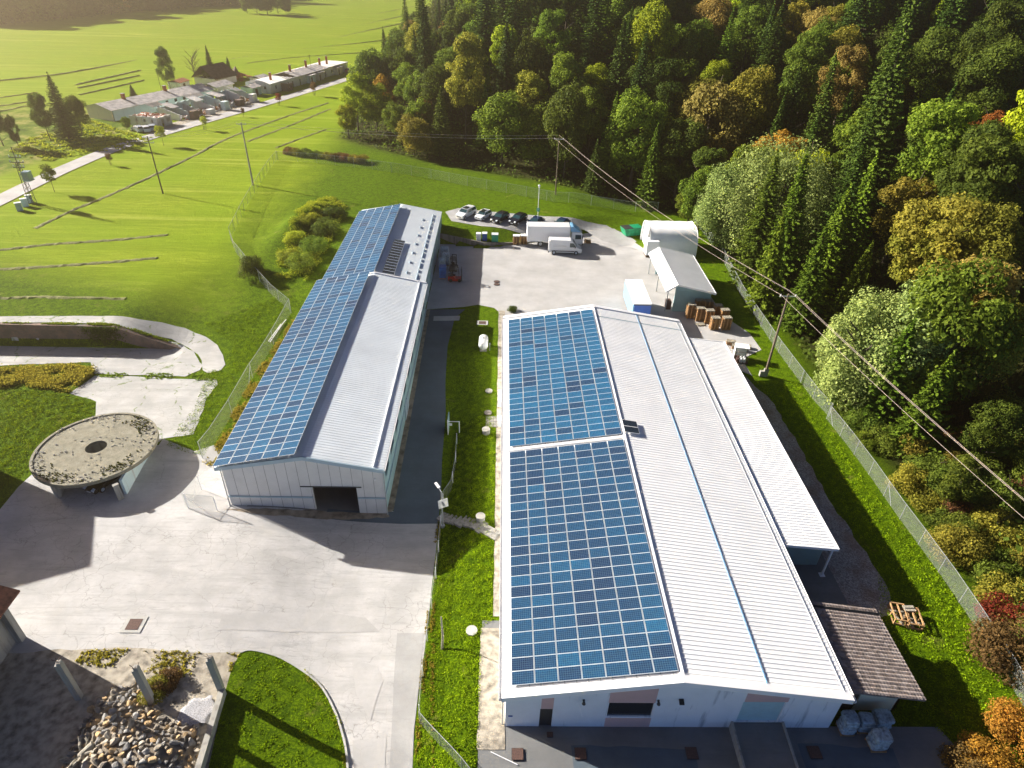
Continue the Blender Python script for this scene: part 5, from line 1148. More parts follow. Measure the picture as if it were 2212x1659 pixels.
for px, py, lab, mat in ((1056, 846, 'concrete well cover on the shaded grass just below the gas tank', 'old_concrete'), (1050, 936, 'concrete well cover beside the paved patch on the shaded grass', 'old_concrete'), (1038, 1124, 'round concrete well cover by the garden steps', 'old_concrete'), (1019, 1364, 'pale sunlit concrete well cover on the lower grass strip', 'pale_strip'), (1054, 893, 'dark low well lid next to the wall vents', 'stained_concrete')):
    x, y, z = G(px, py); r = empty('well_cover', (x, y, z-0.1), 0, lab, 'well cover', 'round well covers'); h = 0.65 if 'low' not in lab else 0.2
    m = MB(); m.cyl((0, 0, 0), (0, 0, h), 0.42, n=24); m.build('ring', mat, r); m = MB(); m.cyl((0, 0, h), (0, 0, h+0.07), 0.45, n=24); m.build('lid', mat, r)
x, y, z = G(1062, 912); r = empty('paved_patch', (x, y, z), 0, 'small square of grey paving slabs by the warehouse wall vents', 'paving')
m = MB()
for i in range(3):
    for j in range(4): m.cbox((-0.45+i*0.45, -0.75+j*0.5, 0.06), (0.42, 0.46, 0.1))
m.build('slab', 'paving', r)
# steps up the bank
def steps():
    a = Vector(G(950, 1115)); b = Vector(G(1076, 1160)); r = empty('garden_steps', tuple(a), 0, 'weathered stone steps climbing the grass bank between driveway and warehouse', 'steps')
    n = 13; d = (b-a); dz = math.atan2(d.y, d.x)
    for i in range(n):
        p = a+d*((i+0.5)/n); z = H(p.x, p.y); m = W(); m.cbox((p.x, p.y, z+0.02), (0.52, 1.15 if i not in (5, 9) else 1.5, 0.26), dz+random.uniform(-.05, .05)); m.build('step', 'paving', r, bevel=0.02)
steps()
# long dry log post leaning on the strip, white bars on the apron and by the fence
x, y, z = G(955, 1402); x2, y2, z2 = P(968, 1283, 2.6)
r = empty('wooden_post', (x, y, z), 0, 'thin crooked bare wooden post standing on the lower grass strip', 'post'); m = MB(); m.cyl((0, 0, 0), (0.1, 0.06, 1.6), 0.10, 0.09); m.cyl((0.1, 0.06, 1.6), (0.05, 0.1, 3.9), 0.09, 0.05); m.build('shaft', 'grey_wood', r)
a = P(1060, 1624, 0.1); b = P(1118, 1652, 0.1); m = MB(); m.cyl(a, b, 0.035); solo(m, 'white_bar', 'bright_trim', 'thin white bar lying across the sunlit corner of the apron', 'bar')
for i, (p, q) in enumerate((((580, 737), (607, 700)), ((583, 739), (612, 697)), ((600, 712), (618, 690)))):
    a = G(*p, 0.12+i*0.03); b = G(*q, 0.12+i*0.03); m = MB(); m.cyl(a, b, 0.06); solo(m, 'metal_tube', 'bright_trim', 'pale metal tube lying along the fence beside the hall', 'tube', 'loose metal tubes')
# ------------------------------------------------------------------ fences
def fence(pts, label, h=1.9, sp=3.0, braces=(), postmat='galvanised', group=None, lean=0.0, dense=False):
    P0 = [Vector(p[:2]) for p in pts]; L = [0]
    for a, b in zip(P0[:-1], P0[1:]): L.append(L[-1]+(b-a).length)
    def at(s):
        for i in range(len(P0)-1):
            if s <= L[i+1]+1e-6: return P0[i]+(P0[i+1]-P0[i])*((s-L[i])/(L[i+1]-L[i]))
        return P0[-1]
    r = empty('chain_link_fence', (P0[0].x, P0[0].y, H(*P0[0])), 0, label, 'fence', group)
    n = int(L[-1]/1.0)+1; m = W(); m.t = 0.5
    ss_ = sorted(set([L[-1]*i/n for i in range(n+1)]+L))
    for s0, s1 in zip(ss_[:-1], ss_[1:]):
        if s1-s0 < 1e-3: continue
        a = at(s0); b = at(s1); za, zb = H(*a), H(*b)
        m.poly([(a.x, a.y, za+0.03), (b.x, b.y, zb+0.03), (b.x, b.y, zb+h), (a.x, a.y, za+h)], [(s0, 0), (s1, 0), (s1, h), (s0, h)])
    m.build('wire_mesh', 'chain_link', r)
    m = W(); pt = [(at(s).x, at(s).y, H(*at(s))+h+0.01) for s in ss_]; m.tube(pt, 0.022, 4); m.build('top_wire', 'galvanised', r)
    k = max(1, int(round(L[-1]/sp)))
    for i in range(k+1):
        a = at(L[-1]*i/k); z = H(*a); m = W(); m.cyl((a.x, a.y, z-0.1), (a.x, a.y, z+h+0.05), 0.04, n=6); m.build('post', postmat, r)
        if i in braces:
            q = at(min(L[-1], L[-1]*i/k+1.6)); n2 = (q-a).normalized() if (q-a).length > 0.01 else Vector((1, 0)); m = W(); m.cyl((a.x, a.y, z+h*0.85), (a.x+n2.x*1.5, a.y+n2.y*1.5, H(*(a+n2*1.5))+0.05), 0.025, n=6)
            m.build('brace', postmat, r)
    return r
F_ = lambda *q: [G(*p) for p in q]
fence(F_((599, 345), (583, 365), (560, 400), (530, 452), (499, 515)), 'chain-link fence between the mown field and the mound, running down from the field corner', 2.0, 3.4, (0,))
fence(F_((500, 520), (509, 545), (545, 590), (590, 640), (628, 672)), 'chain-link fence zigzagging past the dark bush to the hall', 1.9, 3.2, (0,))
fence(F_((629, 676), (600, 730), (543, 822), (500, 900), (462, 960), (438, 990)), 'chain-link fence running close along the left eave of the hall', 2.2, 7.5, (2,))
fence(F_((436, 1058), (402, 1098), (470, 1104)), 'corner of chain-link fencing with braces beside the hall front', 1.9, 2.6, (0, 1), 'bright_trim')
fence(F_((601, 347), (680, 352), (770, 362), (830, 370), (925, 385), (1010, 402), (1110, 420), (1200, 437), (1300, 448), (1420, 458)), 'long chain-link fence with white posts along the foot of the dark wood', 2.1, 4.6, (5, 14), 'galvanised')
fence(F_((1500, 478), (1560, 560), (1600, 640), (1680, 760), (1760, 868), (1790, 900)), 'chain-link fence disappearing under the willow and spruce branches', 1.8, 3.6)
RF = F_((1785, 905), (1830, 962), (1880, 1030), (1935, 1110), (1990, 1185), (2045, 1262), (2100, 1345), (2155, 1432), (2212, 1530), (2270, 1640))
fence(RF, 'chain-link fence beside the bright grass strip on the right, in front of the brambles', 1.9, 3.1, (0, 4), 'galvanised')
fence(F_((987, 960), (984, 1010), (975, 1060), (958, 1085), (952, 1150), (942, 1250), (928, 1350), (915, 1450), (907, 1548)), 'low wire fence along the edge of the driveway and grass strip', 1.5, 3.0, (), 'bright_trim')
fence(F_((907, 1562), (950, 1610), (1000, 1665), (1050, 1730)), 'wide-meshed fence crossing the grass strip at the bottom of the picture', 1.5, 2.4, (), 'galvanised')
# gate at the driveway
x, y, z = G(968, 938); r = empty('gate', (x, y, z), 0, 'small metal gate panel with a white notice beside the shaded driveway', 'gate')
m = MB(); m.box((-0.05, -0.1, 0), (0.05, 1.7, 1.9)); m.build('panel', 'teal_cladding', r); m = MB(); m.cyl((0, -0.1, 0), (0, -0.1, 2.1), 0.05); m.cyl((0, -0.1, 1.9), (1.3, -0.1, 1.9), 0.04); m.cyl((1.3, -0.1, 0), (1.3, -0.1, 1.95), 0.05); m.build('frame', 'bright_trim', r)
m = MB(); m.box((0.15, -0.16, 1.35), (0.5, -0.14, 1.7)); m.build('notice', 'sign_face', r)
# ------------------------------------------------------------------ lamps, poles, wires
x, y, z = G(957, 1138); r = empty('street_lamp', (x, y, z), 0, 'street lamp with a round mirror panel beside the driveway steps', 'street lamp')
m = MB(); m.cyl((0, 0, 0), (0, 0, 4.6), 0.07, 0.05); m.cyl((0, 0, 0), (0, 0, 0.25), 0.22, 0.18, 12); m.build('pole', 'galvanised', r)
m = MB(); m.cyl((0, 0, 4.5), (-0.35, 0.55, 4.75), 0.03); m.cbox((-0.42, 0.65, 4.77), (0.22, 0.75, 0.12), R_(32)); m.build('lamp_head', 'bright_trim', r)
m = MB(); m.cbox((0.12, -0.12, 3.2), (0.95, 0.05, 0.85), R_(25), R_(-14)); sb = m.build('sign_back', 'sign_face', r); m = MB(); m.cyl((0.10, -0.17, 3.2), (0.08, -0.21, 3.2), 0.26, n=18); m.build('mirror_disc', 'galvanised', sb)
x, y, z = G(1161, 482); r = empty('street_lamp', (x, y, z), 0, 'tall slim lamp post with a small green sign above the parked cars', 'street lamp')
hl = 7.6; m = MB(); m.cyl((0, 0, 0), (0, 0, hl-0.9), 0.07, 0.05); m.build('pole', 'bright_trim', r); m = MB(); m.cyl((0, 0, hl-0.9), (0, 0, hl-0.45), 0.10, 0.24, 12); m.cyl((0, 0, hl-0.45), (0, 0, hl-0.35), 0.24, 0.1, 12); m.build('lamp_head', 'bright_trim', r)
m = MB(); m.box((-0.28, -0.09, 2.3), (0.28, -0.06, 2.9)); s_ = m.build('parking_sign', 'green_plastic', r)
m = MB()
for (lo, hi) in (((-0.10, -0.098, 2.40), (-0.04, -0.091, 2.8)), ((-0.04, -0.098, 2.74), (0.10, -0.091, 2.80)), ((0.06, -0.098, 2.6), (0.12, -0.091, 2.74)), ((-0.04, -0.098, 2.56), (0.10, -0.091, 2.62))): m.box(lo, hi)
m.build('letter_mark', 'sign_face', s_)
def upole(base, top, label, mat, arms=1, rad=0.17, foot=False):
    x, y, z = G(*base); best = min(((math.hypot(proj((x, y, z+h))[0]-top[0], proj((x, y, z+h))[1]-top[1])), h) for h in np.arange(3, 16, 0.1)); h = best[1]
    r = empty('utility_pole', (x, y, z), 0, label, 'utility pole'); m = MB(); m.cyl((0, 0, -0.1), (0, 0, h), rad, rad*0.6, 10); m.build('shaft', mat, r)
    if foot: m = MB(); m.cbox((0.0, 0, 0.5), (0.5, 0.4, 1.1)); m.cbox((-0.5, 0, 0.3), (0.5, 0.4, 0.9)); m.build('footing', 'old_concrete', r)
    ends = []
    for k in range(arms):
        zz = h-0.3-k*0.9; m = MB(); m.cbox((0, 0, zz), (2.0, 0.10, 0.10)); a = m.build('crossarm', 'galvanised', r)
        for xx in (-0.9, 0.9): m = MB(); m.cyl((xx, 0, zz+0.05), (xx, 0, zz+0.27), 0.06, 0.04, 8); m.build('insulator', 'bright_trim', a)
    return (x, y, z, h)
pR = upole((1652, 812), (1703, 635), 'dark leaning-looking pole on the grass strip in front of the spruces', 'pole_wood', 1, 0.17, True)
pB = upole((1200, 420), (1210, 298), 'pole standing in the shadow at the foot of the wood above the lamp post', 'pole_wood', 1)
p2 = upole((547, 400), (520, 265), 'pale concrete pole with small crossarm beside the field fence corner', 'pole_concrete', 1, 0.20)
p1 = upole((352, 418), (320, 293), 'thin dark pole standing in the mown field', 'pole_wood', 2, 0.15)
def wire3(A, B, label, sag=1.2, n=24, offs=((-0.9, 0, 0.0), (0.9, 0, 0.0), (0, 0, 0.55)), rad=0.013):
    for k, (ox, oy, oz) in enumerate(offs):
        a = Vector((A[0]+ox, A[1]+oy, A[2]+oz)); b = Vector((B[0]+ox, B[1]+oy, B[2]+oz)); pts = [tuple(a+(b-a)*(i/n)-Vector((0, 0, sag*4*(i/n)*(1-i/n)))) for i in range(n+1)]
        m = MB(); m.tube(pts, rad, 5); solo(m, 'overhead_wire', 'wire', label, 'wire', label)
tR = (pR[0], pR[1], pR[2]+pR[3]-0.1); tB = (pB[0], pB[1], pB[2]+pB[3]-0.1); t2 = (p2[0], p2[1], p2[2]+p2[3]-0.1); t1 = (p1[0], p1[1], p1[2]+p1[3]-0.1)
wire3(tB, tR, 'overhead wires crossing above the tent, from the wood to the spruces', 1.3)
q = P(2212, 1078, 10.2); e = Vector(tR)+(Vector(q)-Vector(tR))*1.6; wire3(tR, tuple(e), 'overhead wires leaving the pole by the spruces towards the lower right corner', 0.7)
wire3(t2, tB, 'overhead wires between the pale concrete pole and the pole by the wood', 1.0, rad=0.016)
wire3(t1, t2, 'faint overhead wires between the two poles in the field', 0.8, rad=0.015)
def transformer():
    x, y, z = G(72, 441); h = 9.8; r = empty('transformer_mast', (x, y, z), 0, 'lattice mast carrying a transformer at the left edge by the road', 'mast'); m = MB(); w = 0.45
    for sx in (-1, 1):
        for sy in (-1, 1): m.cyl((sx*w, sy*w, 0), (sx*w*0.5, sy*w*0.5, h-2), 0.05, n=5)
    for i in range(9):
        z0 = i*0.86; z1 = z0+0.86; a = w*(1-0.5*z0/(h-2)); b = w*(1-0.5*z1/(h-2))
        for s in (-1, 1): m.cyl((-a, s*a, z0), (b, s*b, z1), 0.03, n=4); m.cyl((s*a, a, z0), (s*b, -b, z1), 0.03, n=4)
    m.cyl((0, 0, h-2.2), (0, 0, h+0.6), 0.07); m.build('lattice', 'dark_metal', r)
    m = MB(); m.box((0.3, -0.6, 4.6), (1.5, 0.6, 6.1)); m.box((0.2, -0.7, 4.45), (1.6, 0.7, 4.6)); m.build('transformer', 'pale_blue_trim', r)
    m = MB()
    for i in range(6): m.cbox((0.15+i*0.25, -0.66, 5.35), (0.06, 0.1, 1.2))
    m.build('cooling_fins', 'galvanised', r)
    for zz, ll in ((h-2.1, 2.6), (h-1.2, 2.2), (h-3.0, 2.0)):
        m = MB(); m.cbox((0, 0, zz), (ll, 0.12, 0.12)); a = m.build('crossarm', 'dark_metal', r)
        for xx in (-ll/2+0.1, 0.35, ll/2-0.1): m = MB(); m.cyl((xx, 0, zz+0.06), (xx, 0, zz+0.4), 0.09, 0.07, 8); m.build('insulator', 'bright_trim', a)
transformer()
for px, py, lab in ((44, 455, 'grey utility cabinet, leftmost of the three under the mast'), (56, 446, 'grey utility cabinet, middle of the three under the mast'), (66, 438, 'grey utility cabinet standing right at the foot of the mast')):
    x, y, z = G(px, py); r = empty('utility_cabinet', (x, y, z), R_(35), lab, 'cabinet', 'utility cabinets'); m = MB(); m.box((-0.5, -0.3, 0), (0.5, 0.3, 1.45)); m.build('body', 'pale_blue_trim', r); m = MB(); m.box((-0.55, -0.35, 1.452), (0.55, 0.35, 1.52)); m.build('roof', 'bright_trim', r)
# ------------------------------------------------------------------ windrows of cut hay
def windrow(pts, mat='hay', w=0.9, h=0.20):
    c = smooth_line([G(*p)[:2] for p in pts], 14); c2 = []
    for a, b in zip(c[:-1], c[1:]):
        n = max(1, int(math.hypot(b[0]-a[0], b[1]-a[1])/0.7)); c2 += [(a[0]+(b[0]-a[0])*i/n, a[1]+(b[1]-a[1])*i/n) for i in range(n)]
    m = MB(); rs = random.Random(len(c2)); prev = None; nn = 6
    for i, (x, y) in enumerate(c2):
        j = min(i+1, len(c2)-1); k = max(0, i-1); d = Vector((c2[j][0]-c2[k][0], c2[j][1]-c2[k][1])); 
        if d.length == 0: continue
        d.normalize(); n = Vector((-d.y, d.x)); ww = w*rs.uniform(0.75, 1.15); hh = h*rs.uniform(0.55, 1.1); off = rs.uniform(-.12, .12); b = len(m.v)
        
        for q in range(nn): t = q/(nn-1)*2-1; px = x+n.x*(t*ww/2+off); py = y+n.y*(t*ww/2+off); m.v.append((px, py, H(px, py)-0.02+hh*(1-t*t)*rs.uniform(0.7, 1.2)))
        if prev is not None:
            for q in range(nn-1): m.face((prev+q, prev+q+1, b+q+1, b+q))
        prev = b
    m.build('hay_windrow', mat, kind='stuff', label='row of cut hay lying on the mown field')
for pl, w in (([(-60, 544), (0, 540), (110, 528), (240, 519), (368, 507)], 1.0), ([(-60, 587), (0, 582), (120, 575), (240, 566), (345, 557)], 1.0), ([(-60, 646), (0, 645), (100, 642), (278, 646)], 0.8), ([(75, 494), (156, 455), (252, 415), (337, 376), (420, 336), (492, 299), (615, 253), (713, 221)], 1.0), ([(534, 306), (632, 269), (716, 234)], 1.0), ([(594, 320), (650, 299), (706, 279)], 0.9)): windrow(pl, 'hay', w*1.15)
for pl, w in (([(-20, 177), (0, 174), (140, 158), (299, 129)], 1.3), ([(358, 118), (443, 102), (545, 86), (632, 70), (777, 38), (920, 8)], 1.5), ([(-20, 213), (0, 211), (84, 199)], 1.2), ([(162, 183), (306, 151)], 1.3), ([(467, 119), (597, 97), (777, 55), (925, 22)], 1.4), ([(481, 130), (615, 109), (777, 70), (915, 40)], 1.3), ([(632, 109), (777, 93), (830, 86)], 1.2), ([(534, 137), (632, 125), (777, 114), (800, 112)], 1.1), ([(169, 190), (306, 162)], 1.1), ([(172, 205), (316, 172)], 1.1), ([(-20, 232), (70, 219)], 1.1), ([(-20, 245), (84, 224)], 1.1)): windrow(pl, 'hay_dark', w*0.85, 0.26)
# ------------------------------------------------------------------ trees
def leafmesh(name, C, N, size, tone, mat, flat=0.5):
    """C centres, N normals -> one small quad each"""
    n = len(C); rs = np.random.RandomState(n)
    N = N+rs.normal(0, flat, (n, 3)); N /= np.linalg.norm(N, axis=1)[:, None]+1e-9
    A = np.cross(N, rs.normal(0, 1, (n, 3))); A /= np.linalg.norm(A, axis=1)[:, None]+1e-9; B = np.cross(N, A)
    s = (size*rs.uniform(0.6, 1.35, n))[:, None]; asp = rs.uniform(0.5, 0.9, n)[:, None]
    V = np.stack([C-A*s-B*s*asp*0.3, C+B*s*asp, C+A*s+B*s*asp*0.2, C-B*s*asp], 1).reshape(-1, 3)
    me = bpy.data.meshes.new(name); me.vertices.add(4*n); me.vertices.foreach_set('co', V.astype(np.float32).ravel())
    me.loops.add(4*n); me.loops.foreach_set('vertex_index', np.arange(4*n, dtype=np.int32)); me.polygons.add(n)
    me.polygons.foreach_set('loop_start', np.arange(0, 4*n, 4, dtype=np.int32)); me.polygons.foreach_set('loop_total', np.full(n, 4, dtype=np.int32))
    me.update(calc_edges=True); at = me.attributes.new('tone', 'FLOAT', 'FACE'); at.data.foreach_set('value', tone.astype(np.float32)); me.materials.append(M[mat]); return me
def crown_mesh(name, seed, h, r, base, nblob, nleaf, leaf, mat, blobr=0.36, squash=1.0, droop=0.0):
    rs = np.random.RandomState(seed); cz = (h+base)/2; hz = (h-base)/2; C = []; N = []; T = []
    bl = []
    for i in range(nblob):
        t = rs.uniform(0, 2*PI); zc = rs.uniform(-0.85, 0.92); rr = math.sqrt(max(0.02, 1-zc*zc))*rs.uniform(0.45, 0.80)*(1.0 if zc < 0.2 else 0.92)
        bl.append((rr*math.cos(t)*r, rr*math.sin(t)*r, cz+zc*hz*0.80, r*blobr*rs.uniform(0.6, 1.35), rs.uniform(-.18, .18)))
    per = nleaf//nblob
    for bx, by, bz, br, bt in bl:
        k = max(12, int(per*(br/(r*blobr))**2)); d = rs.normal(0, 1, (k, 3)); d /= np.linalg.norm(d, axis=1)[:, None]
        keep = (d[:, 2] > -0.55) | (rs.rand(k) < 0.4); d = d[keep]; k = len(d)
        rad = br*(0.62+0.48*rs.rand(k)**0.6); p = d*rad[:, None]*np.array([1, 1, 0.8*squash]); p += rs.normal(0, br*0.07, (k, 3))
        if droop: p[:, 2] -= droop*br*rs.rand(k)*np.hypot(d[:, 0], d[:, 1])*1.4
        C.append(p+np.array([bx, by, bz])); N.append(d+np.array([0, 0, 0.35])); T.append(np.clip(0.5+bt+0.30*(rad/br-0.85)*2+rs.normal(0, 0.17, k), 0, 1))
    C = np.concatenate(C); N = np.concatenate(N); T = np.concatenate(T)
    return leafmesh(name, C, N, leaf, T, mat)
def spruce_mesh(name, seed, h, r, nbr, mat, leaf=0.22, base=0.08):
    rs = np.random.RandomState(seed); C = []; N = []; T = []
    z = h*base; lev = 0
    while z < h*0.985:
        f = 1-(z-h*base)/(h*(1-base)); R0 = r*(f**0.82)*(0.9+0.1*math.sin(lev*2.1)); n = max(4, int(nbr*(0.35+0.65*f))); off = rs.rand()*6.28
        for b in range(n):
            t = off+2*PI*b/n+rs.normal(0, 0.16); L = R0*rs.uniform(0.72, 1.18); k = max(5, int(L/0.105)); u = np.linspace(0.12, 1, k)
            x = u*L; zz = z-0.30*L*u+0.16*L*u**3+rs.normal(0, 0.04, k); wd = (0.06+0.34*(1-u)*u*3.2*min(1, L/2))*(L*0.30)
            for side in (-1, 1):
                lat = side*wd*rs.uniform(0.2, 1.0, k); px = x*math.cos(t)-lat*math.sin(t); py = x*math.sin(t)+lat*math.cos(t)
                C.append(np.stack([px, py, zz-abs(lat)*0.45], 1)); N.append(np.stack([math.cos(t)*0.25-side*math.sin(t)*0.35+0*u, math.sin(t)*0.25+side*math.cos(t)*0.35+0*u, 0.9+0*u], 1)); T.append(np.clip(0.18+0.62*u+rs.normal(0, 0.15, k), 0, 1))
        z += max(0.20, h*0.028*(0.5+0.6*f)); lev += 1
    C.append(np.stack([rs.normal(0, .06, 12), rs.normal(0, .06, 12), np.linspace(h*0.95, h*1.02, 12)], 1)); N.append(rs.normal(0, 1, (12, 3))); T.append(np.full(12, 0.7))
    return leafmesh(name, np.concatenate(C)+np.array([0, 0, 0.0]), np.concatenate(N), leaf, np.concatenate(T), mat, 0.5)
def trunk_mesh(name, h, r, mat, limbs=6, seed=0, spread=2.0, bare=0):
    m = MB(); rs = random.Random(seed); p = [(0, 0, -0.4)]
    for i in range(5): p.append((p[-1][0]+rs.uniform(-.12, .12), p[-1][1]+rs.uniform(-.12, .12), h*(i+1)/5))
    for i in range(5): m.cyl(p[i], p[i+1], r*(1-i*0.17), r*(1-(i+1)*0.17), 8, False)
    for i in range(limbs):
        z = h*rs.uniform(0.35, 0.95); t = rs.uniform(0, 6.28); q = (math.cos(t)*spread*rs.uniform(.6, 1), math.sin(t)*spread*rs.uniform(.6, 1), z+spread*rs.uniform(0.5, 1.1)); k = p[min(5, int(z/h*5))]; m.cyl((k[0], k[1], z), q, r*0.35, r*0.12, 5, False)
        for j in range(bare): tt = t+rs.uniform(-.9, .9); f = rs.uniform(0.3, 1); s = (q[0]*f, q[1]*f, z+(q[2]-z)*f); m.cyl(s, (s[0]+math.cos(tt)*spread*0.5, s[1]+math.sin(tt)*spread*0.5, s[2]+spread*rs.uniform(.3, .7)), r*0.13, r*0.04, 4, False)
    return m.mesh(name, mat)
DEC = [crown_mesh('crown', 100+i, 1.0*h, w, b, nb, nl, 0.17, 'leaf_green', br) for i, (h, w, b, nb, nl, br) in enumerate([(15, 4.6, 3.0, 52, 17000, 0.27), (17, 4.0, 4.0, 46, 16000, 0.29), (13, 4.9, 2.0, 60, 17000, 0.25), (18, 5.0, 5.0, 66, 18000, 0.23), (12, 3.6, 1.8, 36, 12000, 0.30)])]
SPR = [spruce_mesh('crown', 200+i, h, w, nb, 'needle', 0.19) for i, (h, w, nb) in enumerate([(20, 3.9, 15), (17, 3.4, 14), (22, 4.4, 16), (14, 3.2, 13)])]
SPH = {m.name: h for m, h in zip(SPR, (20, 17, 22, 14))}
WIL = [crown_mesh('crown', 300+i, h, w, 1.0, nb, 30000, 0.115, 'leaf_willow', 0.24, 1.0, 1.3) for i, (h, w, nb) in enumerate([(15, 6.2, 84), (12, 4.6, 60)])]
BUSH = [crown_mesh('foliage', 400+i, h, w, -0.3, nb, nl, 0.085, 'leaf_green', 0.34) for i, (h, w, nb, nl) in enumerate([(2.4, 2.2, 26, 6500), (1.8, 1.8, 22, 5500), (3.4, 2.6, 30, 8000)])]
SAP = crown_mesh('crown', 500, 4.9, 1.35, 1.9, 16, 1500, 0.13, 'leaf_green', 0.42)
TRK = {k: trunk_mesh('trunk', h, r, mt, l, sd, sp) for k, (h, r, mt, l, sd, sp) in dict(dec=(9, 0.26, 'bark', 7, 1, 3.0), spr=(19, 0.24, 'bark', 0, 2, 0), wil=(7, 0.4, 'bark', 8, 3, 3.5), sap=(3.6, 0.06, 'bark', 5, 4, 0.7), bush=(1.2, 0.06, 'bark', 5, 5, 0.7)).items()}
def tree(loc, kind, crown, trunk, mat, label, scale=1.0, rz=None, group=None, name=None, cat='tree', zs=1.0, trs=1.0):
    name = name or {'spr': 'spruce_tree', 'dec': 'broadleaf_tree', 'wil': 'willow_tree'}.get(kind, 'tree')
    r = empty(name, loc, random.uniform(0, 6.28) if rz is None else rz, label, cat, group)
    a_ = random.uniform(0.86, 1.18) if kind in ('dec', 'spr') else 1.0; r.scale = (scale*a_, scale*(2-a_)*random.uniform(0.9, 1.05), scale*zs)
    r.rotation_euler = (random.uniform(-.045, .045), random.uniform(-.045, .045), r.rotation_euler.z)
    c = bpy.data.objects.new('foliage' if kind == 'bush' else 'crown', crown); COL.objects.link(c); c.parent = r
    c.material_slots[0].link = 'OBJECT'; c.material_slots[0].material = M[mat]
    t = bpy.data.objects.new('stem' if kind == 'bush' else 'trunk', trunk); COL.objects.link(t); t.parent = r; t.scale = (1, 1, (SPH[crown.name]*0.93/19) if kind == 'spr' else 1)
    return r
TREES = []   # (x, y, radius) already taken
def put(px_top, py_top, dist_y, kind, mat, label, idx=0, scale=None, w=None, **kw):
    """tree whose top is at a pixel, standing at world row y = dist_y: its height follows"""
    d = ray(px_top, py_top); t = dist_y/d[1]; x, y, zt = d[0]*t, d[1]*t, CAMH+d[2]*t; z = H(x, y); hh = zt-z
    me, hm = {'spr': (SPR, [20, 17, 22, 14]), 'dec': (DEC, [15, 17, 13, 18, 12]), 'wil': (WIL, [15, 12])}[kind]
    s = hh/hm[idx]; sw = s if w is None else w
    r = tree((x, y, z-0.1), kind, me[idx], TRK[kind], mat, label, sw, None, kw.get('group'), zs=s/sw)
    TREES.append((x, y, kw.get('rad', 4.0*sw))); return x, y, z, hh
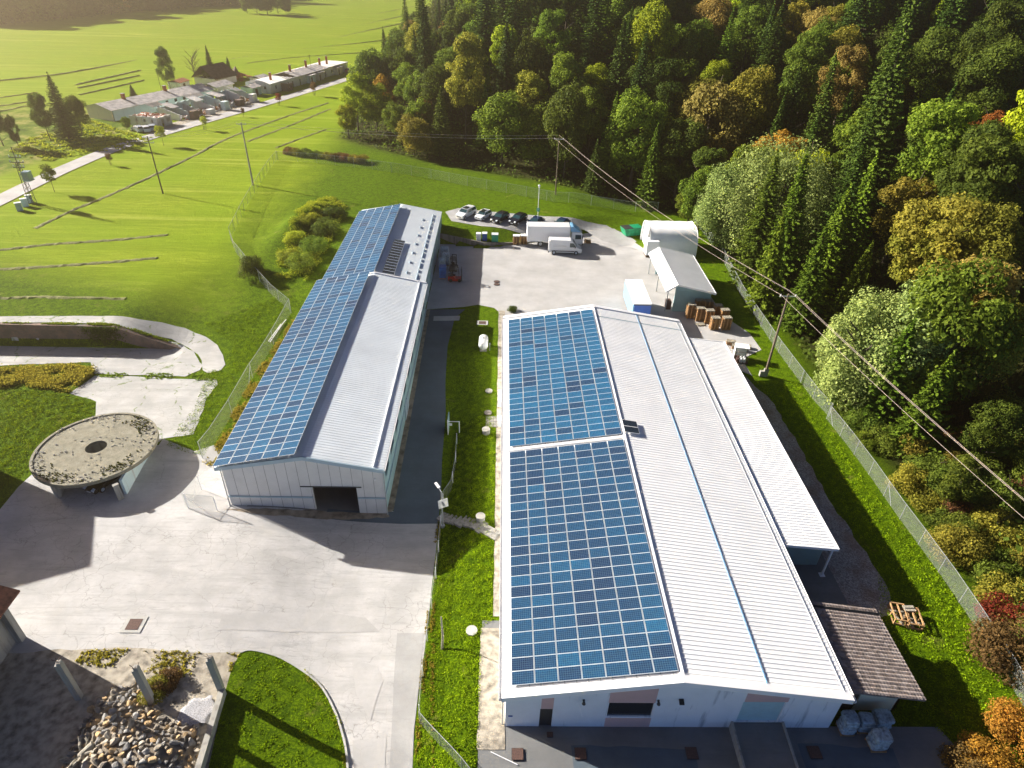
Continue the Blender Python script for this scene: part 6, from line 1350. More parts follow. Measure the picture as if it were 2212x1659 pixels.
# specific trees of the wood edge
SPEC = [
 (760, 150, 182, 'dec', 'leaf_lime', 'big yellow-green broadleaf tree at the left corner of the wood', 3), (745, 215, 176, 'dec', 'leaf_lime', 'lower yellow-green tree leaning out at the left corner of the wood', 4), (805, 175, 180, 'dec', 'leaf_lime', 'yellow-green tree right of the big corner tree', 2), (850, 215, 172, 'dec', 'leaf_green', 'shaded green tree at the foot of the left wood corner', 2), (880, 130, 188, 'dec', 'leaf_green', 'green tree behind the gold and orange crown', 0),
 (832, 60, 232, 'spr', 'needle', 'dark spruce standing free against the mown field', 0), (826, 150, 196, 'dec', 'leaf_orange', 'orange-leaved tree beneath the free standing spruce', 4),
 (900, 60, 205, 'spr', 'needle', 'tall spruce at the left of the wood, right of the free standing one', 2), (975, -30, 235, 'spr', 'needle', 'very tall dark spruce cut by the top edge at the field side', 2), (1040, -40, 230, 'spr', 'needle', 'very tall dark spruce cut by the top edge, second from the field', 0),
 (915, 205, 174, 'dec', 'leaf_gold', 'small gold and orange crown glowing in the shaded wood front', 4), (1195, 215, 162, 'dec', 'leaf_gold', 'narrow gold crown in the shade above the pole', 4), (1030, 95, 188, 'dec', 'leaf_lime', 'lime green broadleaf tree with yellow patches behind the wood front', 0),
 (1110, 60, 182, 'spr', 'needle', 'tall dark spruce rising between the yellow-green trees', 0), (1290, 130, 168, 'dec', 'leaf_lime', 'pale lime crown above the shaded spruces in the middle of the wood', 0), (1230, 230, 152, 'spr', 'needle_lit', 'lit spruce at the wood front behind the pole', 1),
 (1390, 185, 142, 'dec', 'leaf_green', 'bright green round crowned tree above the tent', 2), (1330, 200, 146, 'spr', 'needle_lit', 'spruce with sunlit drooping branches left of the bright green crown', 0), (1290, 300, 140, 'spr', 'needle', 'dark spruce in the shade right of the pole', 3), (1420, 270, 134, 'spr', 'needle_lit', 'spruce with sunlit branch tips behind the green skip', 1),
 (1640, 130, 142, 'dec', 'leaf_olive', 'broad olive brown crown behind the bright green tree', 0), (1560, 150, 140, 'dec', 'leaf_gold', 'ochre yellow crown left of the olive brown one', 4), (1850, 85, 138, 'dec', 'leaf_gold', 'tall golden beech with cream coloured leaves in the middle of the wood', 3), (1840, 190, 126, 'spr', 'needle', 'dark spruce below the golden beech', 1),
 (2165, 225, 112, 'dec', 'leaf_orange', 'orange crown near the right edge of the wood', 4), (2110, 265, 108, 'dec', 'leaf_olive', 'olive crown next to the orange one', 4), (2060, 180, 116, 'spr', 'needle', 'dark spruce left of the orange crown', 0), (1700, 262, 124, 'dec', 'leaf_orange', 'small russet crown behind the willow top', 4), (1770, 300, 116, 'dec', 'leaf_lime', 'light green crown behind the right shoulder of the willow', 4),
 (1720, 272, 106, 'wil', 'leaf_willow', 'large silver-green willow, the taller of the two willows', 0), (1600, 335, 112, 'wil', 'leaf_willow', 'silver-green lower limb crown of willow leaning over the tent', 1), (1535, 345, 118, 'dec', 'leaf_green', 'fresh green rounded tree directly behind the tent', 4), (1500, 395, 122, 'dec', 'leaf_green', 'low green tree left of the willow foot', 4),
 (1760, 325, 93, 'spr', 'needle_lit', 'big sunlit spruce in front of the taller willow', 2), (1690, 330, 97, 'spr', 'needle_lit', 'sunlit spruce left of the biggest one, against the willow', 0), (1830, 400, 88, 'spr', 'needle_lit', 'sunlit spruce right of the biggest one', 0), (1900, 330, 96, 'spr', 'needle_lit', 'greyish spruce further back right of the group', 1), (1790, 480, 82, 'spr', 'needle_lit', 'lower sunlit spruce at the front of the group', 1), (1880, 520, 80, 'spr', 'needle_lit', 'slim pointed spruce in front of the dark gap', 3), (1700, 460, 88, 'spr', 'needle_lit', 'sunlit spruce at the grass edge behind the storage shed', 3),
 (1985, 360, 96, 'dec', 'leaf_olive', 'olive and orange crown with bare twigs on top', 4), (2080, 400, 82, 'dec', 'leaf_olive', 'large yellow-olive maple, leftmost of the group on the right', 2), (2170, 430, 78, 'dec', 'leaf_olive', 'yellow-olive maple at the right border', 0), (2140, 540, 70, 'dec', 'leaf_gold', 'golden maple crown below the olive ones at the right border', 2), (2030, 430, 84, 'dec', 'leaf_olive', 'yellow-olive maple tucked behind the leftmost maple', 4), (2200, 640, 62, 'dec', 'leaf_olive', 'olive maple lower at the right border', 0),
 (2010, 590, 64, 'wil', 'leaf_willow', 'second silver-green willow beside the wires, right of the long pole', 1), (1920, 620, 64, 'wil', 'leaf_willow', 'lower willow crown overhanging the fence', 1), (1840, 700, 68, 'dec', 'leaf_willow', 'small grey-green tree between pole and willow by the fence', 4), (2060, 760, 55, 'spr', 'needle_lit', 'spruce growing under the wires right of the second willow', 3), (1980, 690, 60, 'spr', 'needle_lit', 'spruce poking through the second willow', 3),
 (2180, 860, 52, 'dec', 'leaf_dark', 'dark shaded tree at the right border under the maples', 0), (2110, 980, 46, 'dec', 'leaf_dark', 'dark low tree behind the brambles', 4),
]
for a in SPEC:
    px, py, yy, kind, mat, lab, idx = a; put(px, py, yy, kind, mat, lab, idx)
# the rest of the wood: jittered rows up the hill, one tree each
LB = {'spr': 'dark spruce in the wood on the hillside', 'leaf_green': 'green broadleaf tree in the wood on the hillside', 'leaf_dark': 'dark green broadleaf tree in the wood on the hillside', 'leaf_olive': 'olive yellow broadleaf tree in the wood on the hillside', 'leaf_lime': 'lime green broadleaf tree in the wood on the hillside', 'leaf_gold': 'golden autumn tree in the wood on the hillside', 'leaf_orange': 'orange autumn tree in the wood on the hillside'}
cand = []; rs = random.Random(21); sp = 9.3
for i in range(-8, 60):
    for j in range(0, 60):
        x = i*sp+(j % 2)*sp/2+rs.uniform(-2.2, 2.2); y = 20+j*sp*0.9+rs.uniform(-2.2, 2.2)
        d = float(fdist(np.array([x]), np.array([y]))[0])
        if d < 2.6 or (x < -24 and y < 196): continue
        if any(math.hypot(x-a, y-b) < max(3.2, c*0.75) for a, b, c in TREES): continue
        z = H(x, y); q = proj((x, y, z+14)); q0 = proj((x, y, z+2))
        if q[2] < 20 or q[0] < 650 or q[0] > 2212+70 or q[1] > 1650 or q0[1] < -50: continue
        if y < 70 and d < 8.5: continue
        cand.append((math.sqrt(x*x+y*y+(z-45)**2), x, y, z, d))
cand.sort(); print('forest candidates', len(cand)); far = cand[248:]; cand = cand[:248]
for dist, x, y, z, d in cand:
    nz = math.sin(x*0.043+1.7)*math.cos(y*0.051)+0.5*math.sin(x*0.11+y*0.09); u = rs.random()
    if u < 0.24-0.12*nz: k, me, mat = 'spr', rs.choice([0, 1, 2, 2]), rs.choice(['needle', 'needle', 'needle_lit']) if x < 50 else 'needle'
    else:
        k = 'dec'; me = rs.randrange(5); v = rs.random()+0.12*nz
        mat = 'leaf_dark' if v < 0.32 else 'leaf_green' if v < 0.74 else 'leaf_lime' if v < 0.86 else 'leaf_olive' if v < 0.97 else 'leaf_gold' if v < 1.04 else 'leaf_orange'
    lb = LB['spr'] if k == 'spr' else LB[mat]
    s = rs.uniform(1.0, 1.4)*(0.85 if d < 5 else 1.0)
    tree((x, y, z-(0.2 if k == 'spr' else 1.6)), k, (SPR if k == 'spr' else DEC)[me], TRK[k], mat, lb, s, rs.uniform(0, 6.28), zs=rs.uniform(0.82, 1.18), group=lb.replace('tree in', 'trees in').replace('spruce in', 'spruces in'))
if far:   # beyond the nearest 300: one mass
    Cs = []; Ts = []
    for dist, x, y, z, d in far:
        k = 420; dd = RS.normal(0, 1, (k, 3)); dd /= np.linalg.norm(dd, axis=1)[:, None]; Cs.append(dd*np.array([4.6, 4.6, 6.5])*RS.uniform(0.7, 1.05, (k, 1))+np.array([x, y, z+8+RS.uniform(-2, 3)])); Ts.append(np.clip(RS.normal(0.4, 0.2, k)+RS.uniform(-.2, .2), 0, 1))
    C = np.concatenate(Cs); o = bpy.data.objects.new('far_wood', leafmesh('far_wood', C, RS.normal(0, 1, C.shape)+np.array([0, 0, 1]), 0.55, np.concatenate(Ts), 'leaf_dark')); COL.objects.link(o); tag(o, kind='stuff')
# shrub layer under the trees (nobody could count it)
n_ = 230000; ux = RS.uniform(-62, 150, n_); uy = RS.uniform(22, 330, n_); ud = fdist(ux, uy); keep = (ud > 0.5) & (ux-0.85*uy < 30) & (np.sin(ux*0.55+1)*np.cos(uy*0.47)+RS.uniform(-1, 0.9, n_) > -0.35); ux, uy, ud = ux[keep], uy[keep], ud[keep]
uz = terr(ux, uy)+RS.rand(len(ux))**1.3*(1.0+3.4*np.clip(ud/8, 0, 1))*(0.55+0.45*np.sin(ux*0.31)*np.sin(uy*0.37))
N_ = RS.normal(0, 1, (len(ux), 3))*0.6+np.array([-0.3, 0, 0.9]); o = bpy.data.objects.new('undergrowth', leafmesh('undergrowth', np.column_stack([ux, uy, uz]), N_, 0.30, np.clip(RS.normal(0.45, 0.25, len(ux)), 0, 1), 'leaf_dark')); COL.objects.link(o); tag(o, kind='stuff')
# trees by the ruined houses and the far side of the field
def gtree(px, py, top, kind, idx, mat, label, w=None, grp=None):
    x, y, z = G(px, py); best = min((abs(proj((x, y, z+h))[1]-top), h) for h in np.arange(1, 40, 0.2)); hh = best[1]
    me, hm = {'spr': (SPR, [20, 17, 22, 14]), 'dec': (DEC, [15, 17, 13, 18, 12]), 'wil': (WIL, [15, 12])}[kind]; s = hh/hm[idx]; sw = s*(w or 1)
    return tree((x, y, z-(0.1 if kind == 'spr' else 0.11*hh)), kind, me[idx], TRK[kind], mat, label, sw, None, grp, zs=s/sw*(1.0 if kind == 'spr' else 1.11))
gtree(150, 300, 158, 'spr', 0, 'needle', 'tallest dark spruce of the clump left of the long house', 1.25); gtree(110, 305, 190, 'dec', 1, 'leaf_dark', 'dark broad tree at the left of the clump by the long house', 0.9); gtree(178, 292, 200, 'dec', 0, 'leaf_dark', 'dark rounded tree at the right of the clump by the long house', 0.9)
gtree(8, 315, 215, 'dec', 1, 'leaf_dark', 'dark tree cut by the left border'); gtree(40, 318, 240, 'dec', 4, 'leaf_dark', 'thin dark tree next to the left border', 0.6)
gtree(372, 205, 95, 'dec', 3, 'leaf_dark', 'tall birch behind the long grey roof', 0.8); gtree(462, 178, 96, 'spr', 0, 'needle', 'pointed dark conifer behind the collapsed brown roof', 1.1); gtree(498, 172, 122, 'spr', 1, 'needle', 'wide dark conifer right of the pointed one', 1.5); gtree(450, 182, 140, 'dec', 4, 'leaf_dark', 'round dark tree left of the pointed conifer', 0.7)
gtree(290, 212, 182, 'spr', 3, 'needle', 'small bushy conifer behind the left chimney', 1.8); gtree(275, 280, 248, 'dec', 4, 'leaf_green', 'small green bush tree against the cream gable', 1.1)
x, y, z = G(425, 178); r = empty('bare_tree', (x, y, z), 0.5, 'leafless tree behind the ridge between birch and conifers', 'tree'); o = bpy.data.objects.new('trunk', trunk_mesh('trunk', 8.5, 0.22, 'bark', 22, 9, 3.2, 3)); COL.objects.link(o); o.parent = r
for i, (px, py, tp) in enumerate([(535, 33, -14), (556, 34, -30), (578, 35, -34), (602, 33, -26), (618, 31, -12)]): gtree(px, py, tp, 'dec', i % 5, 'leaf_dark', 'dark tree of the round copse at the top of the field', 1.1, 'trees of the round copse')
rs = random.Random(4); k = 0; FARW = []
for row in range(3):
    for i in range(26):
        px = -40+i*26+rs.uniform(-9, 9); py = 50-(px/520)*46-row*9+rs.uniform(-2, 2)+4; 
        if py < -60: continue
        x, y, z = G(px, py) if py > -70 else (0, 0, 0); mt = rs.choice(['leaf_dark', 'leaf_dark', 'leaf_green', 'leaf_olive', 'leaf_gold' if rs.random() < 0.3 else 'leaf_dark']); me = rs.randrange(4)
        FARW.append((x, y, z)); tree((x, y, z-7), 'dec', DEC[me], TRK['dec'], mt, 'tree of the hazy wood edge at the far end of the field', rs.uniform(1.6, 2.2), None, 'trees of the far wood edge')
C = np.concatenate([np.array(q)+np.column_stack([RS.normal(0, 5, 320), RS.normal(0, 5, 320), RS.rand(320)*9]) for q in FARW])
o = bpy.data.objects.new('undergrowth', leafmesh('undergrowth', C, RS.normal(0, 1, C.shape)+np.array([0, 0, 1.0]), 0.8, np.clip(RS.normal(0.45, 0.25, len(C)), 0, 1), 'leaf_dark')); COL.objects.link(o); tag(o, kind='stuff')
# saplings with stakes along the road
for px, py, hh, mat, lab, st in ((118, 415, 1.0, 'leaf_green', 'largest roadside tree, left one near the mast', 0), (353, 314, 0.85, 'leaf_lime', 'yellow-green roadside tree by the parked cars', 0), (240, 357, 0.55, 'leaf_rust', 'tiny staked sapling between the mast tree and the cars', 1), (443, 281, 0.75, 'leaf_lime', 'staked yellow-green sapling in front of the ruins', 1), (526, 252, 0.5, 'leaf_rust', 'tiny brown staked sapling on the road verge', 1), (603, 228, 0.75, 'leaf_red', 'bright red staked sapling on the road verge', 1), (679, 207, 0.9, 'leaf_rust', 'brownish staked sapling nearest the wood', 1)):
    x, y, z = G(px, py); r = tree((x, y, z), 'sap', SAP, TRK['sap'], mat, lab, hh*(1.08 if not st else 0.95), None, 'roadside saplings', 'sapling')
    if st:
        m = MB()
        for a, b in ((-0.5, 0), (0.4, 0.35), (0.4, -0.35)): m.cyl((a, b, 0), (a, b, 2.1/hh), 0.05, n=5)
        m.cyl((-0.5, 0, 1.9/hh), (0.4, 0.35, 1.9/hh), 0.04, n=4); m.cyl((-0.5, 0, 1.9/hh), (0.4, -0.35, 1.9/hh), 0.04, n=4); m.build('stake', 'bark', r)
# bushes
def bush(px, py, idx, mat, label, s=1.0, grp=None, zs=1.0, name='bush'):
    x, y, z = G(px, py); return tree((x, y, z), 'bush', BUSH[idx], TRK['bush'], mat, label, s, None, grp, name, 'bush', zs)
bush(545, 592, 0, 'leaf_dark', 'round dark bush beside the zigzag fence', 1.15)
for px, py, i, mt, s, lb in ((622, 560, 0, 'grass_tall', 0.9, 'yellow tuft of tall weeds low on the mound'), (640, 520, 0, 'grass_tall', 0.95, 'yellow tall weeds in the middle of the mound'), (668, 480, 0, 'grass_tall', 0.95, 'yellow tall weeds at the top of the mound'), (650, 580, 2, 'leaf_green', 0.9, 'green shrub at the foot of the mound'), (680, 545, 2, 'leaf_green', 0.95, 'green shrub on the hall side of the mound'), (705, 505, 2, 'leaf_dark', 0.95, 'dark shrub on the hall side of the mound'), (722, 470, 0, 'leaf_dark', 1.0, 'dark shrub at the upper end of the mound')): bush(px, py, i, mt, lb, s*1.05, None, 0.62 if mt == 'grass_tall' else 0.8)
for px, py, mt, lb in ((340, 1495, 'leaf_olive', 'scrubby olive bush on the stone heap behind the middle column'), (368, 1478, 'leaf_rust', 'rust tinted bush at the back of the stone heap')): bush(px, py, 1, mt, lb, 0.62)
bush(2165, 1340, 0, 'leaf_red', 'bright red shrub at the right border beyond the fence', 1.15, None, 0.8); bush(2175, 1440, 2, 'leaf_rust', 'russet shrub below the bright red one', 1.2); bush(2130, 1655, 0, 'leaf_orange', 'orange shrub in the bottom right corner', 0.85, None, 0.8); bush(2195, 1600, 2, 'leaf_orange', 'orange shrub at the very edge of the bottom right corner', 0.9); bush(2075, 1665, 1, 'leaf_rust', 'small russet shrub left of the orange corner shrub', 0.9)
rs = random.Random(8); n = 0
for i in range(400):
    px = rs.uniform(1800, 2240); py = rs.uniform(900, 1560); x, y, z = G(px, py); d = float(fdist(np.array([x]), np.array([y]))[0])
    if d < 0.6 or d > 17 or y > 66 or any(math.hypot(x-a, y-b) < 1.7 for a, b in BL) if 'BL' in globals() else False: continue
    if d < 0.6 or d > 17 or y > 66: continue
    if 'BL' not in globals(): BL = []
    if any(math.hypot(x-a, y-b) < 1.7 for a, b in BL): continue
    BL.append((x, y)); mt = rs.choice(['leaf_green', 'leaf_dark', 'leaf_rust', 'leaf_olive', 'leaf_dark', 'leaf_dark', 'leaf_orange' if rs.random() < 0.25 else 'leaf_olive']); lb = {'leaf_green': 'green', 'leaf_olive': 'olive', 'leaf_rust': 'brown', 'leaf_lime': 'light green', 'leaf_dark': 'dark', 'leaf_orange': 'orange'}[mt]
    tree((x, y, z-0.3), 'bush', BUSH[rs.randrange(2)], TRK['bush'], mt, lb+' bramble bush in the thicket beyond the right fence', rs.uniform(0.9, 1.4), None, lb+' bushes of the thicket', 'bush', 'bush', rs.uniform(0.7, 1.3)); n += 1
    if n > 95: break
for i, px in enumerate(range(625, 790, 17)):
    py = 333+(px-625)*0.12; bush(px, py, 1, rs.choice(['leaf_rust', 'leaf_rust', 'leaf_dark', 'leaf_olive']), 'russet hedge bush along the far fence below the corner tree', rs.uniform(0.8, 1.1), 'hedge bushes along the far fence')
for px, py in ((1790, 905), (1840, 965), (1770, 880)): bush(px+25, py-5, 1, 'leaf_green', 'green bush leaning on the fence by the second willow', 0.8, 'bushes by the second willow')
# weeds: scattered tufts (stuff)
def tufts(name, polypx, n, hgt, mat, seed, z=None, w=0.10, rough=1.0, cnt=9):
    rs = np.random.RandomState(seed); pl = [tuple(G(*p)[:2]) if z is None else P(*p, z)[:2] for p in polypx]; xs = [p[0] for p in pl]; ys = [p[1] for p in pl]; C = []
    i = 0
    while len(C) < n and i < n*30:
        i += 1; x = rs.uniform(min(xs), max(xs)); y = rs.uniform(min(ys), max(ys))
        if not inpoly(x, y, pl): continue
        if rough and math.sin(x*1.1+seed)*math.cos(y*1.3)+rs.uniform(-1, 1)*rough < 0: continue
        C.append((x, y))
    C = np.array(C); zz = terr(C[:, 0], C[:, 1]); k = cnt; CC = np.repeat(np.column_stack([C, zz]), k, 0); u = rs.rand(len(CC)); CC[:, :2] += rs.normal(0, hgt*0.35, (len(CC), 2)); CC[:, 2] += hgt*u
    N = rs.normal(0, 1, CC.shape); N[:, 2] *= 0.4
    o = bpy.data.objects.new(name, leafmesh(name, CC, N, w, np.clip(u+rs.normal(0, .15, len(u)), 0, 1), mat, 0.1)); COL.objects.link(o); return tag(o, kind='stuff')
tufts('tall_grass', [(595, 600), (600, 545), (625, 490), (665, 440), (720, 425), (748, 450), (735, 480), (700, 560), (660, 610)], 2600, 0.5, 'grass_tall', 1, rough=0.6)
tufts('tall_weeds', [(-20, 800), (60, 795), (130, 793), (203, 790), (205, 808), (150, 848), (60, 835), (-20, 838)], 1500, 0.55, 'leaf_olive', 2, rough=0.9)
tufts('weeds', [(100, 1408), (250, 1402), (430, 1410), (520, 1412), (500, 1450), (440, 1470), (380, 1460), (280, 1450), (120, 1430)], 330, 0.16, 'leaf_olive', 3, w=0.07, rough=0.25)
tufts('weeds', [(205, 806), (440, 808), (470, 818), (470, 824), (300, 818), (205, 814)], 260, 0.14, 'leaf_green', 4, w=0.07, rough=0.5)
tufts('ivy', [(-20, 700), (212, 700), (300, 716), (390, 744), (380, 748), (290, 722), (212, 706), (-20, 706)], 700, 0.22, 'leaf_green', 5, w=0.10, rough=0.9)
tufts('roadside_weeds', [(200, 260), (270, 285), (330, 298), (300, 320), (200, 330), (100, 350), (20, 330), (60, 300)], 1500, 0.35, 'grass_tall', 6, w=0.16, rough=0.5)
tufts('weeds', [(440, 1000), (475, 950), (500, 895), (555, 800), (632, 690), (640, 700), (560, 840), (500, 960), (462, 1010)], 900, 0.22, 'leaf_olive', 7, w=0.08, rough=0.7)
tufts('weeds', [(936, 1700), (940, 1170), (950, 1100), (956, 1100), (946, 1200), (925, 1400), (912, 1540), (902, 1700), (893, 1700), (905, 1500), (925, 1300)], 380, 0.14, 'leaf_olive', 8, w=0.06, rough=0.5)
tufts('weeds', [(640, 1430), (700, 1490), (740, 1570), (755, 1690), (747, 1690), (732, 1580), (690, 1500), (630, 1440)], 260, 0.14, 'leaf_olive', 9, w=0.06, rough=0.6)
def blades(poly, n, seed, name='grass'):
    rs = np.random.RandomState(seed); xs = [p[0] for p in poly]; ys = [p[1] for p in poly]; x = rs.uniform(min(xs), max(xs), n); y = rs.uniform(min(ys), max(ys), n)
    ok = np.zeros(n, bool); j = len(poly)-1
    for i in range(len(poly)):
        xi, yi = poly[i]; xj, yj = poly[j]; c = ((yi > y) != (yj > y)) & (x < (xj-xi)*(y-yi)/((yj-yi) or 1e-9)+xi); ok ^= c; j = i
    cl = np.sin(x*3.1+np.sin(y*2.3)*1.7)*np.sin(y*2.7+np.sin(x*1.9)*1.5); ok &= (cl+rs.uniform(-1, 1, n)*0.9 > -0.25); x, y, cl = x[ok], y[ok], cl[ok]
    z = terr(x, y)+0.03+rs.rand(len(x))*0.10*(1+cl*0.6); N = rs.normal(0, 1, (len(x), 3)); N[:, 2] = np.abs(N[:, 2])*0.5+0.15
    o = bpy.data.objects.new(name, leafmesh(name, np.column_stack([x, y, z]), N, 0.055, np.clip(0.4+cl*0.3+rs.normal(0, 0.2, len(x)), 0, 1), 'grass_blade', 0.3)); COL.objects.link(o); tag(o, kind='stuff')
blades([tuple(p[:2]) for p in PLOT], 42000, 31)
blades([(-5.2, 15), (-0.9, 15), (-0.9, 31.9), (-0.1, 32.6), (-0.1, 60), (-4.6, 60), (-4.9, 45), (-5.0, 30)], 60000, 32)
blades([(31.2, 32), (33.8, 38), (34.0, 58), (32.5, 68), (38.0, 68), (38.2, 48), (39.5, 36), (40.2, 27), (40.5, 20), (34, 20), (30.5, 25)], 60000, 33)
blades([tuple(G(*p)[:2]) for p in [(-20, 845), (60, 842), (150, 855), (205, 870), (200, 900), (120, 945), (70, 985), (60, 1020), (0, 1060), (-40, 1060)]], 45000, 34)
blades([tuple(G(*p)[:2]) for p in [(360, 962), (420, 880), (450, 800), (490, 800), (500, 740), (470, 720), (440, 700), (600, 640), (628, 680), (560, 800), (500, 900), (440, 985), (380, 975)]], 45000, 35)
m = MB(); rs = random.Random(12)   # creeper hanging down the pit wall
C = []; 
for i in range(1500):
    x = rs.gauss(-51.8, 1.1); z = 2.5-abs(rs.gauss(0, 1.3)); C.append((x, 74.65-rs.uniform(0, 0.25), max(-0.5, z)))
C = np.array(C); o = bpy.data.objects.new('creeper', leafmesh('creeper', C, np.tile([0, -1.0, 0.3], (len(C), 1)), 0.10, RS.rand(len(C))*0.8, 'leaf_dark')); COL.objects.link(o); tag(o, 'dark ivy curtain hanging over the brick retaining wall', 'ivy', kind='stuff')
bush(1108, 672, 1, 'leaf_dark', 'small bush peeping over the far eave of the warehouse', 0.45)
# ------------------------------------------------------------------ the row of ruined houses
class Fr:
    """local frame: u along the road, w away from it"""
    def __init__(s, a, b):
        s.a = Vector(a[:2]); s.z = a[2]; d = (Vector(b[:2])-s.a); s.L = d.length; s.u = d.normalized(); s.w = Vector((-s.u.y, s.u.x)); s.rz = math.atan2(d.y, d.x)
    def root(s, name, label, cat='house'): return empty(name, (s.a.x, s.a.y, s.z), s.rz, label, cat)
def gable(r, L, D, ze, zr, mat, over=0.5, u0=0, w0=0, ridge=0.5, name='roof', t=0.12):
    m = MB(); wr = w0+D*ridge; k = 0; e0 = u0-over; e1 = u0+L+over
    m.v = [(e0, w0-over, ze), (e1, w0-over, ze), (e1, wr, zr), (e0, wr, zr), (e0, w0+D+over, ze), (e1, w0+D+over, ze)]; m.v += [(x, y, z-t) for x, y, z in m.v]
    for q in ((0, 1, 2, 3), (3, 2, 5, 4), (6, 9, 8, 7), (9, 10, 11, 8), (0, 6, 7, 1), (4, 5, 11, 10), (0, 3, 9, 6), (3, 4, 10, 9), (1, 7, 8, 2), (2, 8, 11, 5)): m.face(q)
    return m.build(name, mat, r)
def chim(parent, u, w, z0, z1, s=0.45, mat='red_tile'): m = MB(); m.cbox((u, w, (z0+z1)/2), (s, s, z1-z0)); m.build('chimney', mat, parent); m = MB(); m.cbox((u, w, z1+0.05), (s+0.15, s+0.15, 0.1)); m.build('chimney_cap', 'pale_strip', parent)
def wins(r, u, w, z, n, du, sx=0.9, sz=0.8, axis='u', mat='window_dark'):
    for i in range(n):
        m = MB(); m.cbox((u+i*du, w, z), (sx, 0.06, sz)) if axis == 'u' else m.cbox((w, u+i*du, z), (0.06, sx, sz)); m.build('window', mat, r)
def jag(base, amp, seed, drop=0.0): 
    rs = random.Random(seed); ph = rs.uniform(0, 6); 
    return lambda u: max(0.3, base-amp*abs(math.sin(u*1.3+ph))-amp*0.6*abs(math.sin(u*3.1+ph*2))-drop*u)
def houses():
    # A: long grey roofed house
    f = Fr(G(248, 262), G(462, 214)); r = f.root('long_house', 'long single-storey house with a weathered grey roof and cream gable'); L, D = f.L, 9.5
    m = MB(); m.wall((0, 0), (0, D), -0.3, 0, 0.25, [], lambda u: 2.9+1.15*(1-abs(u-D/2)/(D/2))); m.build('gable_wall', 'cream_plaster', r)
    m = MB(); m.wall((0.26, 0), (L, 0), -0.3, 2.9, 0.25); m.wall((L, 0.26), (L, D), -0.3, 0, 0.25, [], lambda u: 2.9+1.15*(1-abs(u-D/2)/(D/2))); m.wall((0.01, D), (L-0.3, D), -0.3, 2.9, -0.25); m.build('wall', 'mint_plaster', r)
    rf = gable(r, L, D, 2.85, 4.15, 'slate_roof', 0.7); chim(rf, L*0.22, D*0.45, 3.6, 5.4, 0.8); chim(rf, L*0.62, D*0.45, 3.6, 5.4, 0.8)
    wins(r, L*0.42, -0.04, 2.0, 4, 3.2); m = MB(); m.v = [(L*0.28, -0.7, 2.86), (L*0.40, -0.7, 2.86), (L*0.40, -3.4, 2.2), (L*0.28, -3.4, 2.2)]; m.face((0, 1, 2, 3)); m.face((3, 2, 1, 0)); m.build('porch_roof', 'slate_roof', r)
    m = MB(); m.v = [(L*0.66, -0.7, 2.9), (L*0.84, -0.7, 2.9), (L*0.84, -3.0, 2.3), (L*0.66, -3.0, 2.3)]; m.face((0, 1, 2, 3)); m.face((3, 2, 1, 0)); m.build('porch_roof', 'slate_roof', r)
    # annexe and collapsed brown roof
    f = Fr(G(470, 205), G(505, 196)); r = f.root('annexe', 'low grey roofed annexe joining the end of the long house'); m = MB(); m.box((0, 0, -0.3), (f.L, 6, 2.2)); m.build('wall', 'grey_plaster', r); gable(r, f.L, 6, 2.25, 3.2, 'slate_roof', 0.5)
    f = Fr(G(468, 186), G(512, 176)); r = f.root('brown_roofed_house', 'dark brown roofed house partly collapsed behind the ruins'); m = MB(); m.box((0, 0, -0.3), (f.L, 9, 2.1)); m.build('wall', 'grey_plaster', r); gable(r, f.L, 9, 2.15, 5.9, 'brown_roof', 0.6, 0, 0, 0.55)
    f = Fr(G(512, 176), G(545, 168)); r = f.root('collapsed_house', 'collapsed house heap of red tiles and dark boards'); m = MB(); rs = random.Random(2)
    for i in range(170): u = rs.gauss(f.L*0.5, f.L*0.28); w = rs.gauss(2.5, 2); m.cbox((u, w, max(0, 1.9-0.3*abs(u-f.L/2)-0.2*abs(w-2.5))+rs.uniform(-.3, .3)), (rs.uniform(.5, 1.5), rs.uniform(.3, .9), 0.1), rs.uniform(0, 3), rs.uniform(-.6, .6), rs.uniform(-.4, .4))
    m.build('tile_heap', 'red_tile', r); m = MB(); m.v = [(0, 1, 0.5), (f.L*0.5, 3, 4.3), (f.L, 5, 0.6), (f.L*0.55, 7, 1.0)]; m.face((0, 1, 3)); m.face((1, 2, 3)); m.face((0, 2, 1)); m.build('fallen_roof', 'brown_roof', r)
    # B: flat block with debris roof at the front left
    f = Fr(G(284, 276), G(345, 273)); f = Fr(G(345, 277), G(392, 262)); r = f.root('ruined_cottage', 'small grey roofless cottage covered with red rubble at the near end of the ruins')
    D = 8.5; L = 5.2
    m = MB(); m.wall((0, 0), (0, D), -0.3, 0, 0.3, [(1.2, 1.9, 1.3, 2.1), (3.6, 4.3, 1.3, 2.1), (6.0, 6.7, 1.3, 2.1)], jag(2.9, 0.25, 1)); m.wall((0.31, 0), (L, 0), -0.3, 0, 0.3, [(1.0, 2.0, -0.2, 1.9), (3.2, 4.4, 0.9, 2.0)], jag(2.8, 0.3, 2)); m.wall((L, 0.31), (L, D), -0.3, 0, 0.3, [], jag(2.7, 0.6, 3)); m.wall((0.31, D-0.3), (L-0.3, D-0.3), -0.3, 0, 0.3, [], jag(2.7, 0.4, 4)); m.build('wall', 'grey_plaster', r)
    m = MB(); m.box((0.31, 0.31, 2.2), (L-0.31, D-0.31, 2.4)); m.build('ceiling_slab', 'pale_plaster', r)
    m = MB(); rs = random.Random(9)
    for i in range(150): m.cbox((rs.uniform(0.5, L-0.5), rs.uniform(0.5, D-0.5), 2.45+rs.uniform(0, .2)), (rs.uniform(.15, .5), rs.uniform(.1, .35), 0.1), rs.uniform(0, 3), rs.uniform(-.6, .6))
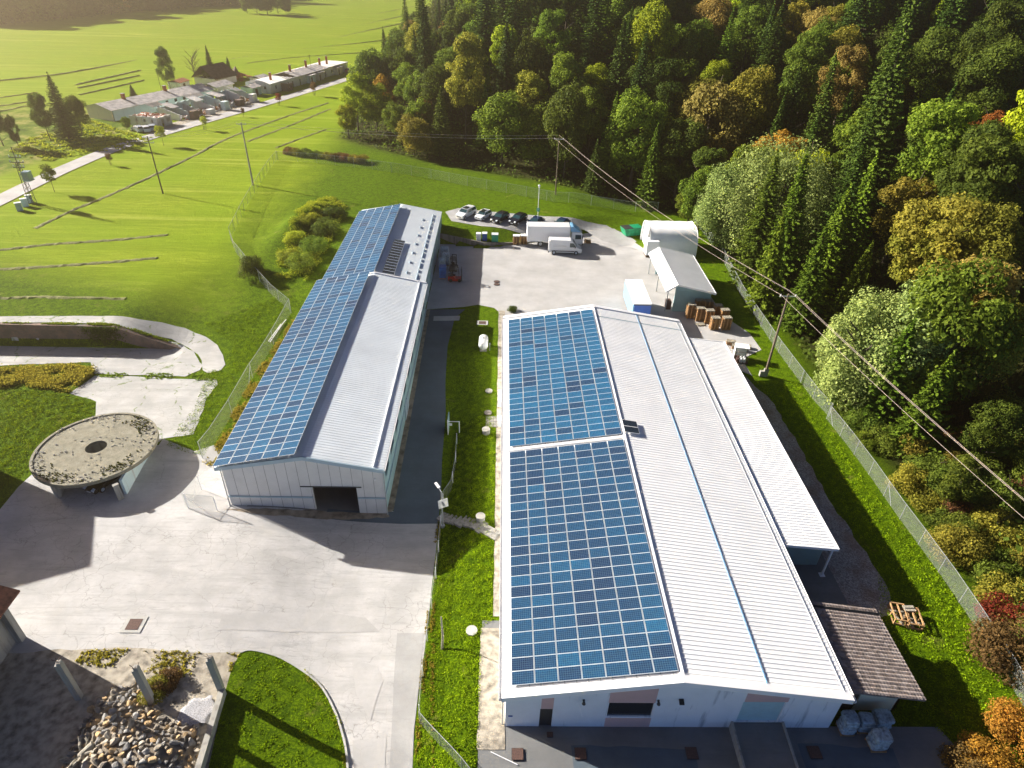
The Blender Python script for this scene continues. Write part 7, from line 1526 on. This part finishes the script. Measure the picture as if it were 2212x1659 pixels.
    m.build('rubble', 'red_tile', r, kind='stuff')
    # C: row of party walls without roof
    f = Fr(G(396, 262), G(556, 216)); L = f.L; r = f.root('roofless_row', 'row of roofless ruined rooms with pale mint inner walls and broken party walls')
    D = 8.0; m = MB(); m.wall((0, D), (L, D), -0.3, 0, 0.3, [(L*k/6+1.2, L*k/6+2.4, 0.8, 2.0) for k in range(6)], jag(3.1, 0.3, 7)); m.build('rear_wall', 'mint_plaster', r)
    for k in range(8):
        u = L*k/7; m = MB(); base = 3.4 if k not in (2, 5) else 2.4; s = 0.35 if k % 2 else 0.25
        m.wall((u+0.15, D-0.01), (u+0.15, 1.0), -0.3, 0, 0.3, [], (lambda b, s, k: lambda q: max(0.5, b-s*q-0.25*abs(math.sin(q*2.3+k))))(base, s, k)); m.build('party_wall', ['pale_plaster', 'mint_plaster', 'grey_plaster'][k % 3], r)
    for k in range(7):
        u = L*(k+0.3)/7; m = MB(); hgt = [1.3, 2.0, 0.8, 2.1, 1.5, 2.3, 2.2][k]; m.wall((u, 0), (u+L/7*0.42, 0), -0.3, 0, 0.35, [], jag(hgt, 0.35, k+20)); m.build('front_wall', 'old_brick' if k % 2 else 'grey_plaster', r)
    m = MB(); rs = random.Random(19)
    for i in range(380): m.cbox((rs.uniform(0.3, L-0.3), rs.uniform(-0.3, D-1), rs.uniform(0, .5)), (rs.uniform(.2, .7), rs.uniform(.15, .4), 0.15), rs.uniform(0, 3), rs.uniform(-.6, .6))
    m.build('rubble', 'red_tile', r, kind='stuff'); m = MB()
    for i in range(260): m.cbox((rs.uniform(0.3, L-0.3), rs.uniform(-1.0, D-1), rs.uniform(0, .6)), (rs.uniform(.2, 1.0), rs.uniform(.15, .5), 0.2), rs.uniform(0, 3), rs.uniform(-.6, .6))
    m.build('plaster_rubble', 'pale_plaster', r, kind='stuff')
    m = MB(); m.v = [(L*0.86, D, 4.3), (L*0.99, D, 2.9), (L*0.99, 4, 2.6), (L*0.86, 4, 3.1)]; m.face((0, 1, 2, 3)); m.face((3, 2, 1, 0)); m.build('roof_remnant', 'slate_roof', r)
    for k, (u0, w0, ww) in enumerate(((L*0.05, 4.2, 3.0), (L*0.36, 4.8, 3.5), (L*0.60, 3.6, 4.0))):
        m = MB(); m.v = [(u0, w0, 2.7), (u0+ww, w0+0.4, 2.6), (u0+ww, 8.3, 3.4), (u0, 8.3, 3.5)]; m.face((0, 1, 2, 3)); m.face((3, 2, 1, 0)); m.build('roof_remnant', 'pale_plaster' if k == 1 else 'slate_roof', r)
    for k in range(5):
        u = L*(0.08+k*0.2); m = MB(); m.box((u, -1.6, -0.3), (u+2.0, -0.05, [2.2, 1.4, 2.4, 1.8, 2.3][k])); m.build('porch_block', ['old_brick', 'pale_plaster', 'mint_plaster', 'old_brick', 'pale_plaster'][k], r)
    for k, (pa, pb, lab, mt) in enumerate((((392, 196), (412, 190), 'small pale outbuilding behind the long grey roof', 'pale_plaster'), ((548, 208), (566, 203), 'small pale garage between the roofless row and the far terrace', 'mint_plaster'), ((566, 186), (584, 181), 'small grey shed behind the far terrace end', 'grey_plaster'))):
        f2 = Fr(G(*pa), G(*pb)); q = f2.root('outbuilding', lab, 'outbuilding'); m = MB(); m.box((0, 0, -0.3), (f2.L, 4.5, 2.4)); m.build('wall', mt, q); gable(q, f2.L, 4.5, 2.42, 3.1, 'slate_roof' if k else 'red_tile', 0.3); m = MB(); m.box((f2.L*0.3, -0.06, -0.2), (f2.L*0.3+1.2, -0.01, 1.9)); m.build('door', 'dark_wood', q)
    # D: far terrace
    f = Fr(G(586, 203), G(752, 153)); L = f.L; r = f.root('terraced_house', 'half-ruined grey roofed terrace with five red chimneys at the far end of the road')
    D = 9.0; m = MB(); m.wall((0, 0), (0, D), -0.3, 0, 0.3, [(1.4, 2.3, 1.3, 2.2), (5.6, 6.5, 1.3, 2.2)], lambda u: 3.0+0.9*math.sin(PI*u/D)); m.build('gable_wall', 'pale_plaster', r)
    hs = [(L*0.05, L*0.05+1, 1.0, 2.1)]+[(L*q, L*q+1.0, -0.2, 2.0) for q in (0.19, 0.24, 0.33, 0.58, 0.66)]+[(L*0.75, L*0.75+1.3, 0.9, 2.0), (L*0.84, L*0.84+1.3, 0.9, 2.0)]
    m = MB(); m.wall((0.31, 0), (L, 0), -0.3, 2.95, 0.3, hs); m.wall((L, 0.31), (L, D), -0.3, 2.9, 0.3); m.wall((0.31, D-0.3), (L-0.3, D-0.3), -0.3, 2.9, 0.3); m.build('wall', 'pale_plaster', r)
    for q_, dd_, mt_ in ((0.42, 1.6, 'mint_plaster'), (0.54, 1.2, 'grey_plaster'), (0.80, 1.4, 'cream_plaster')): m = MB(); m.box((L*q_, -dd_, -0.3), (L*(q_+0.07), -0.02, 2.5)); m.build('porch', mt_, r); m = MB(); m.box((L*q_-0.3, -dd_-0.3, 2.51), (L*(q_+0.07)+0.3, -0.02, 2.66)); m.build('porch_roof', 'slate_roof', r); m = MB(); m.box((L*q_+0.6, -dd_-0.05, -0.2), (L*q_+1.4, -dd_-0.01, 1.9)); m.build('door', 'dark_wood', r)
    m = MB(); m.box((0.35, 4, -0.2), (L-0.4, 4.1, 2.7)); m.build('inner_wall', 'stained_concrete', r)
    m = MB(); m.box((0.31, 0.31, 2.75), (L*0.28, D-0.31, 2.93)); m.build('flat_ceiling', 'pale_plaster', r)
    rf = gable(r, L*0.40, D, 3.0, 4.1, 'slate_roof', 0.4, L*0.30, 0); m = MB(); m.box((L*0.70, -0.3, 2.96), (L+0.2, D+0.2, 3.2)); m.build('flat_roof', 'pale_plaster', r)
    m = MB()
    for i in range(5):
        u = L*0.20+i*L*0.022; m.cyl((u, 0, 3.0), (u, D/2, 4.1), 0.07, n=4); m.cyl((u, D, 3.0), (u, D/2, 4.1), 0.07, n=4)
    for w, z in ((1.5, 3.4), (3, 3.8), (4.5, 4.15)): m.cyl((L*0.19, w, z), (L*0.31, w, z), 0.05, n=4)
    m.build('rafter', 'dark_wood', r)
    for u, z1 in ((0.13, 5.2), (0.36, 6.0), (0.56, 6.2), (0.74, 5.8), (0.84, 5.9)): chim(rf, L*u, D*0.45, 2.9, z1, 0.6)
    m = MB(); m.wall((L*0.12, -2.6), (L*0.12, 0), -0.3, 2.4, 0.25); m.wall((L*0.12+0.3, -2.6), (L*0.17, -2.6), -0.3, 2.3, 0.25, [(0.4, 1.0, 0.9, 1.7)]); m.build('porch', 'old_brick', r)
houses()
for px, py, t in ((352, 208, 172), (675, 170, 140)):
    x, y, z = G(px, py); r = empty('antenna_pole', (x, y, z), 0, 'thin pole behind the '+('long grey roofed house' if px < 400 else 'far terrace'), 'pole'); m = MB(); m.cyl((0, 0, 0), (0, 0, 8), 0.09, 0.06, 6); m.build('shaft', 'bark', r); m = MB(); m.cbox((0, 0, 7.7), (1.3, 0.08, 0.08)); m.build('crossarm', 'bark', r)
# neighbouring tall building just outside the left border: it throws the big shade on the yard
r = empty('neighbour_building', (-58, 44, -0.6), 0, 'tall old works building standing just beyond the left border', 'building')
C1 = Vector((-56.7, 53.0)); C2 = Vector((-59.5, 43.9)); BK = Vector((-0.956, 0.294))*14; q4 = [C2, C1, C1+BK, C2+BK]; mid = (C1+C2)/2
m = W(); m.prism([tuple(q) for q in q4], -0.8, 8.8); m.build('wall', 'grey_plaster', r); m = W()
m.v = [(C1.x, C1.y, 8.81), (C2.x, C2.y, 8.81), (mid.x, mid.y, 11.0), (C1.x+BK.x, C1.y+BK.y, 8.81), (C2.x+BK.x, C2.y+BK.y, 8.81), (mid.x+BK.x, mid.y+BK.y, 11.0)]
for q in ((0, 2, 1), (3, 4, 5), (0, 3, 5, 2), (1, 2, 5, 4), (0, 1, 4, 3)): m.face(q)
m.build('roof', 'red_tile', r)
# ------------------------------------------------------------------ light, air, camera
SUN_EL, SUN_AZ = 24.5, (-math.cos(R_(24)), math.sin(R_(24)))
ld = bpy.data.lights.new('sun', 'SUN'); ld.energy = 5.0; ld.angle = R_(0.53); ld.color = (1.0, 0.94, 0.865); lo = bpy.data.objects.new('sun', ld); COL.objects.link(lo)
sv = Vector((SUN_AZ[0]*math.cos(R_(SUN_EL)), SUN_AZ[1]*math.cos(R_(SUN_EL)), math.sin(R_(SUN_EL)))); lo.rotation_euler = sv.to_track_quat('Z', 'Y').to_euler(); lo.location = (-100, 100, 120)
w = bpy.data.worlds.new('World'); SC.world = w; w.use_nodes = True; nt = w.node_tree; nt.nodes.clear(); sky = nt.nodes.new('ShaderNodeTexSky'); sky.sky_type = 'NISHITA'; sky.sun_disc = False; sky.sun_elevation = R_(SUN_EL); sky.sun_rotation = math.atan2(SUN_AZ[0], SUN_AZ[1]); sky.altitude = 3500; sky.air_density = 0.45; sky.dust_density = 0.0; sky.ozone_density = 6.0
bg = nt.nodes.new('ShaderNodeBackground'); bg.inputs[1].default_value = 0.05; ow = nt.nodes.new('ShaderNodeOutputWorld'); nt.links.new(sky.outputs[0], bg.inputs[0]); nt.links.new(bg.outputs[0], ow.inputs[0])
if True:
    m = MB(); m.box((-775, -65, -4), (700, 1210, 110)); hz_ = m.build('haze', [], kind='stuff') if False else None
    me = bpy.data.meshes.new('haze'); me.from_pydata(m.v, [], m.f); hz_ = bpy.data.objects.new('haze', me); COL.objects.link(hz_); tag(hz_, kind='stuff')
    hm = bpy.data.materials.new('haze'); hm.use_nodes = True; t = hm.node_tree; t.nodes.clear(); pv = t.nodes.new('ShaderNodeVolumePrincipled'); pv.inputs['Color'].default_value = (1.0, 0.77, 0.46, 1); pv.inputs['Density'].default_value = 0.0008; pv.inputs['Anisotropy'].default_value = 0.85
    oo = t.nodes.new('ShaderNodeOutputMaterial'); t.links.new(pv.outputs[0], oo.inputs['Volume']); me.materials.append(hm); SC.cycles.volume_max_steps = 64
cd = bpy.data.cameras.new('camera'); co = bpy.data.objects.new('camera', cd); COL.objects.link(co); cd.sensor_width = 36; cd.lens = FOC/2212*36; cd.clip_start = 0.5; cd.clip_end = 3000
cc = np.stack([RM@np.array([1, 0, 0]), RM@np.array([0, -1, 0]), RM@np.array([0, 0, -1])], 1)
mm = Matrix([[*cc[0], 0], [*cc[1], 0], [*cc[2], CAMH], [0, 0, 0, 1]]); co.matrix_world = mm; SC.camera = co
SC.view_settings.view_transform = 'Standard'; SC.view_settings.look = 'None'; SC.view_settings.gamma = 1; SC.view_settings.exposure = 1.64
